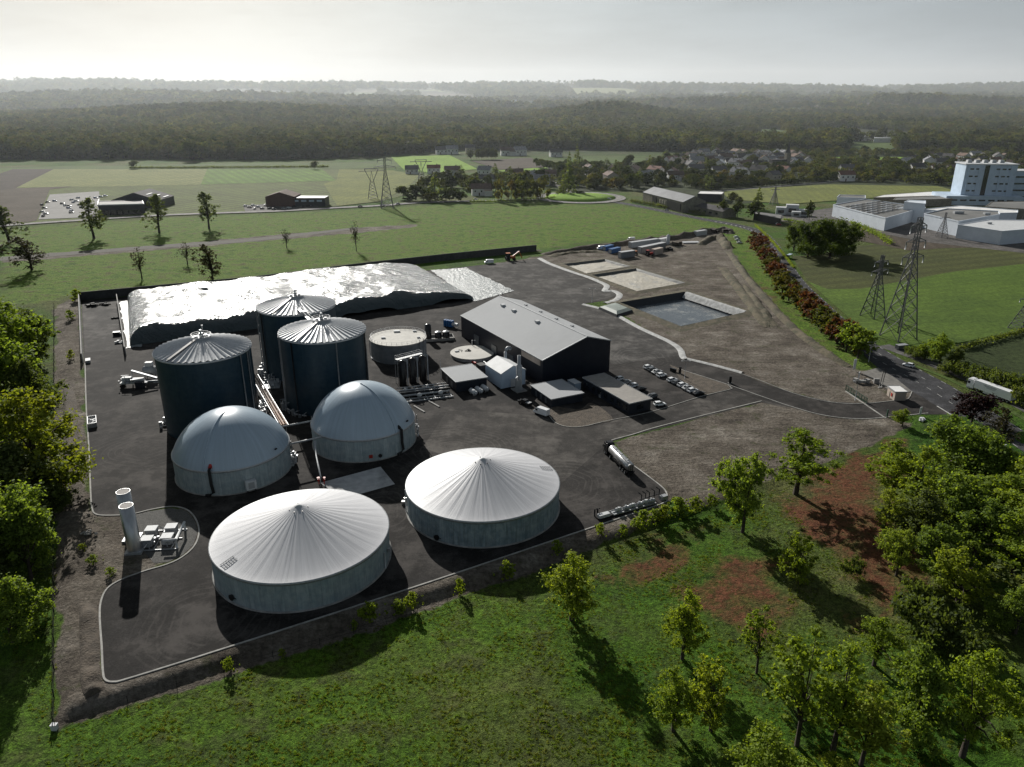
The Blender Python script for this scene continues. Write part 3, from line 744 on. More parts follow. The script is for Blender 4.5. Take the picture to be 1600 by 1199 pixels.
# ------------------------------------------------------------------ basins
def basin(name, label, corners, zr, zw, inner, wm, wallm, bankw, bankm, rimw=.8):
    """corners: FL.. in picture order at rim height; rim, sloping liner walls, filling and outer earth bank"""
    c = [Vector(G(a, b, zr)) for a, b in corners]; cen = sum(c, Vector((0, 0))) / 4
    if sum(c[i].x * c[(i + 1) % 4].y - c[(i + 1) % 4].x * c[i].y for i in range(4)) < 0: c = c[::-1]
    def off(d):
        out = []
        for i in range(4):
            a, b, e = c[i - 1], c[i], c[(i + 1) % 4]
            n1 = (b - a).normalized(); n2 = (e - b).normalized(); n1 = Vector((n1.y, -n1.x)); n2 = Vector((n2.y, -n2.x))
            k = (n1 + n2); out.append(b + k * d / (1 + n1.dot(n2)))
        return out
    t = thing(name, label, 'basin', (cen.x, cen.y, 0))
    def ringm(nm, d0, z0, d1, z1, m, wr=0.0):
        mb = MB(); A, B = off(d0), off(d1); K = 24; K2 = 3
        for i in range(4):
            a0, a1, b0, b1 = A[i], A[(i + 1) % 4], B[i], B[(i + 1) % 4]; n = len(mb.v)
            for k in range(K + 1):
                for q in range(K2 + 1):
                    u = q / K2; p = a0.lerp(a1, k / K).lerp(b0.lerp(b1, k / K), u)
                    w = wr * mnoise.noise(Vector((p.x * 1.3, p.y * 1.3, 3))) if 0 < q < K2 else 0
                    mb.v.append((p.x - cen.x + w, p.y - cen.y + w, z0 + (z1 - z0) * u + w * .6))
            for k in range(K):
                for q in range(K2):
                    s = n + k * (K2 + 1) + q; mb.face([s, s + K2 + 1, s + K2 + 2, s + 1], smooth=True)
        return mb.build(nm, m, t)
    ringm('earth_rim', bankw, -.05, 0.0, zr, bankm, .5)
    ringm('liner', 0.0, zr + .03, -inner, zw - .1, wallm, .35)
    F = off(-inner + .25)
    mb = MB(); K = 26
    for i in range(K + 1):
        for j in range(K + 1):
            u, v = i / K, j / K; p = F[0].lerp(F[1], u).lerp(F[3].lerp(F[2], u), v)
            zz = 0
            if wm is not water_m: zz = (min(u, v, 1 - u, 1 - v) * 1.0) + mnoise.noise(Vector((p.x * .22, p.y * .3, 1))) * .22
            mb.v.append((p.x - cen.x, p.y - cen.y, zw + zz))
    for i in range(K):
        for j in range(K): s = i * (K + 1) + j; mb.face([s, s + K + 1, s + K + 2, s + 1], smooth=True)
    mb.build('water_surface' if wm is water_m else 'floating_cover', wm, t)
    return t
def mk_water():
    m, nt, b = newmat('basin_water')
    geo = N(nt, 'ShaderNodeNewGeometry'); v = geo.outputs['Position']
    n = noise(nt, v, .12, 7, .75)
    c = ramp(nt, [(.5, (.07, .085, .1)), (.56, (.11, .125, .135)), (.62, (.26, .26, .25)), (.7, (.13, .14, .14))], n)
    nt.links.new(c.outputs[0], b.inputs['Base Color']); b.inputs['Roughness'].default_value = .22; b.inputs['Specular IOR Level'].default_value = .6
    bump(nt, b, noise(nt, v, 1.5, 4), .12, .1); return m
water_m = mk_water()
def mk_cover():
    m, nt, b = newmat('basin_cover')
    geo = N(nt, 'ShaderNodeNewGeometry'); v = geo.outputs['Position']; n = noise(nt, v, .13, 7, .75)
    c = ramp(nt, [(.3, (.28, .29, .29)), (.45, (.40, .37, .31)), (.6, (.46, .42, .34)), (.72, (.3, .3, .29))], n)
    nt.links.new(c.outputs[0], b.inputs['Base Color']); b.inputs['Roughness'].default_value = .55
    bump(nt, b, noise(nt, v, .5, 5, .7), 1.0, .6); return m
cov_m = mk_cover()
liner_k = mat('black_liner', (.03, .033, .037), (.02, .022, .025), .8, .55, coord='World', bmp=.6, bdist=.4)
basin('water_basin', 'open basin of grey water with black and crumpled pale liner walls', [(969, 472.5), (1070, 456), (1166, 487.5), (1064, 510)], .5, -2.4, 2.6, water_m, liner_k, 5.5, weedy)
basin('covered_basin', 'smaller farther basin under a dusty beige cover', [(881, 412.5), (945, 405), (985, 416), (916, 427.5)], .5, -.7, 1.4, cov_m, mat('grey_liner', (.12, .125, .12), (.08, .085, .08), .8, .6, coord='World', bmp=.5), 5.0, weedy)
basin('covered_basin', 'larger basin under a wrinkled beige cover in the middle of the earthworks', [(925, 429.5), (994, 419.5), (1071, 442), (995, 455)], .5, -.7, 1.4, cov_m, MATS['grey_liner'], 4.5, weedy)
# crumpled pale liner laid over the far right wall of the water basin
a0, a1 = G(1072, 457, .6), G(1164, 487, .6)
L = [(a0[0] + (a1[0] - a0[0]) * t, a0[1] + (a1[1] - a0[1]) * t) for t in np.linspace(0, 1, 40)]
mb = MB(); d = Vector((a1[0] - a0[0], a1[1] - a0[1])).normalized(); nrm = Vector((d.y, -d.x)); nrm = nrm if nrm.y < 0 else -nrm
for i, p in enumerate(L):
    for k in range(6):
        u = k / 5; off_ = -.9 + 3.6 * u; z = .65 - 2.6 * max(0, (u - .25) / .75); w = mnoise.noise(Vector((i * .9, k * 1.7, 0))) * .3
        mb.v.append((p[0] + nrm.x * (off_ + w), p[1] + nrm.y * (off_ + w), z + abs(w) * .8 + .12))
for i in range(39):
    for k in range(5): s = i * 6 + k; mb.face([s, s + 1, s + 7, s + 6], smooth=True)
tag(mb.build('liner_sheet', liner_w), 'crumpled silver sheet hanging down the far right wall of the water basin', 'liner sheet')

# ================================================================== THE PLANT
def proj(X, Y, z):
    fw = Y * CP - (z - HC) * SP; up = Y * SP + (z - HC) * CP
    return 800 + FPX * X / fw, 599.5 - FPX * up / fw
def on_cyl(X, Y, r, px, py):
    """angle and height on the near side of a round wall that shows at a point of the photograph"""
    best = None
    for i in range(181):
        t = PI + PI * i / 180
        for z in np.linspace(0, 25, 51):
            x, y = proj(X + r * math.cos(t), Y + r * math.sin(t), z); e = (x - px) ** 2 + (y - py) ** 2
            if best is None or e < best[0]: best = (e, t, float(z))
    return best[1], best[2]

def ringrail(t, r, z, h=1.1, n=28, m=galv, name='railing', a0=0, a1=2 * PI):
    mb = MB(); full = a1 - a0 > 6.2; k = n if full else n + 1
    P_ = [(r * math.cos(a0 + (a1 - a0) * i / n), r * math.sin(a0 + (a1 - a0) * i / n)) for i in range(k)]
    for p in P_: mb.bar((p[0], p[1], z), (p[0], p[1], z + h), .07)
    for i in range(k if full else k - 1):
        a, b = P_[i], P_[(i + 1) % k]
        for zz in (z + h, z + h * .5): mb.bar((a[0], a[1], zz), (b[0], b[1], zz), .06)
    return mb.build(name, m, t)

lad_m = mat('ladder_mat', (.3, .31, .32), None, 1, .8, spec=.1)
def flat_tank(X, Y, r, h, apex, label, wm, hatch, ladder, cap):
    t = thing('storage_tank', label, 'storage tank', (X, Y, 0))
    MB().lathe([(r, -.1), (r, h)], 96).build('wall', wm, t)
    MB().lathe([(r + .35, 0.02), (r + .35, .22), (r, .24)], 96).build('footing', concrete, t)
    MB().lathe([(r + .02, h - .5), (r + .2, h - .5), (r + .22, h + .06), (r - .05, h + .1)], 96).build('eave_ring', galv, t)
    def pleat(a, rr, z):
        k = min(1, rr / r)
        return (.16 * math.sin(a * 36 + .8 * math.sin(a * 3)) + .1 * math.sin(a * 87 + 1.3) * math.sin(a * 5)) * (k ** .6) * (1 - k) ** .8 * .4
    prof = []
    for i in range(25):
        k = 1 - i / 24; rr = (r + .12) * k; zz = h + (apex - h) * (1 - k) ** 1.18 + 0.0
        prof.append((max(rr, .25), zz + .05))
    MB().lathe(prof, 288, fn=pleat).build('roof', roof_mem, t)
    c = MB(); c.lathe([(.9, apex - .75), (.75, apex - .2), (.3, apex + .1), (.02, apex + .15)], 20); c.build('roof_cap', white_p, t)
    for a in (.3, 1.9, 3.6, 4.5, 5.4): v = MB(); v.cyl((1.9 * math.cos(a), 1.9 * math.sin(a), h + (apex - h) * .86), .12, .35, 8); v.build('vent_pipe', black_m, t)
    th, z = on_cyl(X, Y, r, *hatch)
    q = MB(); d = Vector((math.cos(th), math.sin(th), 0)); p = d * r + Vector((0, 0, z))
    q.tube([p - d * .1, p + d * .35], .55, 16); q.tube([p + d * .35, p + d * .45], .7, 16)
    q.bar(p + Vector((-1.1 * d.y * -1, 1.1 * d.x * -1, -.1)), p + Vector((1.1 * d.y * -1, -1.1 * d.x * -1, -.1)) * 1, .12)
    q.build('inspection_hatch', black_m, t)
    # ladder mat lying on the cover near the rim
    a = ladder; lm = MB()
    for i in range(6):
        rr = r * (.97 - i * .028); zz = h + (apex - h) * (1 - rr / r) ** 1.18 + .22
        for s in (-1, 1):
            pass
        a2 = a + .9 / r * 2
        lm.bar((rr * math.cos(a), rr * math.sin(a), zz), (rr * math.cos(a2), rr * math.sin(a2), zz), .1, .04)
    for aa in (a, a + 1.8 / r):
        r0, r1 = r * .98, r * .82
        z0 = h + (apex - h) * (1 - r0 / r) ** 1.18 + .22; z1 = h + (apex - h) * (1 - r1 / r) ** 1.18 + .22
        lm.bar((r0 * math.cos(aa), r0 * math.sin(aa), z0), (r1 * math.cos(aa), r1 * math.sin(aa), z1), .12, .06)
    lm.build('roof_ladder', lad_m, t)
    return t
TA = flat_tank(-45.5, 140.8, 18.6, 6.8, 13.3, 'largest round concrete tank with pale pleated cone cover, nearest the camera', tank_conc, (364, 933), math.radians(225), 1)
TB = flat_tank(-7.1, 163.5, 18.6, 6.7, 13.0, 'stained round concrete tank with pale cone cover beside the earth bank', tank_stain, (684, 840), math.radians(18), 0)
def downpipe(t, r, a, z0, z1, m=white_p, name='downpipe', w=.14):
    mb = MB(); x, y = (r + .25) * math.cos(a), (r + .25) * math.sin(a); mb.tube([(x, y, z0), (x, y, z1)], w, 8); return mb.build(name, m, t)
downpipe(TA, 18.6, math.radians(188), .1, 6.4); downpipe(TB, 18.6, math.radians(190), .1, 6.3); downpipe(TA, 18.6, math.radians(-12), .1, 4)
pb = MB(); pb.box((18.95, -1.5, 3.1), (.5, .6, .9)); pb.build('valve_box', silver_p, TA)
pb = MB(); pb.tube([(-19.6, 1.6, 0), (-19.6, 1.6, 1.2), (-18.4, 1.5, 1.2)], .22, 8); pb.box((-19.8, .6, .5), (.8, .8, .9)); pb.build('pump_set', steel, TB)

def dome_tank(X, Y, r, h, top, label, strap_a, hose, red):
    t = thing('gas_dome_tank', label, 'gas tank', (X, Y, 0))
    MB().lathe([(r, -.1), (r, h)], 96).build('wall', tank_conc, t)
    MB().lathe([(r + .3, 0.02), (r + .3, .2), (r, .22)], 80).build('footing', concrete, t)
    # spherical cap
    H = top - h; R_ = (r * r + H * H) / (2 * H); pr = []
    a1 = math.asin(min(1, r / R_)); a1 = a1 if H < r else PI - a1
    for i in range(33):
        a = a1 * (1 - i / 32); pr.append((max(.02, R_ * math.sin(a)), top - R_ + R_ * math.cos(a) + .02))
    MB().lathe(pr, 96).build('dome', dome_mem, t)
    MB().lathe([(r + .02, h - .45), (r + .16, h - .45), (r + .18, h + .05), (r - .1, h + .1)], 96).build('clamp_ring', galv, t)
    s = MB(); ptsr = []
    for i in range(20):
        a = a1 * (i / 19); rr = R_ * math.sin(a) + .03; zz = top - R_ + R_ * math.cos(a) + .05; ptsr.append((rr * math.cos(strap_a), rr * math.sin(strap_a), zz))
    s.tube(ptsr, .2, 6); s.build('air_duct_seam', dome_mem, t)
    th, z = on_cyl(X, Y, r, *hose); th0 = th
    hb = MB(); c, si = math.cos(th), math.sin(th); ro = r + .55
    hb.tube([((r - .8) * c, (r - .8) * si, h + 1.2), (ro * c, ro * si, h + .6), (ro * c, ro * si, h * .5), (ro * math.cos(th + .02), ro * math.sin(th + .02), 1.2), (ro * math.cos(th - .05), ro * math.sin(th - .05), .4), (ro * math.cos(th - .12), ro * math.sin(th - .12), .3)], .38, 12)
    h_o = hb.build('air_hose', black_rub, t)
    MB().tube([((r - .95) * c, (r - .95) * si, h + 1.35), ((r - .1) * c, (r - .1) * si, h + .85)], .5, 12).build('hose_collar', red_m if red else black_rub, t)
    nz = MB(); a = math.radians(-22); rr = r * .975; nz.tube([(rr * math.cos(a), rr * math.sin(a), h + 1.6), ((rr + .5) * math.cos(a), (rr + .5) * math.sin(a), h + 1.9)], .25, 10); nz.build('sight_port', black_m, t)
    # fittings clustered on both flanks
    for s_, a in ((1, math.radians(8)), (-1, math.radians(176))):
        f = MB()
        for k in range(5):
            aa = a + s_ * k * .045; rr = r + .7 + .25 * (k % 2); x, y = rr * math.cos(aa), rr * math.sin(aa)
            f.tube([(x, y, .1), (x, y, 2.2 + .5 * (k % 3))], .14, 8); f.tube([(x, y, 1.4 + .4 * k % 3), (r * .99 * math.cos(aa), r * .99 * math.sin(aa), 1.4 + .4 * k % 3)], .16, 8)
            f.box((x, y, 2.3 + .5 * (k % 3)), (.5, .4, .35), aa)
        for k in range(3):
            rr = r + .8; x, y = rr * math.cos(a), rr * math.sin(a); f.tube([(x, y, 3.4 + k * 1.1), (x + .1, y - .8, 3.4 + k * 1.1)], .07, 6)
        x, y = (r + .6) * math.cos(a), (r + .6) * math.sin(a); f.tube([(x, y, 0), (x, y, h + .4)], .1, 6)
        f.build('pipe_fittings', galv, t)
    return t
def top_of(X, Y, py):
    return hgt(X, Y, py)
TC = dome_tank(-75.2, 183.2, 14.85, 6.85, 17.2, 'gas dome tank with red hose collar and white cabinet, left of its twin', math.radians(262), (332, 755), True)
TD = dome_tank(-43.3, 201.6, 14.8, 6.7, 17.6, 'gas dome tank with black air hose at its right flank, nearer the pipe racks', math.radians(-42), (626, 695), False)
th, z = on_cyl(-75.2, 183.2, 15.6, 393, 760)
c = MB(); d = Vector((math.cos(th), math.sin(th), 0)); c.box(tuple(d * 15.7 + Vector((0, 0, 2.2))), (1.2, 2.6, 2.4), th); o = c.build('control_cabinet', white_p, TC)
c = MB(); c.box(tuple(d * 16.33 + Vector((0, 0, 2.2))), (.06, 1.5, 1.7), th); c.build('door', silver_p, o)
for s_ in (-1, 1): MB().box(tuple(d * 15.7 + Vector((-d.y, d.x, 0)) * s_ + Vector((0, 0, .5))), (.2, .2, 1.0), th).build('bracket', black_m, TC)
th, z = on_cyl(-43.3, 201.6, 15, 580, 714); d = Vector((math.cos(th), math.sin(th), 0))
MB().box(tuple(d * 14.95 + Vector((0, 0, 1.6))), (.35, 1.0, .9), th).build('alarm_box', red_m, TD)
th, z = on_cyl(-43.3, 201.6, 15, 595, 712); d = Vector((math.cos(th), math.sin(th), 0))
c = MB(); c.tube([d * 14.7 + Vector((0, 0, 1.4)), d * 15.2 + Vector((0, 0, 1.4))], .5, 14); c.build('inspection_hatch', black_m, TD)

def silo(X, Y, label, pipes, rot):
    r, h = 13.5, 24.2
    t = thing('digester_silo', label, 'silo', (X, Y, 0))
    MB().lathe([(r, -.1), (r, h)], 120).build('wall', silo_blue, t)
    NR_ = 44
    def rib(a, rr, z):
        w = (a * NR_ / (2 * PI) + rot) % 1; k = min(1, rr / r * 1.3)
        return (.58 * k) * (1 - abs(2 * w - 1)) ** 1.0
    pr = [(r + .25, h + .0), (r * .8, h + .75), (r * .55, h + 1.75), (r * .2, h + 3.15)]
    mb = MB(); mb.lathe(pr, NR_ * 4, fn=rib, smooth=False); mb.build('roof', roof_galv, t)
    MB().lathe([(r + .02, h - .35), (r + .32, h - .35), (r + .34, h + .12), (r, h + .14)], 120).build('eave_trim', white_p, t)
    ct = MB(); ct.lathe([(r * .2 + .2, h + 3.0), (r * .2 + .2, h + 3.5), (.01, h + 3.6)], 32); ct.build('top_platform', galv, t)
    ringrail(t, r * .2 + .1, h + 3.5, 1.1, 14)
    mx = MB(); mx.cyl((0, 0, h + 3.5), .55, 1.3, 14); mx.cyl((0, 0, h + 4.8), .3, 1.0, 12); mx.box((1.3, .3, h + 3.9), (.8, .7, .8)); mx.box((-1.2, -.7, h + 3.85), (.9, .5, .6)); mx.tube([(.5, -1.3, h + 3.5), (.5, -1.3, h + 4.7), (1.2, -1.5, h + 4.7)], .12, 8)
    mx.build('mixer_head', silver_p, t)
    ms = MB(); ms.tube([(0, 1.6, h + 3.4), (0, 1.6, h + 6.6)], .12, 6); ms.box((0, 1.6, h + 6.6), (.5, .2, .3)); ms.build('mast', galv, t)
    wk = MB(); a = math.radians(248); wk.bar((2.6 * math.cos(a), 2.6 * math.sin(a), h + 3.5), (r * math.cos(a), r * math.sin(a), h + .75), .9, .12); wk.build('roof_walkway', black_m, t)
    for k, a in enumerate(pipes):
        a = math.radians(a); p = MB(); x, y = (r + .35) * math.cos(a), (r + .35) * math.sin(a); p.tube([(x, y, .2), (x, y, h - .3)], .2, 8)
        for z in range(3, 24, 3): p.bar((x, y, z), (r * math.cos(a), r * math.sin(a), z), .12)
        p.build('riser_pipe', galv if k % 2 == 0 else black_m, t)
        rr = r + .35; p = MB(); a2 = a + .09
        x, y = rr * math.cos(a2), rr * math.sin(a2); dx, dy = -math.sin(a2) * .25, math.cos(a2) * .25
        if k == 0:
            for s_ in (-1, 1): p.bar((x + s_ * dx, y + s_ * dy, .2), (x + s_ * dx, y + s_ * dy, h + .8), .06)
            for z in np.arange(.5, h, .5): p.bar((x - dx, y - dy, z), (x + dx, y + dy, z), .05)
            p.build('ladder', galv, t)
    # pumps and valves round the foot
    q = random.Random(int(X * 7) & 255)
    for a0 in pipes:
        f = MB()
        for k in range(9):
            a = math.radians(a0) + (k - 4) * .07; rr = r + .8 + q.random() * 1.3; x, y = rr * math.cos(a), rr * math.sin(a); hh = .6 + q.random() * 2.2
            if k % 3 == 0: f.box((x, y, hh / 2), (.8, .6, hh), a)
            elif k % 3 == 1: f.tube([(x, y, 0), (x, y, hh), ((r) * math.cos(a), r * math.sin(a), hh)], .16, 8)
            else: f.tube([(x, y, .7), (x + 1.5 * math.sin(a), y - 1.5 * math.cos(a), .7)], .28, 10)
        f.build('pump_group', galv, t)
    return t
silo(-92.1, 213.9, 'tall navy silo with ribbed cone roof, closest to the left yard edge', (352, 186, 338), .3)
silo(-60.8, 232.2, 'tall navy silo behind the right gas dome, with a pipe down its face', (206, 240, 300, 352), .1)
silo(-77.3, 262.7, 'rearmost tall navy silo, standing against the silage heap', (196, 225), .6)
# gangway between the two rear silos
t = thing('roof_gangway', 'steel gangway joining the roofs of the two rear navy silos', 'gangway', (-70.5, 246.5, 25.4)); mb = MB()
a, b = Vector((-4.6, 9.5, 0)), Vector((5.2, -9.0, 0)); mb.bar(a, b, 1.2, .15); mb.build('deck', galv, t)
mb = MB(); n = Vector((-(b - a).y, (b - a).x, 0)).normalized() * .55
for s_ in (-1, 1):
    for k in range(9): p = a.lerp(b, k / 8) + n * s_; mb.bar(p, p + Vector((0, 0, 1.1)), .06)
    mb.bar(a + n * s_ + Vector((0, 0, 1.1)), b + n * s_ + Vector((0, 0, 1.1)), .06)
mb.build('railing', galv, t)
mb = MB(); mb.box((.3, .2, .7), (2.2, 1.4, 1.0), .3); mb.build('fan_unit', silver_p, t)

# small concrete tank
t = thing('buffer_tank', 'low grey concrete tank with flat lid and railing beside the navy silos', 'tank', (-43.9, 278.2, 0))
MB().lathe([(10.7, -.1), (10.7, 7.3)], 72).build('wall', mat('tank_render', (.3, .31, .32), (.2, .21, .225), .25, .85, grime=.3), t)
mb = MB(); mb.lathe([(10.9, 7.1), (10.9, 7.45), (.01, 7.5)], 72, smooth=False); mb.build('lid', mat('lid_concrete', (.62, .6, .55), (.5, .48, .44), .4, .8, grime=.2), t)
ringrail(t, 10.6, 7.4, 1.2, 34)
for (x, y, w) in ((-5.5, -1.5, 1.6), (-1.5, 7.0, 2.4), (5.5, 7.4, 1.4), (8, -1, 1.2)):
    MB().box((x, y, 7.75), (w, w * .7, .5), .2).build('hatch', white_p, t)
mb = MB(); mb.tube([(-10.95, -1, 7), (-10.95, -1.2, 1.5), (-10, -4.4, .6), (-7, -8.4, .5), (1, -11.2, .6)], .16, 8); mb.build('drain_pipe', galv, t)
mb = MB()
for a in (-35, -22): mb.tube([(11.1 * math.cos(math.radians(a)), 11.1 * math.sin(math.radians(a)), 0), (11.1 * math.cos(math.radians(a)), 11.1 * math.sin(math.radians(a)), 8.3)], .12, 8)
mb.build('riser_pipe', galv, t)
# round slab tank by the hall
x0, y0 = G(738, 551, 1.2)
t = thing('sunken_tank', 'low round pit with flat cream lid in front of the long hall', 'tank', (x0, y0, 0))
MB().lathe([(8.4, -.1), (8.4, 1.2)], 64).build('wall', concrete, t)
mb = MB(); mb.lathe([(8.55, 1.1), (8.55, 1.35), (.01, 1.4)], 64, smooth=False); mb.build('lid', MATS['lid_concrete'], t)
mb = MB(); mb.box((-6, .5, 1.6), (1.7, .7, .35), .5); mb.build('hatch', white_p, t)
mb = MB(); mb.tube([(-2.6, 1.6, 1.5), (-1.6, 2.4, 1.9), (-.6, 1.5, 1.5), (-1.7, .8, 1.55), (-3, 1.0, 1.5)], .12, 6); mb.box((-1.5, 1.6, 1.7), (.8, .6, .6)); mb.tube([(-5.5, 2.5, 1.5), (-4, 2, 1.5), (-4.3, .3, 1.5)], .08, 6); mb.build('agitator', black_m, t)
mb = MB(); mb.tube([(-.5, 8.8, 0), (-.5, 8.8, 3.4), (.8, 8.6, 3.4)], .16, 8); mb.build('vent_pipe', galv, t); mb = MB(); mb.tube([(7.9, 4, 0), (7.9, 4, 2.6), (8.8, 4, 2.6)], .16, 8); mb.build('vent_pipe', galv, t)

# ------------------------------------------------------------------ silage heap
def heap():
    FL, FR, BR, BL = [Vector(G(*q)) for q in ((203, 541), (741, 468), (655, 420), (199, 470))]
    t = thing('silage_heap', 'long silage heap under glossy black film with sunlit billowing top', 'silage heap', ((FL.x + BR.x) / 2, (FL.y + BR.y) / 2, 0))
    ox, oy = t.location.x, t.location.y; nu, nv = 300, 96
    U, V = np.meshgrid(np.linspace(0, 1, nu), np.linspace(0, 1, nv), indexing='ij')
    bx = (FL.x * (1 - U) + FR.x * U) * (1 - V) + (BL.x * (1 - U) + BR.x * U) * V
    by = (FL.y * (1 - U) + FR.y * U) * (1 - V) + (BL.y * (1 - U) + BR.y * U) * V
    Ln, Wn = (FR - FL).length, ((BL - FL).length + (BR - FR).length) / 2
    du0, du1 = U * Ln, (1 - U) * Ln; dv0, dv1 = V * Wn, (1 - V) * Wn
    wob = (vnoise(bx, by, 20, 5) - .5) * 2.5
    side_ = np.minimum(np.minimum(du0 / 6.0, du1 / 30.0), np.minimum((dv0 + wob * .6) / 5.5, dv1 / 6.0))
    sr = np.clip(side_, 0, 1.6) / 1.6; h = 6.9 * np.sqrt(np.maximum(0, 1 - (1 - sr) ** 2.4)) * (.9 + .15 * vnoise(bx, by, 30, 2))
    inside = sstep(0, 1.2, side_)
    h += inside * ((vnoise(bx, by, 13, 31, 2) - .5) * 3.0 + (vnoise(bx, by, 7, 8, 4) - .5) * 1.0 + (vnoise(bx, by, 2.4, 12, 3) - .5) * .6)
    h += sstep(0.0, .3, side_) * (vnoise(bx * .6 + by * .2, by * 1.4, 2.6, 15, 3) - .5) * .6
    for px, py, rr, hh in ((303, 456, 10, 3.4), (372, 448, 8, 2.5), (420, 444, 8, 2.2), (520, 436, 9, 1.6)):
        cx, cy = G(px, py + 12, 7); h += hh * np.exp(-(((bx - cx) / rr) ** 2 + ((by - cy) / (rr * .9)) ** 2))
    h = np.maximum(h, 0) * 1.0 + .06
    v = np.stack([bx - ox, by - oy, h], -1).reshape(-1, 3); i = np.arange(nu * nv).reshape(nu, nv)
    f = np.stack([i[:-1, :-1], i[1:, :-1], i[1:, 1:], i[:-1, 1:]], -1).reshape(-1, 4)
    me = bpy.data.meshes.new('film'); me.from_pydata(v.tolist(), [], f.tolist()); me.polygons.foreach_set('use_smooth', np.ones(len(f), bool)); me.materials.append(tarp)
    link(bpy.data.objects.new('film', me), t)
heap()
def crumple(name, quad, label, n=40, amp=.25, z=.08, m=tarp_pale, hump=0):
    A = [Vector(G(*q)) for q in quad]; mb = MB(); c = sum(A, Vector((0, 0))) / 4
    for i in range(n + 1):
        for j in range(n + 1):
            u, v = i / n, j / n; p = A[0].lerp(A[1], u).lerp(A[3].lerp(A[2], u), v); e = mnoise.noise(Vector((p.x * .35, p.y * .35, 2))) * 1.2
            if u in (0, 1) or v in (0, 1): p = p + Vector((e, e * .7))
            mb.v.append((p.x, p.y, z + amp * (.5 + mnoise.noise(Vector((p.x * .7, p.y * .7, 0)))) + hump * math.sin(PI * u) * math.sin(PI * v)))
    for i in range(n):
        for j in range(n): s = i * (n + 1) + j; mb.face([s, s + n + 1, s + n + 2, s + 1], smooth=True)
    return tag(mb.build(name, m), label, 'plastic sheet')
crumple('plastic_sheet', [(672, 423), (728, 419), (803, 455), (742, 472)], 'pale plastic sheet spread flat on the asphalt past the heap end')
crumple('plastic_sheet', [(187, 473), (200, 470), (222, 542), (199, 545)], 'narrow pale sheet between the divider wall and the silage heap')

# ------------------------------------------------------------------ perimeter walls
def wall_run(name, label, px, h, w, m, zb=-.1, cat='wall', joints=None):
    L = pts(*px); mb = MB()
    for a, b in zip(L, L[1:]): mb.bar((a[0], a[1], zb + h / 2), (b[0], b[1], zb + h / 2), w, h)
    return tag(mb.build(name, m), label, cat)
wall_run('retaining_wall', 'long dark precast wall along the back of the silage heap', [(124, 470), (250, 458), (400, 444), (560, 423), (700, 407), (838, 393)], 4.3, .35, wall_dark)
wall_run('retaining_wall', 'pale sunlit end wall at the left edge of the empty silage bay', [(125, 470), (130, 568)], 4.0, .4, concrete)
wall_run('divider_wall', 'thin concrete wall between the empty bay and the silage heap', [(184, 471), (197, 556)], 3.8, .35, concrete)
bank('earth_bank', [(560, 419), (640, 410), (720, 402), (800, 394), (846, 392)], 5, 1.2, weedy, .5, 12)
def scrapheap(px, py, label, n, seed, s=1.0, m=black_rub, name='rubble_heap', cat='rubble'):
    q = random.Random(seed); x, y = G(px, py); mb = MB()
    for i in range(n):
        a, r_ = q.random() * 2 * PI, q.random() * 2.2 * s
        if i % 3: mb.tube([(r_ * math.cos(a) + .55 * math.cos(k), r_ * math.sin(a) * .5 + .55 * math.sin(k), .2 + q.random() * .3) for k in np.linspace(0, 2 * PI, 9)], .16, 6)
        else: mb.box((r_ * math.cos(a), r_ * math.sin(a) * .6, .4 * s), (q.uniform(.5, 1.6) * s, q.uniform(.4, .9) * s, q.uniform(.3, 1.) * s), q.random() * 3)
    o = mb.build(name, m); o.location = (x, y, .05); return tag(o, label, cat)
scrapheap(143, 478, 'heap of old black tyres in the far left corner of the empty bay', 24, 3, 1.5, name='tyre_heap', cat='tyres')
scrapheap(163, 477, 'low heap of black tyres midway along the back of the empty bay', 16, 4, 1.2, name='tyre_heap', cat='tyres')
scrapheap(180, 498, 'few loose tyres at the foot of the divider wall', 8, 5, .8, name='tyre_heap', cat='tyres')
scrapheap(625, 417, 'dark film rolls and tyres left behind the silage heap end', 16, 6, 2.0, name='tyre_heap', cat='tyres')
t = thing('waste_container', 'dark open crate with white scraps beside the divider wall', 'container', (*G(183, 524), 0), .3)
mb = MB(); mb.box((0, 0, .8), (2.8, 2.0, 1.5)); mb.build('body', black_m, t); mb = MB(); mb.box((1.7, -.6, .6), (1.2, .5, 1.1), .3); mb.build('door', silver_p, t)
scrapheap(187, 537, 'white bags and offcuts scattered near the dark crate', 9, 8, 1.2, white_p, 'scrap_pile', 'scrap')
ka, kb = G(133, 568), G(140, 720); KA = math.atan2(kb[1] - ka[1], kb[0] - ka[0]) + PI / 2
t = thing('white_chest', 'small white chest against the left kerb near the silage bay', 'chest', (*G(138, 566), 0), KA)
mb = MB(); mb.box((0, 0, .5), (1.6, 3.4, 1.0)); mb.build('body', silver_p, t); mb = MB(); mb.box((0, 0, 1.06), (1.7, 3.5, .12)); mb.build('lid', white_p, t)
t = thing('waste_skip', 'open steel skip filled with white rubbish at the left kerb', 'skip', (*G(145, 663), 0), KA)
mb = MB()
for s_ in (-1, 1): mb.box((s_ * 1.15, 0, .85), (.12, 6.6, 1.5)); mb.box((0, s_ * 3.25, .85), (2.3, .12, 1.5))
mb.box((0, 0, .15), (2.3, 6.5, .15)); mb.build('body', silver_p, t)
mb = MB(); q = random.Random(4)
for i in range(34): mb.box((q.uniform(-.9, .9), q.uniform(-3, 1.2), q.uniform(.9, 1.35)), (q.uniform(.2, .9), q.uniform(.2, .8), q.uniform(.1, .4)), q.random() * 3)
mb.build('rubbish', white_p, t)

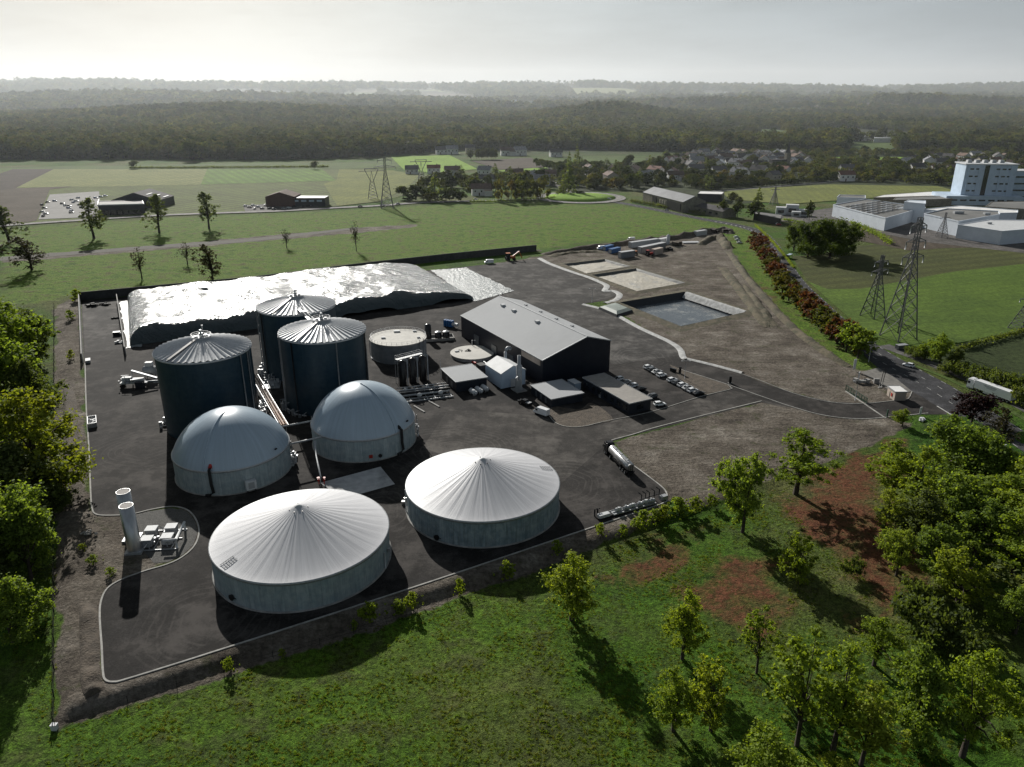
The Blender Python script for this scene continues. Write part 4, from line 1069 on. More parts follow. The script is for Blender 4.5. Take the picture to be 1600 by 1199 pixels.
# feeder machine left of the front silo
fx, fy = G(216, 604); t = thing('solids_feeder', 'white feeding machine with inclined conveyor running to the front silo', 'feeder machine', (fx, fy, 0), .12)
mb = MB(); mb.box((-1, 0, 1.6), (9, 2.4, .4)); mb.box((-3.5, .6, 2.6), (3, 1.6, 1.6)); mb.box((.4, -.2, 2.4), (3.5, 2.2, 1.2)); mb.build('hopper', white_p, t)
mb = MB(); mb.box((1.4, -1.9, 1.3), (2.6, 2.0, 2.4)); mb.build('drive_cabinet', blue_m if 0 else dark_cl, t)
mb = MB(); mb.bar((-2.0, 1.8, 5.2), (6.5, .5, 2.6), .9, .5); mb.build('conveyor', galv, t)
mb = MB(); mb.bar((-2.2, 1.2, 0), (-2, 1.8, 5.3), .18); mb.bar((-2.2, 2.4, 0), (-2, 1.8, 5.3), .18); mb.bar((-4, 0, 0), (-4, 0, 4.2), .15); mb.bar((-5, 0, 4.2), (-2.5, 0, 4.2), .15); mb.build('support_frame', galv, t)
for k, y in enumerate((-1.0, 1.0)):
    mb = MB(); mb.tube([(-5.0, y - .25, .6), (-5.0, y + .25, .6)], .6, 14); mb.build('wheel', black_rub, t)
mb = MB(); mb.tube([(2, .2, 1.6), (9, .6, 1.5)], .35, 10); mb.tube([(5, .9, .8), (9, 1.2, .8)], .25, 10); mb.build('feed_pipe', galv, t)
q = random.Random(9)
for i in range(12): mb = MB(); mb.box((q.uniform(-5.5, -1), q.uniform(-1.6, 1.6), q.uniform(1.9, 3.0)), (q.uniform(.3, .8), q.uniform(.3, .8), q.uniform(.3, 1.0)), q.random()); mb.build('motor', silver_p, t)
t = thing('storage_hopper', 'pale steel hopper with white box on top beside the front silo', 'hopper', (*G(237, 590), 0), .1)
mb = MB(); mb.tube([(-2.2, 0, 2.6), (2.2, 0, 2.6)], 1.7, 18); mb.build('drum', silver_p, t); mb = MB(); mb.box((-.3, .5, 5.0), (2.4, 1.8, 1.4)); mb.build('top_box', white_p, t)
[MB().box((x, y, .7), (.2, .2, 1.4)).build('leg', galv, t) for x in (-1.8, 1.8) for y in (-1, 1)]

# pipe bridge between the silos
t = thing('pipe_bridge', 'rusty pipe bridge on posts running between the navy silos', 'pipe bridge', (0, 0, 0))
A, B = Vector((*G(397, 585, 4.6), 4.6)), Vector((*G(444, 664, 4.6), 4.6)); d = (B - A).normalized(); n = Vector((-d.y, d.x, 0))
mb = MB(); [mb.tube([A + n * o_, B + n * o_], w, 8) for o_, w in ((0, .3), (.8, .18), (-.7, .15))]; mb.build('pipe', rust, t)
mb = MB(); mb.bar(A + n * 1.2 + Vector((0, 0, -.3)), B + n * 1.2 + Vector((0, 0, -.3)), .15, .25); mb.bar(A - n * 1.2 + Vector((0, 0, -.3)), B - n * 1.2 + Vector((0, 0, -.3)), .15, .25); mb.build('tray', galv, t)
for k in range(6):
    p = A.lerp(B, (k + .3) / 5.8); mb = MB(); [mb.bar((p.x + n.x * s_, p.y + n.y * s_, 0), (p.x + n.x * s_, p.y + n.y * s_, 4.5), .16) for s_ in (-1.2, 1.2)]; mb.bar(p - n * 1.2 - Vector((0, 0, .4)), p + n * 1.2 - Vector((0, 0, .4)), .14); mb.build('support_frame', galv, t)
def pipe_run(name, label, P3, r, m=galv, cat='pipe', extra=None):
    t = thing(name, label, cat, P3[0]); o = Vector(P3[0]); mb = MB(); mb.tube([Vector(p) - o for p in P3], r, 10); mb.build('pipe', m, t)
    return t
def g3(px, py, z): x, y = G(px, py, z); return (x, y, z)
pipe_run('gas_pipe', 'straight galvanised pipe from pipe bridge to the right gas dome', [g3(441, 667, 4.6), g3(487, 658, 4.6)], .28)
pipe_run('gas_pipe', 'pale pipe linking the two gas domes near their rims', [g3(453, 694, 6.2), g3(503, 683, 6.2)], .25)
t = pipe_run('gas_pipe', 'pale pipe running from the right gas dome to the red valves', [g3(492, 690, 6.2), g3(494, 712, 6.0), g3(501, 746, 3.2), g3(501, 755, .2)], .22)
t = thing('valve_group', 'two small red valves at the pipe end beside the concrete pad', 'valves', g3(504, 757, 0))
for x in (-.9, .5): mb = MB(); mb.tube([(x, 0, 0), (x, 0, 1.9)], .14, 8); mb.box((x, 0, 1.3), (.5, .4, .5)); mb.build('valve_body', red_m, t); mb = MB(); mb.cyl((x, 0, 1.9), .45, .1, 12); mb.build('handwheel', red_m, t)
def pump_cluster(px, py, label, n, seed, w, l, rz):
    q = random.Random(seed); t = thing('pump_station', label, 'pump station', (*G(px, py), 0), rz)
    mb = MB(); mb.box((0, 0, .12), (w, l, .24)); mb.build('base_frame', galv, t)
    for i in range(n):
        x, y = q.uniform(-w, w) * .4, (i / max(1, n - 1) - .5) * l * .85; mb = MB(); k = i % 3
        if k == 0: mb.tube([(x - .7, y, .9), (x + .7, y, .9)], .38, 12); mb.box((x, y, .45), (.8, .5, .6)); nm = 'pump'
        elif k == 1: mb.tube([(x, y, .2), (x, y, 2.0), (x + .9, y, 2.0), (x + .9, y, .3)], .17, 8); nm = 'pipe'
        else: mb.box((x, y, .8), (.9, .8, 1.3)); mb.box((x, y, 1.6), (.4, .4, .3)); nm = 'valve_box'
        mb.build(nm, [galv, silver_p, white_p][i % 3], t)
    return t
pump_cluster(411, 640, 'row of silver pumps along the right side of the front silo', 14, 3, 2.6, 16, .28)
pump_cluster(425, 600, 'cluster of grey pumps and pipes between front and rear silos', 10, 5, 6, 10, .2)
pump_cluster(457, 720, 'valve cluster between the two gas domes', 7, 6, 2.0, 7, .1)

# filter columns, pipe skid
t = thing('filter_columns', 'three tall black filter columns with railed top platform', 'filter columns', (*G(646, 598), 0))
ox, oy = t.location.x, t.location.y
for px, py in ((630, 602), (645.5, 598), (661.5, 594)):
    x, y = G(px, py); mb = MB(); mb.lathe([(1.35, 0), (1.35, 8.6), (.9, 9.1), (.05, 9.3)], 22, (x - ox, y - oy)); mb.build('column', black_p, t)
    mb = MB(); mb.tube([(x - ox + 1.75, y - oy - .2, .2), (x - ox + 1.75, y - oy - .2, 9.4), (x - ox + .3, y - oy, 9.7)], .2, 8); mb.build('pipe', galv, t)
A, B = Vector((*G(627, 603), 0)) - Vector((ox, oy, 0)), Vector((*G(666, 592), 0)) - Vector((ox, oy, 0)); d = (B - A).normalized(); n = Vector((-d.y, d.x, 0))
mb = MB()
for s_ in (1.7, 3.2):
    for k in range(8): p = A.lerp(B, k / 7) + n * s_; mb.bar(p + Vector((0, 0, 9.0)), p + Vector((0, 0, 10.2)), .06)
    for z in (9.6, 10.2): mb.bar(A + n * s_ + Vector((0, 0, z)), B + n * s_ + Vector((0, 0, z)), .06)
mb.bar(A + n * 2.4 + Vector((0, 0, 9.0)), B + n * 2.4 + Vector((0, 0, 9.0)), 1.6, .1); mb.build('platform', galv, t)
mb = MB(); [mb.bar(q + n * s_, q + n * s_ + Vector((0, 0, 9)), .16) for q in (A, B) for s_ in (1.7, 3.2)]; mb.build('support_frame', galv, t)
t = thing('gas_cleaning_skid', 'long skid of parallel silver pipes in front of the black columns', 'pipe skid', (*G(662, 617), 0), math.radians(18))
for k, (y, z, r_, l) in enumerate(((-1.8, 1.1, .35, 17), (-.7, 1.5, .45, 18), (.4, 1.2, .5, 16), (1.4, 1.8, .3, 18), (2.4, 1.2, .42, 15), (3.2, 2.1, .2, 17))):
    mb = MB(); mb.tube([(-l / 2, y, z), (l / 2, y, z)], r_, 12); mb.build('pipe', [galv, black_m, steel][k % 3], t)
mb = MB()
for y in (-3.2, -5.4): mb.bar((-8.5, y, .35), (9, y, .35), .25, .45)
for x in np.linspace(-8, 8.5, 7): mb.bar((x, -5.4, .5), (x, 3.6, .5), .16)
mb.build('frame', galv, t)
for k, x in enumerate((-5.5, -2, 1.8, 5.2)): mb = MB(); mb.sphere((x, 2.7 - (k % 2) * 5.9, 1.4), (.9, .7, .7)); mb.build('vessel', white_p if k % 2 else silver_p, t)
mb = MB(); [mb.tube([(x, -1, .8), (x, -1, 2.8), (x, 1.5, 2.8)], .12, 8) for x in (-6.5, -3, 0.2, 3.6, 6.8)]; mb.build('cross_pipe', galv, t)
for k, (px, py) in enumerate(((655, 640), (678, 632))):
    t = thing('concrete_beam', ['left concrete beam lying in the skid shadow', 'right concrete beam lying in the skid shadow'][k], 'beam', (*G(px, py), .03), math.radians(-52))
    mb = MB(); mb.box((0, 0, .15), (6.5, .5, .3)); mb.build('beam', concrete, t)
t = thing('tank_bund', 'concrete bund holding one tall and two squat dark tanks', 'bund', (*G(686, 530), 0), math.radians(12))
mb = MB()
for x, y, w, l in ((0, -3, 12, .3), (0, 3, 12, .3), (-6, 0, .3, 6), (6, 0, .3, 6)): mb.box((x, y, .55), (w, l, 1.1))
mb.box((0, 0, .1), (12, 6, .2)); mb.build('bund_wall', concrete, t)
mb = MB(); mb.lathe([(1.35, .2), (1.35, 6.2), (.8, 6.7), (.05, 6.8)], 24, (-4.4, .2)); mb.build('tall_tank', black_p, t)
for x in (-.2, 3.1): mb = MB(); mb.lathe([(1.4, .2), (1.4, 2.8), (1.2, 3.0)], 24, (x, .6)); mb.build('squat_tank', black_p, t); mb = MB(); mb.lathe([(1.3, 2.95), (.5, 3.3), (.05, 3.35)], 20, (x, .6)); mb.build('lid', silver_p, t)
t = thing('blue_equipment_rack', 'blue steel rack and white drum beside the hall corner', 'rack', (*G(703, 511), 0), math.radians(-30))
mb = MB(); [mb.box((x, 0, 1.6), (.8, 1.8, 2.8)) for x in (-2.4, -1.2, 0, 1.2)]; mb.build('rack_panel', blue_m, t)
mb = MB(); mb.tube([(1.6, -.3, 1.6), (4.4, -.3, 1.6)], .75, 14); mb.build('drum', white_p, t)
mb = MB(); [mb.box((x, y, .1), (.2, 2.2, .2)) for x in (-2.6, 1.8, 4) for y in (0,)]; mb.build('base_frame', black_m, t)

# ------------------------------------------------------------------ buildings of the plant
def frame_rect(near, left, right, z):
    """rectangle from three corners seen at height z: near corner, its left and right neighbours"""
    a, b, c = Vector(G(*near, z)), Vector(G(*left, z)), Vector(G(*right, z))
    u, v = b - a, c - a
    if u.length > v.length: e = u.normalized(); f = Vector((-e.y, e.x)); f = f if f.dot(v) > 0 else -f
    else: f = v.normalized(); e = Vector((-f.y, f.x)); e = e if e.dot(u) > 0 else -e
    return a, e, f, u.length, v.length
def box_building(name, label, near, left, right, h, wm, rm, over=.25, para=False, cat='building'):
    a, e, f, lu, lv = frame_rect(near, left, right, h); c = a + e * lu / 2 + f * lv / 2; rz = math.atan2(f.y, f.x)
    t = thing(name, label, cat, (c.x, c.y, 0), rz)
    if Vector((-math.sin(rz), math.cos(rz))).dot(e) < 0: sgn = -1
    else: sgn = 1
    MB().box((0, 0, (h - .2) / 2), (lv - .1, lu - .1, h - .2)).build('wall', wm, t)
    MB().box((0, 0, h - .1), (lv + over * 2, lu + over * 2, .25)).build('roof', rm, t)
    mb = MB()
    for x, y, w, l in ((0, -lu / 2 - over, lv + 2 * over + .1, .12), (0, lu / 2 + over, lv + 2 * over + .1, .12), (-lv / 2 - over, 0, .12, lu + 2 * over - .1), (lv / 2 + over, 0, .12, lu + 2 * over - .1)): mb.box((x, y, h - .07), (w, l, .36))
    mb.build('fascia', galv if not para else silver_p, t)
    return t, lv, lu, sgn
rib_dark = panel_mat('dark_trapezoid_sheet', (.02, .024, .032), (.014, .017, .023), .9, 40, .7, .5, .1)
t, w, l, sg = box_building('office_block', 'long low dark office with gravel roof half in the hall shadow', (983.5, 630.5), (911.5, 590), (1017, 622.6), 3.9, dark_cl, roof_tan)
for k in range(7):
    MB().box((-w / 2 - .02, -l / 2 + 2.2 + k * 3.6, 1.9), (.14, 1.7, 1.5)).build('window', glass_m, t)
MB().box((-w / 2 - .03, 3.0, 1.2), (.12, 1.0, 2.2)).build('door', silver_p, t)
MB().box((0, -l / 2 - .02, 1.9), (2.4, .14, 1.4)).build('window', glass_m, t)
t, w, l, sg = box_building('dark_outbuilding', 'square dark outbuilding with pale flat roof beside the white van', (861.6, 623.8), (829.7, 602), (902, 609.7), 3.0, dark_cl, roof_grey)
for k in (-3.4, 0, 3.2): MB().box((-w / 2 - .02 + 0, k, 1.3), (.1, 1.1, 1.9)).build('louvre_door', grey_p, t)
t, w, l, sg = box_building('compressor_house', 'square dark shed with grey flat roof behind the white gas bottles', (712.5, 597), (689.6, 576), (751.5, 584.4), 3.8, dark_cl, roof_grey)
for k in (-3, 1.5): MB().box((-w / 2 - .02, k, 1.5), (.1, 2.0, 2.4)).build('door', grey_p, t)
# boiler house with a two-pitch roof
def gable_house(name, label, a, e, f, lu, lv, h, ridge, wm, rm, ridge_along='e', cat='building', over=.3, ridge_t=.5, h2=None, thick=.18):
    """a: near corner, e/f unit axes with lengths; ridge runs along e, gables face f"""
    c = a + e * lu / 2 + f * lv / 2; t = thing(name, label, cat, (c.x, c.y, 0)); h2 = h if h2 is None else h2
    def L(i, j, z): p = e * (i - .5) * lu + f * (j - .5) * lv; return (p.x, p.y, z)
    mb = MB()
    for i in (0, 1):
        q = [L(i, 0, -.1), L(i, 1, -.1), L(i, 1, h2), L(i, ridge_t, ridge), L(i, 0, h)]
        mb.poly(q if i == 0 else q[::-1], uv=[(0, 0), (lv, 0), (lv, h2), (lv * ridge_t, ridge), (0, h)] if i == 0 else [(0, h), (lv * ridge_t, ridge), (lv, h2), (lv, 0), (0, 0)])
    mb.poly([L(0, 0, -.1), L(0, 0, h), L(1, 0, h), L(1, 0, -.1)], uv=[(0, 0), (0, h), (lu, h), (lu, 0)])
    mb.poly([L(0, 1, -.1), L(1, 1, -.1), L(1, 1, h2), L(0, 1, h2)], uv=[(0, 0), (lu, 0), (lu, h2), (0, h2)])
    mb.build('wall', wm, t)
    oi, oj = over / lu, over / lv; s1 = (ridge - h) / ridge_t; s2 = (ridge - h2) / (1 - ridge_t); mb = MB(); z = .04
    for (j0, z0, j1, z1) in ((-oj, h - s1 * oj, ridge_t, ridge), (ridge_t, ridge, 1 + oj, h2 - s2 * oj)):
        A_ = [L(-oi, j0, z0 + z), L(1 + oi, j0, z0 + z), L(1 + oi, j1, z1 + z), L(-oi, j1, z1 + z)]; n = len(mb.v)
        mb.v += A_ + [(p[0], p[1], p[2] + thick) for p in A_]
        for q in ((0, 3, 2, 1), (4, 5, 6, 7), (0, 1, 5, 4), (1, 2, 6, 5), (2, 3, 7, 6), (3, 0, 4, 7)): mb.face([n + i for i in q])
    mb.build('roof', rm, t); return t, L
a = Vector(G(848, 563.8, 9)); b = Vector(G(720.4, 493.5, 9)); e = (b - a).normalized(); f = Vector((-e.y, e.x)); cR = Vector(G(954.5, 533, 11.7))
if f.dot(cR - a) < 0: f = -f
lu = (b - a).length; lv = (cR - a).dot(f)
# ridge: where the sight line of the gable peak meets the gable plane
rt, rz_ = .66, 13.0; best = 1e9
for k in np.arange(.4, .85, .005):
    p = a + f * lv * k
    z = hgt(p.x, p.y, 526.4); x, _ = proj(p.x, p.y, z)
    if abs(x - 917) < best: best = abs(x - 917); rt, rz_ = float(k), z
hall_m = panel_mat('hall_sheet', (.016, .02, .03), (.012, .015, .022), 1.0, 60, .75, .45, .1)
hall, HL = gable_house('process_hall', 'long dark process hall with grey two-pitch roof and ridge vents', a, e, f, lu, lv, 9.0, rz_, hall_m, roof_grey, ridge_t=rt, h2=11.7, over=.25)
mb = MB()
for i, j, z in ((.84, rt - .14, None), (.70, rt - .14, None), (.42, rt - .14, None)):
    zz = 9 + (rz_ - 9) * j / rt; p = HL(i, j, zz + .55); o = MB().box(p, (1.7, 1.5, .7), math.atan2(e.y, e.x)).build('roof_vent', white_p, hall)
for i in (.78, .6, .42, .25): zz = rz_ - (rz_ - 11.7) * .16 / (1 - rt); p = HL(i, rt + .16, zz + .5); MB().box(p, (1.2, 1.0, .5), math.atan2(e.y, e.x)).build('roof_vent', silver_p, hall)
mb = MB(); mb.bar(HL(-.004, rt, rz_ + .25), HL(1.004, rt, rz_ + .25), .5, .12); mb.build('ridge_cap', galv, hall)
mb = MB(); mb.bar(HL(-.004, -.008, 9.05), HL(1.004, -.008, 9.05), .22, .3); mb.bar(HL(-.0045, -.008, 9.2), HL(-.0045, rt, rz_ + .1), .2, .35); mb.bar(HL(-.0045, rt, rz_ + .1), HL(-.0045, 1.008, 11.8), .2, .35); mb.build('gutter', galv, hall)
rz = math.atan2(e.y, e.x)
p = HL(.12, -.006, 7.7); MB().box(p, (13, .25, 2.0), rz).build('louvre_panel', beige_m, hall)
for i in (.35, .55, .78): MB().box(HL(i, -.004, 2.2), (4.2, .2, 4.4), rz).build('sliding_door', grey_p, hall)
a2 = Vector(G(783, 585, 5.4)); b2 = Vector(G(758.5, 569.4, 5.4)); e2 = e; f2 = f
lu2, lv2 = (b2 - a2).length, 9.6
blr, BL_ = gable_house('boiler_house', 'white panel boiler house with bright pitched roof beside the flue stack', a2, e2, f2, lu2, lv2, 5.4, 7.6, pale_blue, white_p, over=.2)
mb = MB(); mb.box(BL_(-.02, .5, 1.5), (.1, 2.2, 3.0), rz); mb.build('door', white_p, blr)
x, y = G(811, 610); t = thing('flue_stack', 'galvanised flue stack on a square concrete base', 'flue', (x, y, 0), rz)
MB().box((0, 0, .15), (4.6, 4.0, .3)).build('base', concrete, t); mb = MB(); mb.lathe([(1.3, .3), (1.3, .8), (1.05, 1.2), (1.0, 9.0), (.6, 9.4), (.55, 12.6), (.45, 12.6), (.45, 9)], 24); mb.build('flue', galv, t)
mb = MB(); mb.box((-1.4, 1.2, 2.4), (1.2, 1.6, 4.6)); mb.tube([(-1, .9, 5.4), (-2.6, 2.6, 5.4)], .45, 10); mb.build('heat_unit', silver_p, t)
x, y = G(790, 577); t = thing('ventilation_duct', 'curved silver duct rising behind the white boiler house', 'duct', (x, y, 0))
mb = MB(); mb.tube([(0, 0, 0), (0, 0, 6.6), (.2, .1, 7.5), (.8, .5, 8.1), (1.6, 1.0, 8.0), (1.8, 1.2, 7.4)], .6, 14); mb.build('duct', galv, t)
t = thing('dosing_unit', 'dark box with pipes between the round pit and boiler house', 'dosing unit', (*G(752, 577), 0), rz); mb = MB(); mb.box((0, 0, 1), (3.4, 2.6, 2)); mb.build('housing', black_m, t); mb = MB(); mb.tube([(1, -1.6, 0), (1, -1.6, 2.4), (-1, -1.6, 2.4)], .2, 8); mb.build('pipe', galv, t); mb = MB(); mb.tube([(2.2, 1, 1.8), (4.2, 1.6, 1.8)], .4, 10); mb.build('motor', red_m, t)
t = thing('white_tarpaulin_box', 'blue-white cabin between the outbuilding and the office', 'cabin', (*G(897, 607), 0), rz); MB().box((0, 0, 1.3), (4.4, 2.6, 2.5)).build('body', pale_blue, t); MB().box((0, 0, 2.62), (4.6, 2.8, .12)).build('roof', white_p, t)
for k, (px, py) in enumerate(((739.5, 617), (748.5, 614), (757.5, 611))):
    t = thing('gas_bottle', 'white horizontal gas tank, ' + ['nearest the pipe skid of three', 'between its two twins', 'nearest the boiler house of three'][k], 'gas tank', (*G(px, py), 0), rz + .05, 'white gas tanks by the compressor shed')
    mb = MB(); mb.tube([(-1.9, 0, 1.15), (-1.6, 0, 1.15), (1.6, 0, 1.15), (1.9, 0, 1.15)], [.45, .85, .85, .45], 18); mb.build('tank', white_p, t)
    for x in (-1.1, 1.1): MB().box((x, 0, .25), (.3, 1.3, .6)).build('leg', concrete, t)
for (x, z, nm) in ((665, 0, 'mast'),):
    t = thing('lightning_mast', 'thin white mast at the corner of the compressor shed', 'mast', (*G(689, 592), 0)); mb = MB(); mb.tube([(0, 0, 0), (0, 0, 7.5)], [.12, .06], 6); mb.build('pole', white_p, t)

# flare station
for k, (px, py, pt) in enumerate(((211.5, 861, 790), (207.5, 842, 768))):
    x, y = G(px, py); hh = hgt(x, y, pt)
    t = thing('flare_stack', ['front steel flare cylinder with a long shadow on the asphalt', 'rear steel flare cylinder half hidden by its twin'][k], 'flare', (x, y, 0), group='flare cylinders')
    MB().lathe([(1.5, .5), (1.5, hh), (1.36, hh), (1.36, hh - .3)], 40).build('shroud', steel, t)
    MB().disc(1.38, hh - .06, 30).build('burner_mouth', mat('flare_lining', (.36, .33, .31), None, 1, .8), t)
    MB().box((0, 0, .25), (3.6, 3.4, .5), .15).build('base', silver_p, t)
t = thing('blower_skid', 'open skid with four white machine boxes beside the flare cylinders', 'blower skid', (*G(251, 846), 0), .1)
for i, (x, y) in enumerate(((-2.6, 2.6), (1.6, 3.2), (-2.2, -1.6), (2.0, -1.0))):
    mb = MB(); mb.box((x, y, 1.1), (2.3, 2.0, 1.7)); mb.box((x, y - 1.05, .8), (1.6, .3, 1.0)); o = mb.build('blower_box', silver_p, t)
    MB().box((x, y, 2.0), (2.5, 2.3, .14)).build('lid', white_p, o)
mb = MB(); mb.tube([(4.3, 4.2, 2.2), (4.6, -3.2, 2.2)], .3, 12); mb.tube([(4.6, -3.0, 2.1), (1.8, -3.2, 2.1)], .26, 12); mb.tube([(4.6, -3.2, 0), (4.6, -3.2, 2.2)], .26, 10); mb.tube([(4.2, 4.2, 0), (4.2, 4.2, 2.2)], .26, 10); mb.build('manifold_pipe', white_p, t)
mb = MB(); q = random.Random(2)
for i in range(26):
    x, y = q.uniform(-4.3, 3.2), q.uniform(-3.4, 4)
    if i % 2: mb.tube([(x, y, 0), (x, y, q.uniform(.6, 1.7)), (x + q.uniform(-1, 1), y + q.uniform(-1, 1), q.uniform(.6, 1.7))], .1, 6)
    else: mb.box((x, y, q.uniform(.3, 1.2)), (q.uniform(.3, .7),) * 2 + (q.uniform(.3, .8),), q.random())
mb.build('pipework', galv, t)
mb = MB(); [mb.bar((x, -3.8, .15), (x, 4.4, .15), .2, .2) for x in (-4.2, -.4, 3.4)]; [mb.bar((-4.2, y, .2), (4.6, y, .2), .2, .2) for y in (-3.8, 0.6, 4.4)]; mb.build('base_frame', galv, t)
scrapheap(138, 836, 'pale stones lying on the weedy ground left of the flare', 5, 12, .9, concrete, 'stone_pile', 'stones')

# basin lid, bollards, gate and entrance
cs = [Vector(G(a_, b_, 1.2)) for a_, b_ in ((937.5, 479.5), (962, 473), (987, 484), (963.8, 491))]; c = sum(cs, Vector((0, 0))) / 4
t = thing('pit_cover', 'grey-green domed fabric cover beside the water basin', 'pit cover', (c.x, c.y, 0)); mb = MB()
for z, k in ((-.05, 1.12), (1.1, 1.03), (1.9, .72), (2.1, .3)): mb.v += [((p - c).x * k, (p - c).y * k, z) for p in cs]
for r_ in range(3):
    for i in range(4): j = (i + 1) % 4; mb.face([r_ * 4 + i, r_ * 4 + j, r_ * 4 + 4 + j, r_ * 4 + 4 + i], m=0 if r_ else 1)
mb.face([12, 13, 14, 15]); mb.build('cover', [mat('green_fabric', (.26, .3, .27), (.2, .23, .21), .3, .6), black_m], t)
def pole_light(px, py, h, label):
    t = thing('lamp_post', label, 'lamp post', (*G(px, py), 0)); mb = MB(); mb.tube([(0, 0, 0), (0, 0, h)], [.12, .07], 8); mb.build('pole', galv, t)
    mb = MB(); mb.bar((-1.3, 0, h), (1.3, 0, h), .12, .08); mb.box((-1.3, 0, h - .05), (.7, .4, .12)); mb.box((1.3, 0, h - .05), (.7, .4, .12)); mb.build('lamp_head', galv, t)
pole_light(925, 473, 7, 'thin lamp post at the asphalt corner beside the basin lid')
pole_light(1069.5, 593, 7, 'thin lamp post behind the row of parked cars')
pole_light(1336, 626, 7, 'thin lamp post beside the green mesh gate')
pole_light(1357, 566, 8, 'thin lamp post on the grass by the main road')
for k, (px, py) in enumerate(((1062, 584), (1140.5, 599))):
    t = thing('access_terminal', ['black terminal pillar beside the waste bins', 'black terminal pillar at the tip of the parking bed'][k], 'terminal', (*G(px, py), 0)); MB().box((0, 0, 1.3), (.9, .5, 2.6)).build('pillar', black_m, t); MB().box((0, 0, .08), (1.3, .9, .16)).build('base', concrete, t)
for k in range(3):
    t = thing('waste_bin', ['left', 'middle', 'right'][k] + ' black waste bin behind the parked cars', 'bin', (*G(1048.5 + 3.2 * k, 580 + .9 * k), 0), -.5, 'black waste bins'); MB().box((0, 0, .6), (.7, .6, 1.1), taper=1.1).build('body', black_m, t); MB().box((0, 0, 1.2), (.82, .72, .1)).build('lid', black_p, t)
A, B = Vector((*G(1321, 610), 0)), Vector((*G(1354, 631), 0))
t = thing('sliding_gate', 'dark green mesh sliding gate standing open at the plant entrance', 'gate', A); d = B - A; mb = MB()
for k in range(9): p = d * k / 8; mb.bar(p, p + Vector((0, 0, 2.0)), .14)
for z in (.25, 1.95): mb.bar((0, 0, z), d + Vector((0, 0, z)), .12)
mb.build('gate_frame', green_m, t); mb = MB(); [mb.bar(d * k / 60 + Vector((0, 0, .25)), d * k / 60 + Vector((0, 0, 1.95)), .04) for k in range(61)]; mb.build('mesh_panel', green_m, t)
A, B = Vector((*G(1321, 611.5), .05)), Vector((*G(1384, 654), .05)); mb = MB(); mb.bar(A, B, .5, .12); struct(mb.build('gate_track', kerb_m))
t = thing('gate_post', 'dark gate post at the lower kerb of the entrance road', 'gate post', (*G(1385.5, 652), 0)); MB().box((0, 0, 1.2), (.35, .35, 2.4)).build('post', green_m, t); MB().box((0, 0, 2.45), (.45, .45, .1)).build('cap', green_m, t)
t, w, l, sg = box_building('kiosk', 'small cream entrance kiosk with red hose cabinet', (1399.5, 612.5), (1387.5, 603.5), (1413, 610), 3.2, beige_m, white_r, .12, cat='kiosk')
MB().box((-w / 2 - .03, -.6 * sg, 1.4), (.1, .9, 1.1)).build('hose_cabinet', red_m, t); MB().box((-w / 2 - .03, 1.2, 1.1), (.08, .9, 2.0)).build('door', beige_m, t)
def sign(name, px, py, h, w, label, m=white_p, d=.2, rz=0.3):
    t = thing(name, label, 'sign', (*G(px, py), 0), rz); MB().box((0, 0, h * .6), (w, d, h * .8)).build('panel', m, t); mb = MB(); [mb.bar((x, 0, 0), (x, 0, h * .3), .12) for x in (-w * .35, w * .35)]; mb.build('post', galv, t)
    return t
sign('totem_sign', 1334, 580, 4.6, 1.1, 'white totem sign at the verge before the entrance')
t = sign('direction_sign', 1341, 594, 3.0, 1.6, 'low white board behind the stones by the entrance', rz=.9)
sign('totem_sign', 1437, 650, 3.0, .8, 'small white sign by the hedge below the entrance road')
sign('totem_sign', 1567, 712, 3.4, .7, 'narrow white marker post beside the road below the purple tree')
for k, (px, py) in enumerate(((1374, 606), (1377.5, 605.5))):
    t = thing('flag_pole', ['left', 'right'][k] + ' dark flagpole of the pair beside the kiosk', 'pole', (*G(px, py), 0)); mb = MB(); mb.tube([(0, 0, 0), (1.0, 1, 6.5)], [.14, .09], 8); mb.build('pole', black_m, t); MB().box((0, 0, .1), (.8, .8, .2)).build('base', concrete, t)
scrapheap(1352, 598, 'row of pale boulders edging the verge at the entrance', 10, 31, 2.0, concrete, 'boulder_row', 'boulders')
scrapheap(1438, 657, 'white and grey scraps dumped by the fence at the entrance', 6, 32, 1.0, white_p, 'scrap_pile', 'scrap')

# west wire fence
L = [P(85, y) for y in np.linspace(480, 1135, 16)] + [P(88, 1140)]
t = thing('wire_fence', 'dark wire fence along the left edge of the site', 'fence', L[0]); o = L[0]
mbw = MB(); tot = 0
for a_, b_ in zip(L, L[1:]):
    for z in (.4, .9, 1.4, 1.9): mbw.bar(a_ - o + Vector((0, 0, z)), b_ - o + Vector((0, 0, z)), .035)
    k = max(1, int((b_ - a_).length / 6))
    for i in range(k):
        p = a_.lerp(b_, i / k) - o; mb = MB(); mb.bar(p, p + Vector((0, 0, 2.0)), .12); mb.build('post', fence_m, t)
mbw.build('wire', fence_m, t)
L = [P(*q) for q in ((88, 1140), (200, 1098), (350, 1052), (500, 1007), (700, 945), (860, 893), (1000, 842), (1085, 806), (1180, 770), (1260, 738), (1330, 712), (1400, 690))]
t = thing('wire_fence', 'low dark wire fence running below the yard embankment', 'fence', L[0]); o = L[0]; mbw = MB()
for a_, b_ in zip(L, L[1:]):
    for z in (.5, 1.3): mbw.bar(a_ - o + Vector((0, 0, z)), b_ - o + Vector((0, 0, z)), .03)
    k = max(1, int((b_ - a_).length / 6))
    for i in range(k): p = a_.lerp(b_, i / k) - o; mb = MB(); mb.bar(p, p + Vector((0, 0, 1.5)), .08); mb.build('post', fence_m, t)
mbw.build('wire', fence_m, t)
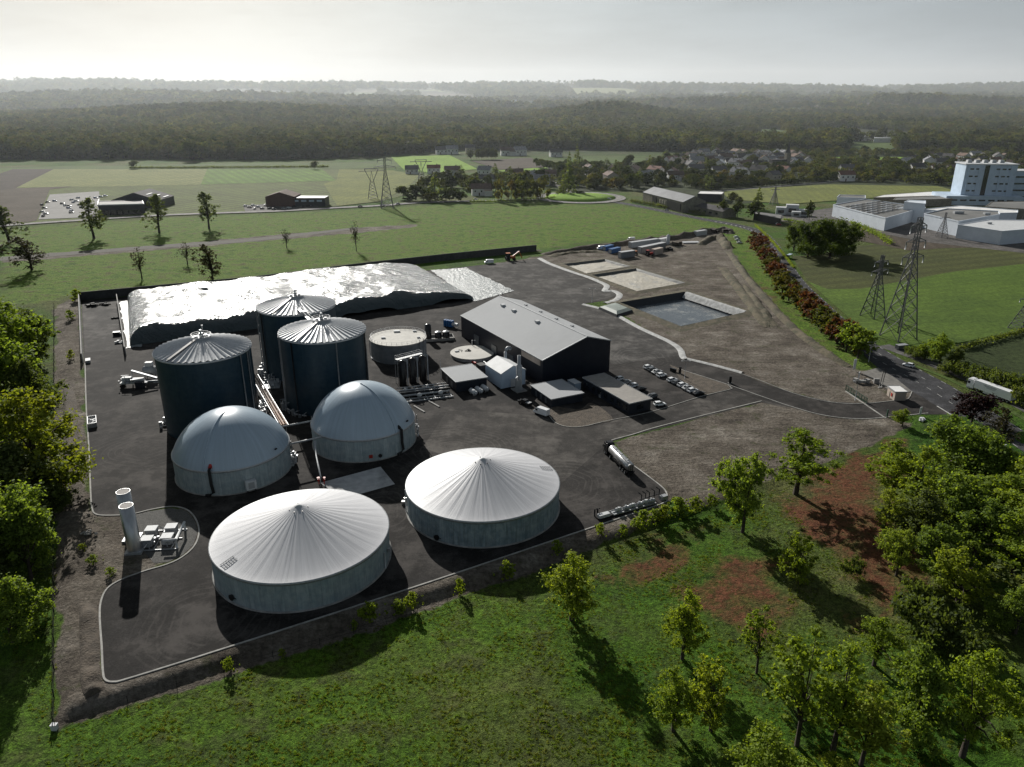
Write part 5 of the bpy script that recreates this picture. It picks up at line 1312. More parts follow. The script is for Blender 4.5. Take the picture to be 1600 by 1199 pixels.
t = thing('marker_box', 'small white box on the fence corner at the meadow', 'box', P(86, 1140)); MB().box((0, 0, .5), (.9, .7, 1.0)).build('box', white_p, t); MB().box((0, 0, 1.05), (1, .8, .08)).build('lid', silver_p, t)

# ================================================================== VEHICLES
def make_car(paint, kind='hatch'):
    t = bpy.data.objects.new('parked_car', None); COL.objects.link(t); t['category'] = 'car'; t['label'] = 'car'
    S = {'hatch': [(-2.05, .55, .8, .78), (-1.95, .3, .92, .84), (-.8, .28, .95, .87), (1.0, .28, .92, .87), (1.85, .3, .74, .8), (2.05, .45, .62, .7)],
         'sedan': [(-2.25, .5, .85, .78), (-2.1, .3, .92, .84), (-.8, .28, .95, .88), (1.1, .28, .92, .88), (2.0, .3, .74, .82), (2.25, .45, .62, .7)]}[kind]
    mb = MB(); n = 0
    for x, z0, z1, hw in S: mb.v += [(x, -hw, z0 + .12), (x, -hw * .98, z0), (x, hw * .98, z0), (x, hw, z0 + .12), (x, hw, z1 - .1), (x, hw * .9, z1), (x, -hw * .9, z1), (x, -hw, z1 - .1)]
    for i in range(len(S) - 1):
        for k in range(8): mb.face([i * 8 + k, i * 8 + (k + 1) % 8, (i + 1) * 8 + (k + 1) % 8, (i + 1) * 8 + k], smooth=False)
    mb.face(list(range(8))); mb.face(list(reversed(range((len(S) - 1) * 8, len(S) * 8)))); mb.build('body', paint, t)
    r0, r1 = (-1.9, -1.55) if kind == 'hatch' else (-1.6, -.95)
    gl = MB(); q = [(r0, .92, .76), (r1, 1.42, .6), (.3, 1.44, .6), (1.2, .9, .74)]
    for x, z, hw in q: gl.v += [(x, -hw, z), (x, hw, z)]
    gl.v += [(-.7, -.78, .92), (-.7, .78, .92)]
    for i in range(3): gl.face([2 * i, 2 * i + 1, 2 * i + 3, 2 * i + 2])
    gl.face([0, 2, 4, 6]); gl.face([1, 7, 5, 3]); gl.build('windows', glass_m, t)
    rf = MB(); rf.v = [(r1 + .08, -.56, 1.43), (r1 + .08, .56, 1.43), (.26, .56, 1.45), (.26, -.56, 1.45), (r1 + .2, -.5, 1.49), (r1 + .2, .5, 1.49), (.1, .5, 1.51), (.1, -.5, 1.51)]
    for f in ((4, 7, 6, 5), (0, 4, 5, 1), (1, 5, 6, 2), (2, 6, 7, 3), (3, 7, 4, 0)): rf.face(list(f))
    for s_ in (-1, 1):
        for xa, za, xb, zb in ((r0, .95, r1, 1.43), (r1, 1.43, .3, 1.45), (.3, 1.45, 1.2, .92), (-.45, .95, -.4, 1.43)):
            ya = .76 if za < 1.2 else .61; yb = .76 if zb < 1.2 else .61; rf.bar((xa, s_ * ya, za), (xb, s_ * yb, zb), .07)
    rf.build('roof', paint, t)
    for x in (-1.3, 1.3):
        for y in (-.8, .8): w = MB(); w.tube([(x, y - .1, .31), (x, y + .1, .31)], .32, 14); w.build('wheel', black_rub, t); 
    for y in (-.55, .55): MB().box((S[-1][0] - .04, y, .62), (.08, .3, .12)).build('headlight', lamp_g, t)
    return t
white_car_p = mat('white_car_paint', (.85, .86, .87), (.8, .81, .82), 1, .25, spec=.6)
CARS = {'white': make_car(white_car_p), 'silver': make_car(silver_p, 'sedan'), 'grey': make_car(grey_p), 'black': make_car(black_p, 'sedan'), 'blue': make_car(blue_m), 'red': make_car(red_m)}
WORD = {'white': 'white', 'silver': 'silver', 'grey': 'dark grey', 'black': 'black', 'blue': 'blue', 'red': 'red'}
def car(col, px, py, rz, label, group=None, z=.04):
    x, y = G(px, py); return put(CARS[col], (x, y, z), rz, label, group=group)
grp = 'cars parked in the row facing the access road'
row = [(1012.8, 576, 'white'), (1019.5, 580, 'grey'), (1026.5, 583.5, 'silver'), (1033.5, 588.5, 'white'), (1050, 596, 'white'), (1057.8, 600, 'grey'), (1066.5, 604, 'white'), (1074.5, 608.5, 'silver'), (1082, 612.5, 'white'), (1091.5, 617, 'black')]
for k, (x, y, c) in enumerate(row): car(c, x, y, math.radians(30 if k not in (0,) else 34), f'{WORD[c]} car, {ORD[k]} from the far end of the ten-car row', grp)
for k, (x, y, c) in enumerate(((966, 595, 'white'), (977, 600, 'silver'), (988, 605.5, 'white'), (1000, 611, 'black'), (1018, 622, 'grey'))):
    car(c, x, y, math.radians(-150), f'{WORD[c]} car behind the office block, {ORD[k]} from the hall', 'cars parked behind the office block')
car('white', 1030.5, 634, math.radians(14), 'white car parked alone at the road end of the office block')
for k, (x, y) in enumerate(((1150.5, 372), (1152.5, 376), (1155.5, 380.5))):
    car('white', x, y, math.radians(25), f'white car on the grass by the hedge trees, {ORD[k]} from the road bend', 'cars on the grass')
car('white', 1419, 573, math.radians(133), 'white car driving alone on the main road beside the layby')
car('silver', 1257, 455, math.radians(118), 'silver car on the main road between the autumn trees')
# long distance traffic
for k, (x, y, c, rz, lab) in enumerate(((563, 324.5, 'black', 2, 'black car on the country road beneath the tall pylon'), (598, 322.5, 'white', 3, 'white car on the country road, left of the dark copse'), (622, 320.5, 'silver', 3, 'silver car on the country road in front of the dark copse'),
    (743, 313.5, 'white', 2, 'white car on the country road by the garden hedge'), (871, 306.5, 'silver', 40, 'silver car entering the roundabout from the left'), (886, 303.5, 'white', 20, 'white car on the far side of the roundabout'),
    (941, 309, 'grey', -60, 'grey car on the right side of the roundabout'), (952, 313, 'white', -40, 'white car leaving the roundabout by the warehouse'), (1042, 331, 'silver', -30, 'silver car on the main road in front of the stone warehouse'))):
    car(c, x, y, math.radians(rz), lab, z=.64)
def lot(points, group, lab, z=.62, seed=0, tail='', skip=False):
    q = random.Random(seed)
    for k, (x, y) in enumerate(points):
        c = q.choice(['white', 'silver', 'black', 'grey', 'blue', 'white', 'black', 'red'])
        car(c, x, y, q.choice([.2, .3, 1.6, 1.7, .25, 3.3]), f'{WORD[c]} car, {ORD[k]} {lab}', group, z)
lot(sorted([(66, 322), (70, 327), (66, 333), (72, 336), (68, 340), (75, 318), (86, 316), (98, 320), (102, 323), (108, 327), (112, 331), (112, 334), (108, 324), (115, 318), (112, 314), (122, 311), (125, 322), (128, 326), (136, 312), (140, 315), (150, 311), (158, 309), (165, 308), (120, 316)]), 'cars in the lot by the black garage', 'from the left in the crowded lot of the black garage', seed=4)
lot(sorted([(384, 324), (390, 326), (396, 323), (398, 328), (404, 325), (410, 328), (414, 323), (421, 328), (428, 329), (436, 328.5), (444, 328), (452, 327), (460, 325), (466, 323), (474, 325), (482, 324), (488, 323.5)]), 'cars in front of the red-brown garage', 'from the left in front of the red-brown garage', seed=7)
lot([(1205, 347), (1208, 348.5), (1211, 350), (1214, 351.5), (1217, 353)], 'cars in the small staff lot', 'from the left in the small lot behind the large oak', seed=9, z=.3)
lot([(1345, 358), (1352, 360), (1357, 362)], 'cars at the factory corner', 'from the left at the factory corner beside the hedge', seed=10, z=.3)

def make_van(px, py, rz, label, pick=False):
    t = thing('pickup_truck' if pick else 'delivery_van', label, 'pickup' if pick else 'van', (*G(px, py), .04), rz); p = black_p if pick else white_car_p
    mb = MB(); Y = [(-2.7, .45, 2.4, .95), (1.2, .4, 2.45, .97), (1.75, .4, 2.1, .96), (2.2, .42, 1.3, .94), (2.75, .5, 1.0, .88)] if not pick else [(-2.5, .5, 1.0, .9), (-.9, .4, 1.05, .92), (-.85, .4, 1.7, .85), (.7, .4, 1.75, .85), (1.3, .42, 1.1, .92), (2.5, .5, .9, .86)]
    for x, z0, z1, hw in Y: mb.v += [(x, -hw, z0), (x, hw, z0), (x, hw, z1 * .55), (x, hw * .9, z1), (x, -hw * .9, z1), (x, -hw, z1 * .55)]
    for i in range(len(Y) - 1):
        for k in range(6): mb.face([i * 6 + k, i * 6 + (k + 1) % 6, (i + 1) * 6 + (k + 1) % 6, (i + 1) * 6 + k])
    mb.face(list(range(6))); mb.face(list(reversed(range(len(Y) * 6 - 6, len(Y) * 6)))); mb.build('body', p, t)
    if not pick: 
        g = MB(); g.poly([(1.8, -.8, 2.06), (1.8, .8, 2.06), (2.24, .86, 1.34), (2.24, -.86, 1.34)][::-1]); g.build('windscreen', glass_m, t)
        for s_ in (-1, 1): MB().box((1.3, s_ * .95, 1.65), (.8, .06, .6)).build('side_window', glass_m, t)
        MB().box((-2.72, 0, 1.4), (.05, .03, 1.7)).build('rear_door_seam', black_m, t)
    else:
        MB().box((-1.7, 0, 1.05), (1.5, 1.5, .3)).build('load_bed', silver_p, t); MB().box((0, 0, 1.42), (1.55, 1.76, .4)).build('windows', glass_m, t)
    for x in (-1.7, 1.7):
        for s_ in (-1, 1): MB().tube([(x, s_ * .85 - .1, .36), (x, s_ * .85 + .1, .36)], .37, 14).build('wheel', black_rub, t)
    for s_ in (-1, 1): MB().box((2.6 if not pick else 2.48, s_ * .65, .85), (.12, .3, .2)).build('headlight', lamp_g, t)
    return t
make_van(846, 648, math.radians(138), 'white panel van parked at the kerb below the dark outbuilding')
make_van(820, 632, math.radians(135), 'black pickup parked just behind the white van', True)
t = make_van(986, 376.5, math.radians(200), 'white van parked beyond the long grey containers')
make_van(764, 412, math.radians(190), 'white van at the far wall past the silage heap')
make_van(939, 390, math.radians(200), 'white van beside the two blue containers')

def wheels(t, xs, y, r=.5, w=.3):
    for x in xs:
        for s_ in (-1, 1):
            o = MB().tube([(x, s_ * y - w / 2, r), (x, s_ * y + w / 2, r)], r, 16).build('wheel', black_rub, t)
            MB().tube([(x, s_ * (y + w / 2 + .0), r), (x, s_ * (y + w / 2 + .02), r)], r * .5, 10).build('rim', silver_p, o)
def cab(t, x, paint, dark):
    MB().box((x, 0, 2.1), (2.3, 2.4, 3.0), taper=.93).build('cab', paint, t); MB().box((x + 1.12, 0, 2.5), (.14, 2.1, 1.0)).build('windscreen', glass_m, t)
    MB().box((x - .1, 0, 3.75), (1.8, 2.0, .45), taper=.8).build('roof_spoiler', paint, t)
    for s_ in (-1, 1):
        MB().box((x + .5, s_ * 1.19, 2.5), (.9, .06, .8)).build('side_window', glass_m, t); MB().box((x + 1.1, s_ * 1.4, 2.4), (.15, .25, .7)).build('mirror', black_m, t); MB().box((x + 1.16, s_ * .9, .95), (.1, .4, .25)).build('headlight', lamp_g, t)
    MB().box((x + .1, 0, .7), (2.3, 2.42, .5)).build('bumper', dark, t)
A, B = Vector(G(947, 705)), Vector(G(987, 746)); d = A - B; c = (A + B) / 2
t = thing('tanker_truck', 'black tractor with long polished steel tank trailer by the kerb', 'tanker truck', (c.x, c.y, .03), math.atan2(d.y, d.x))
cab(t, 6.3, black_p, black_m); MB().box((-.5, 0, .95), (14.5, 1.1, .35)).build('chassis', black_m, t)
MB().tube([(4.7, 0, 2.35), (4.4, 0, 2.4), (-7.2, 0, 2.4), (-7.5, 0, 2.4)], [.8, 1.2, 1.2, .9], 26).build('tank', steel, t)
mb = MB(); [mb.cyl((x, 0, 3.5), .32, .25, 12) for x in (-5, -1.5, 2)]; mb.box((-1.5, .35, 3.62), (10, .5, .05)); mb.build('manhole', silver_p, t)
mb = MB(); [mb.bar((x, .62, 3.55), (x, .62, 4.1), .05) for x in np.linspace(-6.5, 3.5, 8)]; mb.bar((-6.5, .62, 4.1), (3.5, .62, 4.1), .05); mb.build('railing', galv, t)
mb = MB(); mb.bar((-7.6, -.5, .8), (-7.6, -.5, 3.5), .07); mb.bar((-7.6, .1, .8), (-7.6, .1, 3.5), .07); mb.build('ladder', black_m, t); MB().box((-7.4, 0, 1.1), (.2, 2.3, .5)).build('rear_bumper', black_m, t)
MB().box((-1, 0, 1.3), (5, 2.3, .6)).build('side_locker', black_m, t); wheels(t, (6.6, 3.3, -3.4, -4.8, -6.2), 1.05)
A, B = Vector(G(1513, 606)), Vector(G(1580, 631)); d = A - B; c = (A + B) / 2
t = thing('articulated_lorry', 'white articulated lorry with box trailer waiting in the layby', 'lorry', (c.x, c.y, .08), math.atan2(d.y, d.x) )
cab(t, 6.7, white_car_p, white_p); MB().box((-1.5, 0, 2.55), (13.2, 2.5, 2.75)).build('trailer', white_car_p, t); MB().box((-1.4, 0, 1.0), (13, 1.2, .3)).build('chassis', black_m, t)
MB().box((-1.2, 0, .85), (5.6, 2.44, .7)).build('side_skirt', white_p, t); mb = MB()
for k in range(3): mb.box((-.4 - k * .2, -1.262, 3.3 - k * .35), (4.8 - k * .8, .012, .1 if k else .16))
for k in range(3): mb.box((-.4 - k * .2, 1.262, 3.3 - k * .35), (4.8 - k * .8, .012, .1 if k else .16))
mb.build('lettering', grey_p, t)
mb = MB(); mb.box((-8.12, 0, 2.55), (.04, .05, 2.6)); mb.box((-8.12, 0, 3.85), (.05, 2.4, .1)); mb.box((-8.12, 0, 1.25), (.05, 2.4, .1)); mb.build('rear_door_frame', silver_p, t); wheels(t, (6.9, 3.9, -4.4, -5.7, -7.0), 1.05)
# machine cluster at the kerb corner below the tanker
t = thing('transfer_pump_trailer', 'silver pump line on a low frame along the kerb corner', 'pump trailer', (*G(990, 796), 0), math.radians(27))
mb = MB(); mb.box((0, 0, .45), (12.5, 1.5, .3)); mb.build('frame', galv, t)
for k, x in enumerate((-4.5, -2.4, -.4, 1.6, 3.6, 5.2)): mb = MB(); mb.tube([(x - .8, .2 * (-1) ** k, 1.1), (x + .8, .2 * (-1) ** k, 1.1)], .45 + .08 * (k % 2), 12); mb.box((x, 0, 1.5), (.5, .5, .5)); mb.build('pump', silver_p if k % 2 else white_p, t)
mb = MB(); mb.tube([(-6, .6, .9), (6.2, .6, .9), (6.8, .6, .2)], .16, 8); mb.build('pipe', galv, t)
t = thing('hydrant_group', 'black pipes and small white box at the left end of pump line', 'hydrants', (*G(942, 808), 0), math.radians(27)); mb = MB(); mb.box((0, -.3, .7), (3.0, 1.2, .8)); mb.build('box', white_p, t); mb = MB(); [mb.tube([(x, 1.2, 0), (x, 1.2, 1.8), (x + .6, 1.2, 1.8)], .2, 8) for x in (-1.6, -.8)]; mb.build('pipe', black_m, t)
t = thing('sunken_tray', 'dark open tray between the white box and the pump line', 'tray', (*G(957, 804), 0), math.radians(27)); MB().box((0, 0, .25), (4.6, 1.6, .4)).build('body', black_m, t); MB().box((0, .9, .4), (4.8, .12, .3)).build('rim', galv, t)
t = thing('filling_station_rack', 'dark upright pipe rack behind the tanker at the kerb corner', 'pipe rack', (*G(1014, 783), 0), math.radians(30)); mb = MB()
for x in (-2.5, -1.2, 0, 1.6, 3.2): mb.tube([(x, 0, 0), (x, 0, 2.4), (x, 1.2, 2.4)], .14, 8)
mb.bar((-3, 0, 1.2), (3.6, 0, 1.2), .2); mb.build('pipe', black_m, t); MB().box((3.6, -1.2, .6), (1.8, 1.2, 1.1)).build('cabinet', silver_p, t)

# containers in the far corner
def container(px0, py0, px1, py1, w, h, m, label, nm='container', mr=None):
    A, B = Vector(G(px0, py0)), Vector(G(px1, py1)); c = (A + B) / 2; d = B - A; t = thing(nm, label, 'container', (c.x, c.y, 0), math.atan2(d.y, d.x)); l = d.length
    MB().box((0, 0, h / 2 + .1), (l, w, h)).build('body', m, t); MB().box((0, 0, h + .14), (l + .1, w + .1, .1)).build('roof', mr or m, t); MB().box((-l / 2 - .03, 0, h / 2), (.08, w * .8, h * .8)).build('door', silver_p, t); return t
pc = mat('pale_container', (.5, .51, .52), (.42, .43, .44), .5, .6, grime=.2); gc = mat('grey_container', (.25, .26, .27), (.2, .21, .22), .5, .6, grime=.2)
container(984, 387.5, 1027, 381.5, 3.2, 3.6, pc, 'long pale container block, farther of the two long ones'); container(999, 396, 1037, 388, 3.4, 3.8, gc, 'long grey container block behind the red tractor', mr=pc)
container(1029, 381.5, 1043, 378.5, 3, 3.2, white_p, 'short white container at the right end of the container group'); container(968, 404, 989, 401, 3.2, 3.8, gc, 'grey box container standing nearest the beige basins', mr=pc)
container(944, 392, 956, 389, 2.8, 2.7, blue_m, 'bright blue container, left of the blue pair'); container(953, 396.5, 967, 393, 2.8, 2.7, blue_m, 'bright blue container, right of the blue pair')
container(1020, 399, 1033, 396, 3, 3.6, beige_m, 'beige upright cabin beside the red tractor'); container(1086, 369, 1102, 366.5, 3, 3.2, pc, 'pale cabin by the mound at the far right corner of the site')
container(1066, 380, 1092, 379.5, 5, .5, pc, 'flat pale slab lying on the far gravel', 'slab_stack')
def tractor(px, py, m, label, s=1.0, rz=0.4, arm=False):
    t = thing('tractor' if not arm else 'excavator', label, 'tractor' if not arm else 'excavator', (*G(px, py), 0), rz, scale=(s,) * 3)
    MB().box((.9, 0, 1.2), (2.2, 1.1, .9)).build('bonnet', m, t); MB().box((-.8, 0, 1.9), (1.6, 1.5, 1.7), taper=.85).build('cab', glass_m, t); MB().box((-.8, 0, 2.8), (1.7, 1.6, .15)).build('roof', m, t)
    for x, r_ in ((-1, .8), (1.5, .5)):
        for s_ in (-1, 1): MB().tube([(x, s_ * .95 - .2, r_), (x, s_ * .95 + .2, r_)], r_, 14).build('wheel', black_rub, t)
    if arm: mb = MB(); mb.bar((1.2, 0, 1.6), (3.6, 0, 3.2), .35); mb.bar((3.6, 0, 3.2), (4.8, 0, .6), .3); mb.build('boom', m, t)
tractor(1014, 400, red_m, 'red tractor parked against the beige cabin', 1.3); tractor(992, 399, orange_m, 'small orange loader between the grey boxes', 1.0, 2.0); tractor(797, 407, orange_m, 'orange excavator by the dark wall past the silage heap', 1.6, .3, True)
t = thing('fuel_silo', 'slim white upright tank in the container group', 'upright tank', (*G(1043.5, 382), 0)); MB().lathe([(1.2, 0), (1.2, 6), (.1, 7)], 16).build('tank', white_p, t); MB().box((0, 0, .1), (3, 3, .2)).build('base', concrete, t)
scrapheap(1057, 384, 'dark heap of earth and metal right of the containers', 14, 41, 3.0, soil_m, 'spoil_heap', 'spoil heap'); scrapheap(1044, 391, 'jumble of dark pipes in front of the white container', 12, 42, 2.0, black_m, 'scrap_pile', 'scrap')
scrapheap(1128, 364, 'dark brush pile on the mound at the far corner', 16, 43, 3.0, bark, 'brush_pile', 'brush')
t = thing('dumped_trailer', 'small blue and white trailer under the bushes beside the layby', 'trailer', (*G(1408, 546), 0), .3); MB().box((0, 0, 1.1), (4.6, 2, 1.5)).build('body', grey_p, t); MB().box((0, 0, 1.95), (4.7, 2.1, .15)).build('roof', silver_p, t)
t = thing('bus_shelter', 'small blue-grey shelter at the roadside under the big oak', 'shelter', (*G(1233, 404), 0), .9); MB().box((0, 0, 2.5), (5, 2, .2)).build('roof', pale_blue, t); MB().box((0, 1, 1.2), (4.8, .1, 2.4)).build('back_panel', glass_m, t); [MB().box((x, -.9, 1.2), (.15, .15, 2.4)).build('post', black_m, t) for x in (-2.3, 2.3)]

# ================================================================== TREES
def leafcloud(cent, rad, n, size, rng, flat=.75):
    """leaf-sized quads spread through clumps; returns an (n, 4, 3) array"""
    cent = np.asarray(cent); rad = np.asarray(rad); w = rad ** 2; idx = rng.choice(len(cent), n, p=w / w.sum())
    d = rng.normal(size=(n, 3)); d /= np.linalg.norm(d, axis=1, keepdims=True); rr = np.abs(rng.normal(size=n)) * .62
    c = cent[idx] + d * (rad[idx] * rr)[:, None] * np.array([1, 1, flat])
    nrm = d * .6 + rng.normal(size=(n, 3)) * .6 + np.array([0, 0, .35]); nrm /= np.linalg.norm(nrm, axis=1, keepdims=True)
    a = np.cross(nrm, rng.normal(size=(n, 3))); a /= np.linalg.norm(a, axis=1, keepdims=True); b = np.cross(nrm, a)
    s = size * (.6 + .8 * rng.random(n))[:, None]; a, b = a * s * .5, b * s * .38
    return np.stack([c - a - b * .4, c + b, c + a + b * .4, c - b], 1)

def quads_mesh(name, q, m):
    n = len(q); me = bpy.data.meshes.new(name); me.vertices.add(n * 4); me.vertices.foreach_set('co', q.reshape(-1))
    me.loops.add(n * 4); me.loops.foreach_set('vertex_index', np.arange(n * 4, dtype=np.int32)); me.polygons.add(n); me.polygons.foreach_set('loop_start', np.arange(0, n * 4, 4, dtype=np.int32))
    me.update(); me.materials.append(m); return me

def crown_pts(H, Rr, kind, rng):
    """clump centres and radii for a tree of height H and crown radius Rr"""
    C, Rd = [], []
    if kind == 'round': base, n, fl = .05, 150, 1
    elif kind == 'tall': base, n, fl = .03, 140, 1
    elif kind == 'open': base, n, fl = .1, 110, 1
    elif kind == 'bush': base, n, fl = .05, 46, 1
    elif kind == 'cone': base, n, fl = .05, 60, 1
    else: base, n, fl = .3, 50, 1
    lean = rng.normal(size=2) * .12 * Rr
    blobs = [(rng.uniform(-.5, .5) * Rr, rng.uniform(-.5, .5) * Rr, rng.uniform(.25, .85), rng.uniform(.42, .75)) for _ in range(7)]
    for i in range(n):
        bx, by, bz, br = blobs[rng.integers(7)]
        d = rng.normal(size=3); d /= np.linalg.norm(d); r_ = rng.random() ** .35 * br
        t = bz + d[2] * r_ * .42; t = min(max(t, 0.02), .98)
        if kind == 'cone': prof = (1 - t) * 1.0 + .05; a = rng.random() * 2 * PI; x, y = math.cos(a) * prof * Rr * rng.random() ** .4, math.sin(a) * prof * Rr * rng.random() ** .4; t = rng.random() ** 1.2; prof = 1.02 - t; x, y = math.cos(a) * prof * Rr * .8, math.sin(a) * prof * Rr * .8; rad = Rr * (.12 + .22 * prof)
        else:
            prof = math.sin(PI * min(1, t * .92 + .1)) ** .5
            x, y = (bx + d[0] * r_ * Rr) * prof + lean[0] * t, (by + d[1] * r_ * Rr) * prof + lean[1] * t; rad = Rr * rng.uniform(.07, .22) * (.8 if kind == 'open' else 1)
        z = H * (base + (1 - base) * t * .95)
        C.append((x, y, z)); Rd.append(rad)
    return np.array(C), np.array(Rd)

def make_tree(name, H, Rr, kind, nl, ls, lm, seed, label, limbs=12, trunk_r=None, flat=.8, bm=None):
    rng = np.random.default_rng(seed); C, Rd = crown_pts(H, Rr, kind, rng)
    t = bpy.data.objects.new(name, None); COL.objects.link(t); t['category'] = 'tree' if 'shrub' not in name else 'shrub'; t['label'] = label
    mb = MB(); tr = trunk_r or H * .022; th = H * .55
    bend = rng.normal(size=2) * .03 * H
    P3 = [(bend[0] * k * k, bend[1] * k * k, th * k) for k in (0, .25, .5, .75, 1)]; P3[0] = (0, 0, -.4)
    mb.tube(P3, [tr * 1.25, tr, tr * .85, tr * .6, tr * .35], 7)
    for i in rng.permutation(len(C))[:limbs]:
        c = C[i]; k = rng.uniform(.3, .9); s = np.array([bend[0] * k * k, bend[1] * k * k, th * k])
        if c[2] < s[2]: s = np.array([0, 0, max(.2, c[2] * .6)])
        m_ = (s + c) / 2 + np.array([0, 0, .04 * H]); mb.tube([tuple(s), tuple(m_), tuple(c)], [tr * .45, tr * .28, tr * .08], 5, cap=False)
    mb.build('trunk', bm or bark, t)
    lc = leafcloud(C, Rd, nl, ls, rng, flat); fl_ = lc.reshape(-1, 3); t['_eR'] = float(np.percentile(np.hypot(fl_[:, 0], fl_[:, 1]), 94)); t['_eH'] = float(np.percentile(fl_[:, 2], 99.7))
    me = quads_mesh('crown', lc, lm); link(bpy.data.objects.new('crown', me), t)
    return t
PR = {}
def proto(key, *a, **k):
    if key not in PR: PR[key] = make_tree(*a, **k); PR[key]['_H'] = PR[key]['_eH']; PR[key]['_R'] = PR[key]['_eR']; del PR[key]['_eH']; del PR[key]['_eR']
    return PR[key]
proto('lime1', 'lime_green_tree', 15, 4.6, 'tall', 13000, .33, leaf_lime, 1, 'x', 16)
proto('lime2', 'lime_green_tree', 17, 6, 'open', 13000, .34, leaf_lime, 2, 'x', 18)
proto('lime3', 'lime_green_tree', 11, 4.2, 'open', 8000, .31, leaf_lime, 3, 'x', 14)
proto('thin1', 'slender_tree', 13, 3, 'open', 4600, .28, leaf_lime, 4, 'x', 20, trunk_r=.16)
proto('grn1', 'broadleaf_tree', 16, 6.5, 'round', 17000, .4, leaf_grn, 5, 'x', 14)
proto('grn2', 'broadleaf_tree', 15, 6, 'round', 16000, .4, leaf_grn, 6, 'x', 14)
proto('yel1', 'yellowing_tree', 17, 8, 'round', 23000, .4, leaf_yel, 7, 'x', 14)
proto('dark1', 'dark_tree', 14, 7, 'round', 18000, .4, leaf_dark, 8, 'x', 12)
proto('shrub', 'bank_shrub', 3.2, 1.9, 'bush', 1700, .26, leaf_lime, 9, 'x', 6, trunk_r=.05)
proto('shrubd', 'dark_shrub', 4, 5, 'bush', 5200, .34, leaf_dark, 10, 'x', 6, trunk_r=.08)
proto('plume', 'field_tree', 26, 6.5, 'tall', 4200, .75, leaf_dark, 11, 'x', 14, trunk_r=.5)
proto('plume2', 'field_tree', 26, 6.5, 'tall', 3600, .75, leaf_dark, 21, 'x', 16, trunk_r=.5)
proto('bare', 'bare_tree', 17, 5, 'open', 900, .5, leaf_bare, 12, 'x', 30, trunk_r=.28)
proto('bare2', 'bare_tree', 17, 6, 'round', 3200, .5, leaf_bare, 13, 'x', 40, trunk_r=.3)
proto('pur', 'purple_tree', 10, 5, 'round', 9000, .4, leaf_pur, 14, 'x', 12)
proto('hedr', 'roadside_tree', 10, 4.2, 'bush', 3600, .5, leaf_red, 15, 'x', 8)
proto('hedg', 'roadside_tree', 10, 4.2, 'bush', 3600, .5, leaf_grn, 19, 'x', 8)
proto('hedo', 'roadside_tree', 10, 4.2, 'bush', 3600, .5, leaf_org, 16, 'x', 8)
proto('oak', 'spreading_oak', 20, 15, 'bush', 17000, .75, leaf_oak, 17, 'x', 14, trunk_r=.6)

def tree(key, px, pb, pt, wpx, label, group=None, rz=None, nm=None):
    p = P(px, pb); H = max(1.5, hgt(p.x, p.y, pt) - p.z); d = math.hypot(p.y, HC) ; rad = wpx / 2 * math.hypot(p.x, math.hypot(p.y, HC)) / FPX
    pr = PR[key]; sx = rad / pr['_R']; sz = H / pr['_H']
    o = put(pr, p - Vector((0, 0, .1)), R.random() * 6.28 if rz is None else rz, label, (sx, sx, sz), group)
    for k in ('_H', '_R'):
        if o is not pr and k in o: del o[k]
    return o
# meadow trees in front
T = [('lime1', 893, 968, 862, 78, 'lime green bushy tree directly below the stained round tank'), ('grn1', 1160, 832, 713, 84, 'dense lime tree at the fence corner below the bare soil plot'),
     ('lime2', 1243, 772, 672, 110, 'wide forked lime tree standing between bare soil and red patch'), ('lime3', 1249, 912, 845, 60, 'small round lime tree between the two red patches'),
     ('lime1', 1066, 1030, 920, 56, 'narrow lime tree in the middle of the lower meadow'), ('thin1', 1182, 1052, 948, 52, 'slender pale tree with visible trunk in the lower meadow'),
     ('lime1', 1052, 1142, 1046, 62, 'bushy lime tree, left of the pair near the bottom meadow'), ('lime3', 1110, 1142, 1042, 66, 'lime tree, right of the pair near the bottom meadow'),
     ('thin1', 1245, 1165, 985, 96, 'tall thin-crowned tree at the left side of the lower grove'), ('lime2', 1300, 1178, 1008, 104, 'broad tree second from the left in the lower grove'),
     ('lime2', 1365, 1040, 966, 76, 'pale small-crowned tree behind the lower grove'), ('grn2', 1428, 1150, 1012, 96, 'dense green tree at the heart of the lower grove'), ('lime2', 1503, 1182, 1018, 104, 'tall lime tree at the right end of the lower grove'),
     ('thin1', 1345, 1195, 1075, 90, 'thin tree at the front of the lower grove'), ('lime3', 1496, 940, 857, 74, 'open lime tree beside the dark thicket'), ('grn2', 1586, 990, 925, 60, 'green tree at the right picture edge below the grove'),
     ('lime1', 1192, 1260, 1150, 100, 'tree top rising from the bottom edge below the meadow'), ('lime3', 1290, 1240, 1172, 60, 'small tree top at the bottom edge beneath the grove'),
     ('grn1', 1410, 665, 640, 26, 'small bushy tree at the fence by the entrance road'), ('bare2', 1565, 700, 638, 46, 'thin olive tree beside the purple tree'), ('pur', 1518, 660, 617, 56, 'round dark purple tree beside the main road')]
for k, a in enumerate(T): tree(*a)
G2 = [(1476, 760, 650, 100), (1430, 800, 700, 84), (1540, 790, 690, 90), (1395, 770, 690, 60), (1470, 830, 735, 90), (1590, 820, 715, 80), (1420, 850, 770, 70), (1520, 870, 780, 90), (1580, 900, 800, 90), (1455, 895, 815, 70), (1550, 830, 740, 80), (1400, 900, 830, 50), (1630, 870, 740, 110), (1640, 980, 860, 110), (1500, 745, 668, 70), (1380, 830, 765, 44)]
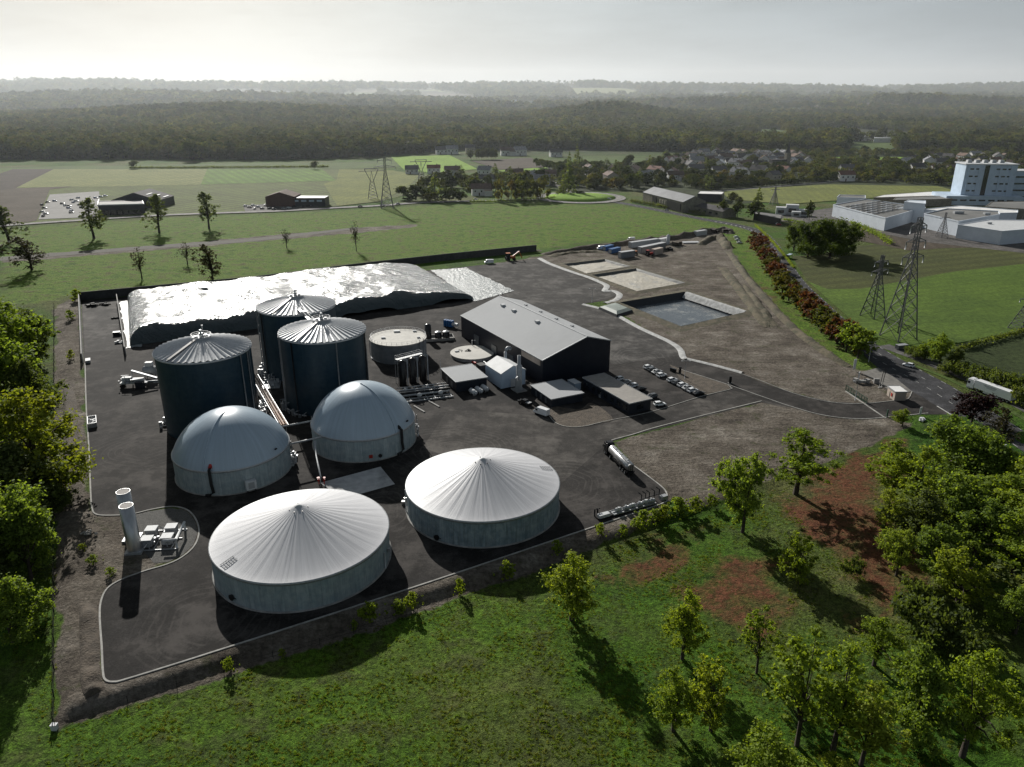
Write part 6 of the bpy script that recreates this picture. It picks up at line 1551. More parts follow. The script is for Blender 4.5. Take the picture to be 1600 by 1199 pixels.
GL = ['at its upper tip below the purple tree', 'bright one on its upper left flank', 'behind its right half near the road', 'forming its upper left corner', 'in its centre, light green', 'at its right picture edge, upper one', 'dark one halfway down its left side', 'in the middle of its lower half', 'at its right picture edge, lower one', 'light one left of its lower middle', 'between its centre and the right edge', 'small one at its lower left corner', 'cut by the right picture edge, upper one', 'dark one cut by the right picture edge', 'behind its top near the white marker post', 'narrow one standing out on its left']
for k, (x, b_, t_, w) in enumerate(G2): tree(['grn1', 'lime2', 'grn2', 'lime1', 'grn1', 'lime2', 'dark1'][k % 7], x, b_, t_, w * 1.12, 'tree of the dense roadside grove, ' + GL[k], 'trees of the dense grove by the main road')
for k, (x, b_, t_, w) in enumerate(((1455, 1008, 950, 100), (1425, 960, 915, 60), (1330, 900, 872, 34), (1500, 1010, 975, 60), (1268, 700, 684, 20))): tree('shrubd', x, b_, t_, w, ['wide dark thicket above the lower grove', 'dark bush on the upper side of the thicket', 'small dark bush at the red patch edge', 'dark bush at the right end of the thicket', 'small dark bush on the fence line'][k])
SH = sorted([(585, 968, 940, 42), (618, 958, 938, 30), (648, 950, 924, 28), (787, 903, 877, 32), (716, 930, 905, 20), (868, 868, 845, 24), (362, 1050, 1028, 22), (940, 838, 818, 20), (1005, 826, 795, 40), (1022, 820, 798, 34), (1040, 815, 788, 36), (1060, 808, 780, 40), (1082, 800, 775, 34), (1106, 790, 772, 26), (970, 838, 820, 20), (1140, 782, 765, 20), (552, 985, 968, 14), (440, 1028, 1015, 14)])
for k, (x, b_, t_, w) in enumerate(SH): tree('shrub', x, b_, t_, w, f'lime green shrub on the embankment below the yard, {ORD[k]} from its lower left end', 'shrubs along the south embankment')
# trees along the left border
LT = [('yel1', 72, 772, 612, 142, 'large yellow-green tree spreading beside the left fence'), ('dark1', 20, 800, 690, 130, 'dark tree behind the large yellow-green tree at left'), ('grn1', 30, 590, 468, 110, 'green tree at the upper end of the left tree belt'),
      ('dark1', 62, 575, 490, 60, 'small dark tree beside the fence near the silage bay'), ('grn2', 15, 660, 520, 120, 'green tree in the left belt above the yellow-green tree'), ('dark1', 60, 660, 560, 70, 'narrow dark tree just above the yellow-green tree'),
      ('grn1', 22, 880, 745, 120, 'green tree at the left edge level with the flare'), ('grn2', 50, 905, 790, 80, 'leafy tree on the left edge just below the white heap'), ('grn2', 22, 1005, 905, 90, 'light green tree at the lower end of the left belt'),
      ('dark1', -30, 930, 820, 100, 'dark tree cut by the left edge near the bottom'), ('grn1', -30, 760, 600, 140, 'green tree cut by the left edge in mid belt'), ('dark1', -20, 560, 470, 100, 'dark tree cut by the left edge near the silage bay'), ('dark1', 95, 800, 745, 40, 'low dark tree between yellow tree and fence')]
for a in LT: tree(*a)
for k, (x, b_, t_, w) in enumerate(((118, 470, 452, 20), (110, 500, 485, 16), (112, 560, 546, 14), (172, 900, 888, 18), (150, 880, 866, 20), (130, 860, 850, 14))): tree('shrub', x, b_, t_, w, 'weedy shrub in the left border strip, ' + ['beside the pale end wall top', 'just below the wall top', 'level with the white chest', 'nearest the flare cylinders', 'between the two others left of the flare', 'farthest left of the flare'][k], 'shrubs in the left border strip')
# field trees
FT = [('plume', 15, 380, 322, 38, 'tall dark tree at the left edge of the north meadow'), ('plume2', 147, 373, 310, 36, 'leaning dark tree standing before the black garage'), ('plume', 249, 364, 304, 30, 'upright dark tree right of the black garage'), ('plume2', 327, 358, 300, 30, 'upright dark tree midway between the two garages'),
      ('bare2', 50, 422, 368, 60, 'broad dark oak alone in the meadow near the left edge'), ('bare', 222, 436, 385, 26, 'thin bare tree left of the heap wall'), ('bare', 293, 413, 378, 24, 'small bare tree in the meadow above the silage heap'), ('bare2', 333, 440, 380, 46, 'rounded bare tree right behind the dark wall'),
      ('bare', 448, 388, 358, 18, 'little round tree in the middle of the north meadow'), ('bare', 557, 393, 345, 16, 'slim bare tree near the meadow track'), ('dark1', -25, 410, 380, 40, 'dark tree cut by the left edge of the north meadow')]
for a in FT: tree(*a)
for k, (x, b_, t_, w) in enumerate([(1262 + 0, 402, 350, 66), (1296, 404, 343, 76), (1322, 398, 350, 44), (1240, 392, 352, 44), (1280, 392, 345, 60)]): tree('oak', x, b_, t_, w, 'green crown of the large spreading oak clump, ' + ['front left', 'front centre', 'right end', 'left end', 'rear'][k] + ' one', 'oak clump beside the main road')
HT = [(1180, 392, 362, 22, 'r'), (1187, 402, 372, 24, 'r'), (1196, 420, 388, 26, 'r'), (1203, 432, 402, 26, 'o'), (1212, 444, 412, 26, 'r'), (1222, 458, 424, 28, 'o'), (1232, 470, 438, 28, 'o'), (1244, 480, 446, 28, 'o'), (1256, 494, 456, 30, 'r'), (1268, 506, 468, 30, 'r'), (1283, 520, 478, 32, 'o'), (1298, 530, 488, 32, 'o'), (1308, 538, 496, 30, 'r'), (1322, 550, 504, 36, 'g'), (1340, 560, 512, 36, 'g')]
for k, (x, b_, t_, w, c) in enumerate(HT): tree('hed' + c, x, b_, t_, w * 1.15, f'{dict(r="red", o="orange-green", g="green")[c]} autumn tree of the roadside row, {ORD[k]} from the far end', 'autumn trees lining the main road')
for k in range(len(HT) - 1):
    a, b = HT[k], HT[k + 1]; tree('hed' + ('o' if k % 3 else 'r'), (a[0] + b[0]) / 2 + 3, (a[1] + b[1]) / 2 - 2, (a[2] + b[2]) / 2 + 1, (a[3] + b[3]) * .52, f'{"orange-green" if k % 3 else "red"} lower autumn tree between the {ORD[k]} and {ORD[k + 1]} tall ones of the roadside row', 'autumn trees lining the main road')
for k, (x, b_, t_, w) in enumerate(((1445, 562, 530, 26), (1468, 568, 522, 34), (1490, 580, 545, 24))): tree(['lime3', 'grn1', 'dark1'][k], x, b_, t_, w, ['small lime tree, left of the clump by the layby', 'taller green tree of the clump by the layby', 'dark low tree right of the clump by the layby'][k])
for k, (x, b_, t_, w) in enumerate(((1425, 556, 542, 24), (1440, 562, 546, 24), (1480, 582, 570, 30), (1500, 588, 566, 40), (1530, 598, 572, 40), (1555, 610, 578, 44), (1590, 622, 590, 44), (1615, 640, 600, 50))): tree('shrubd', x, b_, t_, w, f'dark bush of the hedge behind the layby, {ORD[k]} from the far end', 'bushes behind the layby')

# ------------------------------------------------------------------ mid-distance trees
def small_tree(name, H, Rr, kind, nl, ls, lm, seed):
    """one mesh: short trunk and a leafy crown"""
    rng = np.random.default_rng(seed); C, Rd = crown_pts(H, Rr, kind, rng); q = leafcloud(C, Rd * 1.15, nl, ls, rng, .85)
    s = H * .02; tr = np.array([[[-s, 0, -.5], [s, 0, -.5], [s * .6, 0, H * .6], [-s * .6, 0, H * .6]], [[0, -s, -.5], [0, s, -.5], [0, s * .6, H * .6], [0, -s * .6, H * .6]]])
    me = quads_mesh(name, np.concatenate([q, tr]), lm); me.materials.append(bark)
    mi = np.zeros(len(q) + 2, np.int32); mi[-2:] = 1; me.polygons.foreach_set('material_index', mi); return me
leaf_ygreen = leaf_mat('yellow_green_far_leaves', [(.05, .065, .012), (.08, .09, .014)], .45, .1)  # yellow-green leaf tone mixed in among the far trees
VM = [small_tree('tree', 12, 6, 'round', 520, 1.5, leaf_vil, 31), small_tree('tree', 14, 6, 'tall', 520, 1.5, leaf_vil, 32), small_tree('tree', 10, 6, 'bush', 480, 1.5, leaf_vil, 33), small_tree('tree', 20, 5, 'cone', 520, 1.4, leaf_dark, 34), small_tree('tree', 11, 6, 'round', 480, 1.5, leaf_org, 35), small_tree('tree', 12, 6, 'round', 500, 1.5, leaf_ygreen, 36)]
def far_tree(k, px, py, h, r, label, group=None, nm='tree', cat='tree'):
    p = P(px, py); o = bpy.data.objects.new(nm, VM[k]); COL.objects.link(o); hh = (12, 14, 10, 20, 11, 12)[k]; rr = (6, 6, 6, 5, 6, 6)[k]
    o.location = p; o.scale = (r / rr, r / rr, h / hh); o.rotation_euler = (0, 0, R.random() * 6.28); return tag(o, label, cat, group)
NAMED = [(630, 311, 0, 13, 9, 'dark tree at the left end of the roadside copse'), (650, 313, 0, 15, 10, 'dark tree in the left half of the roadside copse'), (662, 313, 2, 12, 10, 'low dark tree in the middle of the roadside copse'), (680, 313, 3, 28, 9, 'tallest dark conifer of the roadside copse'), (697, 315, 2, 13, 11, 'dense dark tree in the right half of the roadside copse'), (716, 315, 2, 12, 11, 'dark tree at the right end of the roadside copse'), (672, 316, 2, 9, 10, 'low bush at the roadside foot of the copse'), (640, 315, 2, 8, 9, 'low bush left of the copse foot'),
         (888, 302, 3, 34, 9, 'tall dark conifer behind the roundabout'), (901, 262 + 4, 3, 36, 6, 'slim poplar in the village left of the church'), (889, 274, 3, 30, 6, 'dark conifer left of the slim poplar'), (880, 305, 3, 22, 8, 'shorter conifer beside the tall one behind the roundabout'),
         (1178, 345, 1, 17, 7, 'dark tree at the road bend, nearest the warehouse'), (1152, 341, 1, 14, 6, 'dark tree right of the stone warehouse'), (1128, 338, 1, 14, 6, 'dark tree against the warehouse gable'), (1183, 328, 3, 20, 7, 'dark conifer in the field behind the road bend'), (1143, 318, 5, 11, 6, 'pale green tree behind the warehouse'), (1155, 322, 5, 9, 5, 'small pale tree right behind the warehouse'), (1264, 345, 1, 16, 5, 'upright tree beside the white petrol station'),
         (210, 264, 1, 12, 7, 'lone bush tree on the far field edge'), (492, 265, 1, 12, 6, 'small tree at the right end of the far field hedge'), (170, 250, 0, 30, 14, 'dark tree jutting from the forest edge at left'), (300, 252, 0, 30, 16, 'dark tree jutting from the forest edge above the fields'), (736, 250, 5, 16, 8, 'yellow-green tree at the left end of the far poplars'), (907, 305.5, 2, 5, 6, 'small dark bush on the roundabout lawn')]
for a in NAMED: far_tree(a[2], a[0], a[1], a[3], a[4], a[5])
for k in range(9): far_tree(5, 745 + 3.7 * k, 250, 15 + R.random() * 5, 5, 'green poplar in the short far row beside the brown field', 'short row of far poplars')
for k, x in enumerate((779, 799, 806, 815, 823, 832, 840, 850)): far_tree(4, x, 314.5 - k * .4, 18 + R.random() * 3, 6.5, f'russet tree along the country road, {ORD[k]} from the left', 'russet trees along the country road')
for k in range(11): far_tree(0, 839 + k * 5, 262 + k * 1.2, 13, 8, 'dark round tree of the hedge bordering the brown field', 'hedge trees by the brown field')
for k in range(38): far_tree(2, 1118 + k * 5.4, 297.5 - k * .42, 7, 5, 'clipped dark tree along the back road', 'clipped trees along the back road')
VIL = pts((640, 296), (700, 282), (860, 276), (880, 262), (1010, 258), (1100, 240), (1290, 238), (1420, 240), (1620, 236), (1640, 300), (1500, 296), (1440, 287), (1300, 284), (1120, 294), (1110, 312), (1060, 300), (1000, 298), (940, 300), (870, 290), (800, 306), (720, 304))
KEEP = [pts(*q) for q in (((1296, 245), (1428, 245), (1430, 253), (1300, 253)), ((911, 245), (1010, 245), (1010, 257), (911, 257)), ((870, 300), (950, 300), (950, 318), (870, 318)), ((995, 290), (1120, 298), (1115, 335), (1000, 320)))]
HOUSES = []   # filled below, trees keep clear of the houses

# ================================================================== HOUSES
def make_house(w, l, h, roof_h, wm, rm, nwin=3, annex=False, name='house'):
    t = bpy.data.objects.new(name, None); COL.objects.link(t); t['category'] = 'house'; t['label'] = 'house'
    mb = MB(); mb.box((0, 0, h / 2 - .2), (l, w, h + .4))
    for s_ in (-1, 1): q = [(s_ * l / 2, -w / 2, h), (s_ * l / 2, w / 2, h), (s_ * l / 2, 0, h + roof_h)]; mb.poly(q if s_ > 0 else q[::-1])
    if annex: mb.box((l * .35, -w * .7, h * .4), (l * .4, w * .6, h * .8))
    mb.build('wall', wm, t)
    rb = MB(); o = .5; k = roof_h / (w / 2)
    for s_ in (-1, 1):
        A = [(-l / 2 - o, s_ * (w / 2 + o), h - k * o + .05), (l / 2 + o, s_ * (w / 2 + o), h - k * o + .05), (l / 2 + o, 0, h + roof_h + .05), (-l / 2 - o, 0, h + roof_h + .05)]; n = len(rb.v)
        rb.v += A + [(p[0], p[1], p[2] + .25) for p in A]
        for q in ((0, 3, 2, 1), (4, 5, 6, 7), (0, 1, 5, 4), (1, 2, 6, 5), (2, 3, 7, 6), (3, 0, 4, 7)): rb.face([n + i for i in q])
    if annex: rb.box((l * .35, -w * .72, h * .8 + .15), (l * .42, w * .62, .3))
    ro = rb.build('roof', rm, t); MB().box((l * .25, w * .12, h + roof_h + .3), (.9, .7, 1.6)).build('chimney', stone_m, ro)
    for k in range(nwin):
        x = (k - (nwin - 1) / 2) * l / nwin
        for s_ in (-1, 1): MB().box((x, s_ * (w / 2 + .02), h * .62), (1.1, .1, 1.3)).build('window', glass_m, t)
    MB().box((-l * .12, -w / 2 - .03, 1.0), (1.0, .1, 2.1)).build('door', slate_b, t)
    return t
roof_glint = mat('wet_slate', (.2, .2, .21), (.15, .15, .155), 1, .28, spec=.8)
HP = [make_house(8, 12, 4.5, 3, white_r, slate), make_house(9, 14, 5, 3, white_r, slate_b, 3, True), make_house(9, 10, 6, 2.6, cream_r, slate, 2), make_house(8, 12, 5, 2.4, white_r, tile_red), make_house(9, 15, 5, 2.6, cream_r, slate_b, 4), make_house(9, 12, 5.5, 3, white_r, roof_glint, 3)]
HD = ['white house with dark slate roof', 'white house with brown roof and flat annex', 'tall cream house with dark roof', 'white house with red tiled roof', 'long cream house with brown roof', 'white house with glinting pale roof']
def house(k, px, py, rz, label, s=1.0, group=None, z=.25):
    p = P(px, py); HOUSES.append((p.x, p.y)); return put(HP[k], (p.x, p.y, p.z + z), rz, label, s, group)
NH = [(0, 690, 241, .2, 'white house with dark roof at the forest edge, leftmost of the far row'), (5, 706, 241, .3, 'small pale-roofed house second in the row at the forest edge'), (2, 735, 240, .1, 'small cream house at the forest edge above the bright field'), (1, 793, 243, .1, 'dark barn-like house at the forest edge, centre'), (5, 812, 243, .4, 'glinting house right of the forest edge barn'), (0, 868, 245, .2, 'white bungalow at the forest edge above the hedge trees'),
      (0, 644, 272, .1, 'low white house at the left end of the hamlet'), (3, 678, 271, .1, 'house with pinkish tiled roof in the hamlet'), (1, 707, 274, .15, 'white house with dark hipped look left in the hamlet'), (5, 758, 275, -.3, 'large white house above the middle of the hamlet'), (0, 760, 288, .1, 'two-storey white villa in the middle of the hamlet'), (4, 804, 278, .2, 'long dark-roofed house right in the hamlet'), (5, 832, 283, .7, 'white gabled house with bright roof in the hamlet'), (4, 855, 280, .1, 'stone house at the right end of the hamlet'), (5, 847, 290, -.2, 'pale-roofed shed house near the russet trees'), (1, 752, 305, .1, 'low house with white veranda by the country road')]
for a in NH: house(a[0], a[1], a[2], a[3], a[4], 1.35 if a[2] > 260 else 1.6)
q = random.Random(8); k = 0; VH = []
rows_ = [(246, 1078, 1250, 17), (252, 1060, 1260, 15), (258, 1045, 1270, 13), (265, 1050, 1240, 9), (274, 900, 1240, 10), (283, 930, 1230, 6), (250, 1440, 1600, 9), (258, 1400, 1600, 10), (268, 1420, 1600, 7)]
for py, xa, xb, n in rows_:
    for i in range(n):
        x = xa + (xb - xa) * (i + .5) / n + q.uniform(-5, 5); y = py + q.uniform(-2.5, 2.5); VH.append((x, y))
VH.sort()
for k, (x, y) in enumerate(VH):
    j = q.choice([0, 1, 2, 3, 4, 5, 5, 0]); o = house(j, x, y, q.choice([.1, .5, 1.2, 1.7, 2.3]), f'{HD[j]}, number', q.uniform(1.15, 1.6))
    o['label'] = f'{HD[j]} in the distant village'; o['group'] = 'houses of the village: ' + HD[j]
house(0, 1322, 285 - 13, .1, 'two-storey white house with red roof beside the back road', 1.5); house(5, 1236, 262, .9, 'white house with very bright gable below the church', 1.5); house(3, 1320, 283, .1, 'white villa under a red roof just above the olive field', 1.5)
# church
p = P(1228, 266); t = thing('church', 'stone village church with slim square tower and dark spire', 'church', (p.x, p.y, .2), .3)
MB().box((0, 0, 11), (6, 6, 22)).build('tower', stone_m, t); mb = MB(); mb.lathe([(4.2, 22), (2, 28), (.05, 36)], 4, smooth=False); mb.build('spire', slate, t); MB().box((-14, 0, 5), (22, 10, 10)).build('nave', stone_m, t); mb = MB(); mb.bar((-25, 0, 12), (-3, 0, 12), 8, 4); mb.build('roof', slate, t)
# village trees
q = np.random.default_rng(12); n = 0; VX = np.array(VIL); cand = []
while n < 235:
    px = q.uniform(640, 1620); py = q.uniform(238, 312); x, y = G(px, py)
    A = (np.array([x]), np.array([y]))
    if not inpoly(*A, VIL)[0] or any(inpoly(*A, kp)[0] for kp in KEEP): continue
    if min(((x - a) ** 2 + ((y - b) * .7) ** 2) for a, b in HOUSES) < 13 ** 2: continue
    k = int(q.choice([0, 1, 2, 3, 4, 5], p=[.34, .2, .2, .09, .07, .1])); far_tree(k, px, py, q.uniform(9, 17) * (1.4 if k == 3 else 1), q.uniform(6.5, 11), ['round dark tree among the village houses', 'upright dark tree among the village houses', 'low spreading tree among the village houses', 'dark conifer among the village houses', 'autumn-coloured tree among the village houses', 'pale green tree among the village houses'][k], ['round trees', 'upright trees', 'spreading trees', 'conifers', 'autumn trees', 'pale trees'][k] + ' of the village'); n += 1

# ------------------------------------------------------------------ garages, warehouse, factory
def flat_block(name, label, cat, corners, h, wm, rm, para=.5, z=.2):
    """corners: picture points of the roof outline, counter-clockwise or clockwise, seen at roof height"""
    c = [Vector(G(a, b, h + z)) for a, b in corners]
    if sum(c[i].x * c[(i + 1) % len(c)].y - c[(i + 1) % len(c)].x * c[i].y for i in range(len(c))) < 0: c = c[::-1]
    cen = sum(c, Vector((0, 0))) / len(c); t = thing(name, label, cat, (cen.x, cen.y, z)); L = [(p.x - cen.x, p.y - cen.y) for p in c]
    MB().prism(L, -.2, h - .05).build('wall', wm, t); K = [(x * 1.0, y * 1.0) for x, y in L]
    mb = MB(); mb.poly([(x, y, h) for x, y in L]); mb.build('roof', rm, t); mb = MB()
    for i in range(len(L)): a, b = L[i], L[(i + 1) % len(L)]; mb.bar((*a, h + para / 2 - .1), (*b, h + para / 2 - .1), .5, para)
    mb.build('parapet', wm, t); return t, L
fac_roof = mat('factory_roof', (.2, .195, .185), (.13, .13, .125), .05, .8, grime=.3)
t, L = flat_block('factory_hall', 'long white factory hall with brown sawtooth skylit roof', 'factory', [(1302, 321), (1384, 342), (1440, 326), (1446, 325), (1352, 312)], 9, fac_w, fac_roof, .8)
q = random.Random(3); F0 = [Vector((x, y, 9)) for x, y in L]
ctr = sum(F0, Vector()) / len(F0)
for i in range(7):
    for j in range(6):
        u, v = (i + .8) / 8, (j + .8) / 7.4; a = Vector((*G(1306 + 134 * u - 2, 0 + 322 + 0, 9), 9)); px = 1312 + 62 * v + 66 * u * (1 - .1 * v); py = 321.5 + 16.5 * v - 9.5 * u * (1 + .35 * v) + 0
        x, y = G(px, py, 9.8); MB().box((x - t.location.x, y - t.location.y, 9.7), (7.5, 2.0, .5), .35, taper=.7).build('skylight', silver_p if (i + j) % 3 else fac_roof, t)
MB().box((0, 0, 0), (.1, .1, .1)).build('vent', fac_w, t)
t, L = flat_block('factory_annex', 'white upper block on the factory roof behind the skylights', 'factory', [(1413, 316), (1446, 319), (1446, 314), (1420, 313)], 15, fac_w, fac_w, .4)
t, L = flat_block('factory_hall', 'white factory hall with dark flat roof in the middle of works', 'factory', [(1444, 335), (1498, 347), (1562, 336), (1560, 331), (1480, 327)], 10, fac_w, fac_roof, .8); MB().box((-4, 3, 11), (7, 3, 1.8)).build('roof_unit', silver_p, t); MB().box((14, -3, 11), (4, 3, 1.5)).build('roof_unit', silver_p, t)
t, L = flat_block('factory_hall', 'pale blue-white hall with shining flat roof at the right edge', 'factory', [(1497, 352), (1566, 362), (1640, 356), (1640, 345), (1545, 344)], 9, fac_w, white_p, .5); MB().box((-12, 4, 9.7), (3, 1.5, 1)).build('roof_unit', silver_p, t)
t, L = flat_block('factory_hall', 'low white link block below the blue tower', 'factory', [(1440, 328), (1545, 334), (1590, 333), (1590, 329), (1500, 322)], 8, fac_w, white_r, .5)
t, L = flat_block('workshop', 'low white workshop behind the skylit factory hall', 'workshop', [(1308, 309), (1352, 310.5), (1352, 306), (1312, 305)], 7, fac_w, fac_roof, .6)
for k in range(6): MB().box((-15 + k * 6, -6.3, 3.5), (3.5, .3, 1.4)).build('window', glass_m, t)
t, L = flat_block('long_shed', 'long low shed with pale striped roof behind the factory', 'shed', [(1365, 309), (1470, 306), (1488, 301), (1450, 300), (1380, 305)], 5, stone_m, white_r, .3)
t, L = flat_block('dark_shed', 'dark low shed beyond the long striped shed', 'shed', [(1395, 313), (1488, 311), (1488, 306), (1400, 309)], 6, stone_m, fac_roof, .3)
# blue tower block
c0 = G(1500, 321); t = thing('tower_block', 'pale blue factory tower with dark vertical stair strip', 'tower block', (c0[0] + 26, c0[1] + 16, .2), -.12)
MB().box((0, 0, 20), (44, 22, 30)).build('wall', pale_blue, t); MB().box((-4, -2, 4), (66, 34, 8)).build('podium', pale_blue, t); MB().box((0, 0, 35.4), (46, 24, .8)).build('roof', white_p, t)
MB().box((-3, -11.15, 21), (5, .5, 27)).build('stair_strip', glass_m, t)
for k in range(5): MB().box((-19 + k * 9, 0 - 11.3, 21), (1.2, 1.0, 29)).build('pilaster', pale_blue, t)
for r_ in range(4):
    for k in (-16.5, -11.5, 6, 11, 16): MB().box((k, -11.1, 12 + r_ * 6.4), (3.2, .35, 1.2)).build('window', glass_m, t)
for k in range(7): MB().box((-30 + k * 8, -19.1, 4.4), (5.5, .3, 1.3)).build('window', glass_m, t)
for k in range(3): MB().box((22.15, -6 + k * 6, 21), (.4, 1.8, 26)).build('side_panel', glass_m if k == 1 else white_p, t)
for k in range(5): MB().box((-15 + k * 7, 2, 37), (4, 5, 2.6), taper=.8).build('roof_unit', silver_p, t)
t = thing('tower_block', 'lower stepped wing standing right of the blue tower', 'tower block', (c0[0] + 66, c0[1] + 28, .2), -.12); MB().box((0, 0, 14), (34, 20, 28)).build('wall', pale_blue, t); MB().box((0, 0, 28.3), (35, 21, .6)).build('roof', white_p, t)
for r_ in range(4): MB().box((0, -10.1, 5 + r_ * 6), (28, .3, 1.3)).build('window_band', glass_m, t)
t, L = flat_block('covered_dock', 'open dark loading dock right of the link block', 'dock', [(1540, 323), (1600, 327), (1640, 322), (1600, 315), (1550, 316)], 9, stone_m, fac_roof, .4)
# white long buildings on the hill
for (a, b, c_, d_, lab) in ((1331, 1356, 217, 212, 'left long white building on the green rise'), (1366, 1412, 219, 212, 'right long white building on the green rise')):
    t, L = flat_block('long_building', lab, 'building', [(a, c_ - 3), (b, c_ - 3), (b, d_), (a, d_)], 9, white_r, white_p, .3)
    for k in range(4): MB().box((-20 + k * 13, -30.0, 4), (6, .4, 2)).build('window', glass_m, t)
# far garages on the country road
t, L = flat_block('garage_building', 'black glazed garage with white roof edge beside the country road', 'garage', [(153, 322), (225, 320), (222, 313), (186, 314.5), (153, 315)], 7, dark_cl, fac_roof, .5, .5)
lx, ly = t.location.x, t.location.y
for k in range(7): x, y = G(159 + k * 9.5, 339 - k * .3); MB().box((x - lx, y - ly - .6, 2.6), (5.5, .3, 4)).build('shop_window', glass_m, t)
mb = MB(); a = Vector((*G(153, 322.5, 7.4), 7.8)) - Vector((lx, ly, 0)); b = Vector((*G(226, 320.5, 7.4), 7.8)) - Vector((lx, ly, 0)); mb.bar(a, b, .6, .9); mb.bar(a, Vector((*G(155, 314, 7.4), 7.8)) - Vector((lx, ly, 0)), .6, .9); mb.build('roof_edge', white_p, t)
p = P(198, 329); tt, _ = gable_house('garage_building', 'dark gabled workshop rising behind the black garage', Vector(G(176, 326)), Vector((0, 1)), Vector((1, 0)), 32, 42, 7, 13.5, dark_cl, slate, z if False else 'e'); 
for k in range(3): MB().box((8 + k * 5.5, -4 + k * 4, 11.3 - k * 1.6), (1.4, 11, .3), 0).build('skylight', white_p, tt)
tt, _ = gable_house('garage_building', 'red-brown gabled garage beside the country road', Vector(G(416, 324)), Vector((0, 1)), Vector((1, 0)), 22, 26, 9, 13, brick_b, slate_b)
MB().box((24, -2, 4), (32, 16, 8)).build('side_wing', dark_cl, tt)
for k in range(4): MB().box((14 + k * 7, -10.2, 5.5), (4.5, .3, 1.5)).build('window', pale_blue, tt)
# stone warehouse
a, b = Vector(G(1066, 333)), Vector(G(1004, 316)); e = (b - a).normalized(); f = Vector((-e.y, e.x)); f = f if f.y > 0 else -f
wh, WL = gable_house('stone_warehouse', 'long stone warehouse with grey roof and two dark gateways', a, e, f, (b - a).length, 22, 9, 13.5, stone_m, mat('aged_sheet_roof', (.2, .21, .225), (.15, .155, .165), .1, .5, grime=.3))
rz = math.atan2(e.y, e.x)
for i, w_ in ((.2, 24), (.68, 8)): MB().box(WL(i, -.015, 4), (w_, .5, 8 if w_ < 10 else 7), rz).build('gateway', black_m, wh)
for i in (.42, .48, .54): MB().box(WL(i, -.012, 5), (1.6, .4, 3), rz).build('window', cream_r, wh)
a, b = Vector(G(1128, 341)), Vector(G(1070, 329)); e = (b - a).normalized(); f = Vector((-e.y, e.x)); f = f if f.y > 0 else -f
wh, WL = gable_house('stone_warehouse', 'lower stone outbuilding joined right of the warehouse', a, e, f, (b - a).length, 15, 5, 7.5, stone_m, slate)
for i in (.15, .3, .45, .6, .8): MB().box(WL(i, -.015, 2.6), (3, .4, 1.6), math.atan2(e.y, e.x)).build('window', glass_m, wh)
t, L = flat_block('flat_shed', 'flat-roofed dark shed with pale roof behind the outbuilding', 'shed', [(1090, 303), (1128, 304), (1132, 300), (1094, 299)], 7, dark_cl, white_r, .3)
t, L = flat_block('canopy', 'long dark canopy roof beside the white petrol station', 'canopy', [(1178, 334), (1220, 342), (1222, 336), (1180, 331)], 5, black_m, fac_roof, .3)
t = thing('petrol_station', 'small white boxy petrol station behind the large oak', 'station', (*G(1237, 336), .2), -.3)
for k, (x, y, w, h) in enumerate(((-9, 0, 8, 6), (0, 3, 10, 8), (9, -2, 8, 5), (3, -8, 7, 4))): MB().box((x, y, h / 2), (w, 7, h)).build('wall', white_p, t); MB().box((x, y - 3.6, h * .45), (w * .6, .2, h * .4)).build('window', glass_m, t)
def hedge(px, w, h, label, lm=leaf_dark, dens=5, ls=.8, seed=1, z=.2):
    L = pts(*px); rng = np.random.default_rng(seed); C = []; 
    for a, b in zip(L, L[1:]):
        l = math.dist(a, b); k = max(2, int(l / (w * .5)))
        for i in range(k): u = i / k; C.append((a[0] + (b[0] - a[0]) * u + rng.normal() * w * .1, a[1] + (b[1] - a[1]) * u + rng.normal() * w * .1, z + h * .5))
    C = np.array(C); o0 = C[0].copy(); o0[2] = 0; q = leafcloud(C - o0, np.full(len(C), w * .6), int(len(C) * dens * 14), ls, rng, h / w); me = quads_mesh('hedge', q, lm); o = link(bpy.data.objects.new('hedge', me)); o.location = o0; return tag(o, label, 'hedge')
hedge([(1330, 352), (1350, 360), (1372, 371), (1392, 384)], 4, 4, 'long straight green hedge beside the bare factory ground', leaf_grn)
hedge([(1202, 345), (1180, 340), (1150, 331), (1100, 326)][:2], 4, 3, 'short dark hedge by the canopy')
hedge([(985, 316), (1040, 326), (1100, 337), (1100.5, 337)], 3, 3, 'low dark hedge along the road before the warehouse', leaf_dark)
hedge([(204, 264), (300, 263.5), (400, 263), (515, 262)], 5, 3, 'long dark hedge line across the far fields', leaf_dark, 3, 1.4)
hedge([(1440, 560), (1500, 548), (1600, 520)][1:], 3, 2.2, 'scrubby dark hedge dividing the right meadows', leaf_dark, 4, .7)
hedge([(1225, 346), (1260, 352), (1300, 345), (1335, 350)][:2], 4, 3, 'short green hedge behind the oak clump', leaf_grn)
hedge([(595, 290 + 27), (604, 303), (640, 305), (735, 317), (760, 317.5), (870, 311)][3:], 3, 2.5, 'garden hedge along the country road in front of the hamlet', leaf_grn)
hedge([(1180, 353), (1200, 372), (1220, 394), (1240, 420)], 1.5, 1.2, 'low weedy hedge on the right shoulder of the main road', leaf_grn, 4, .5)

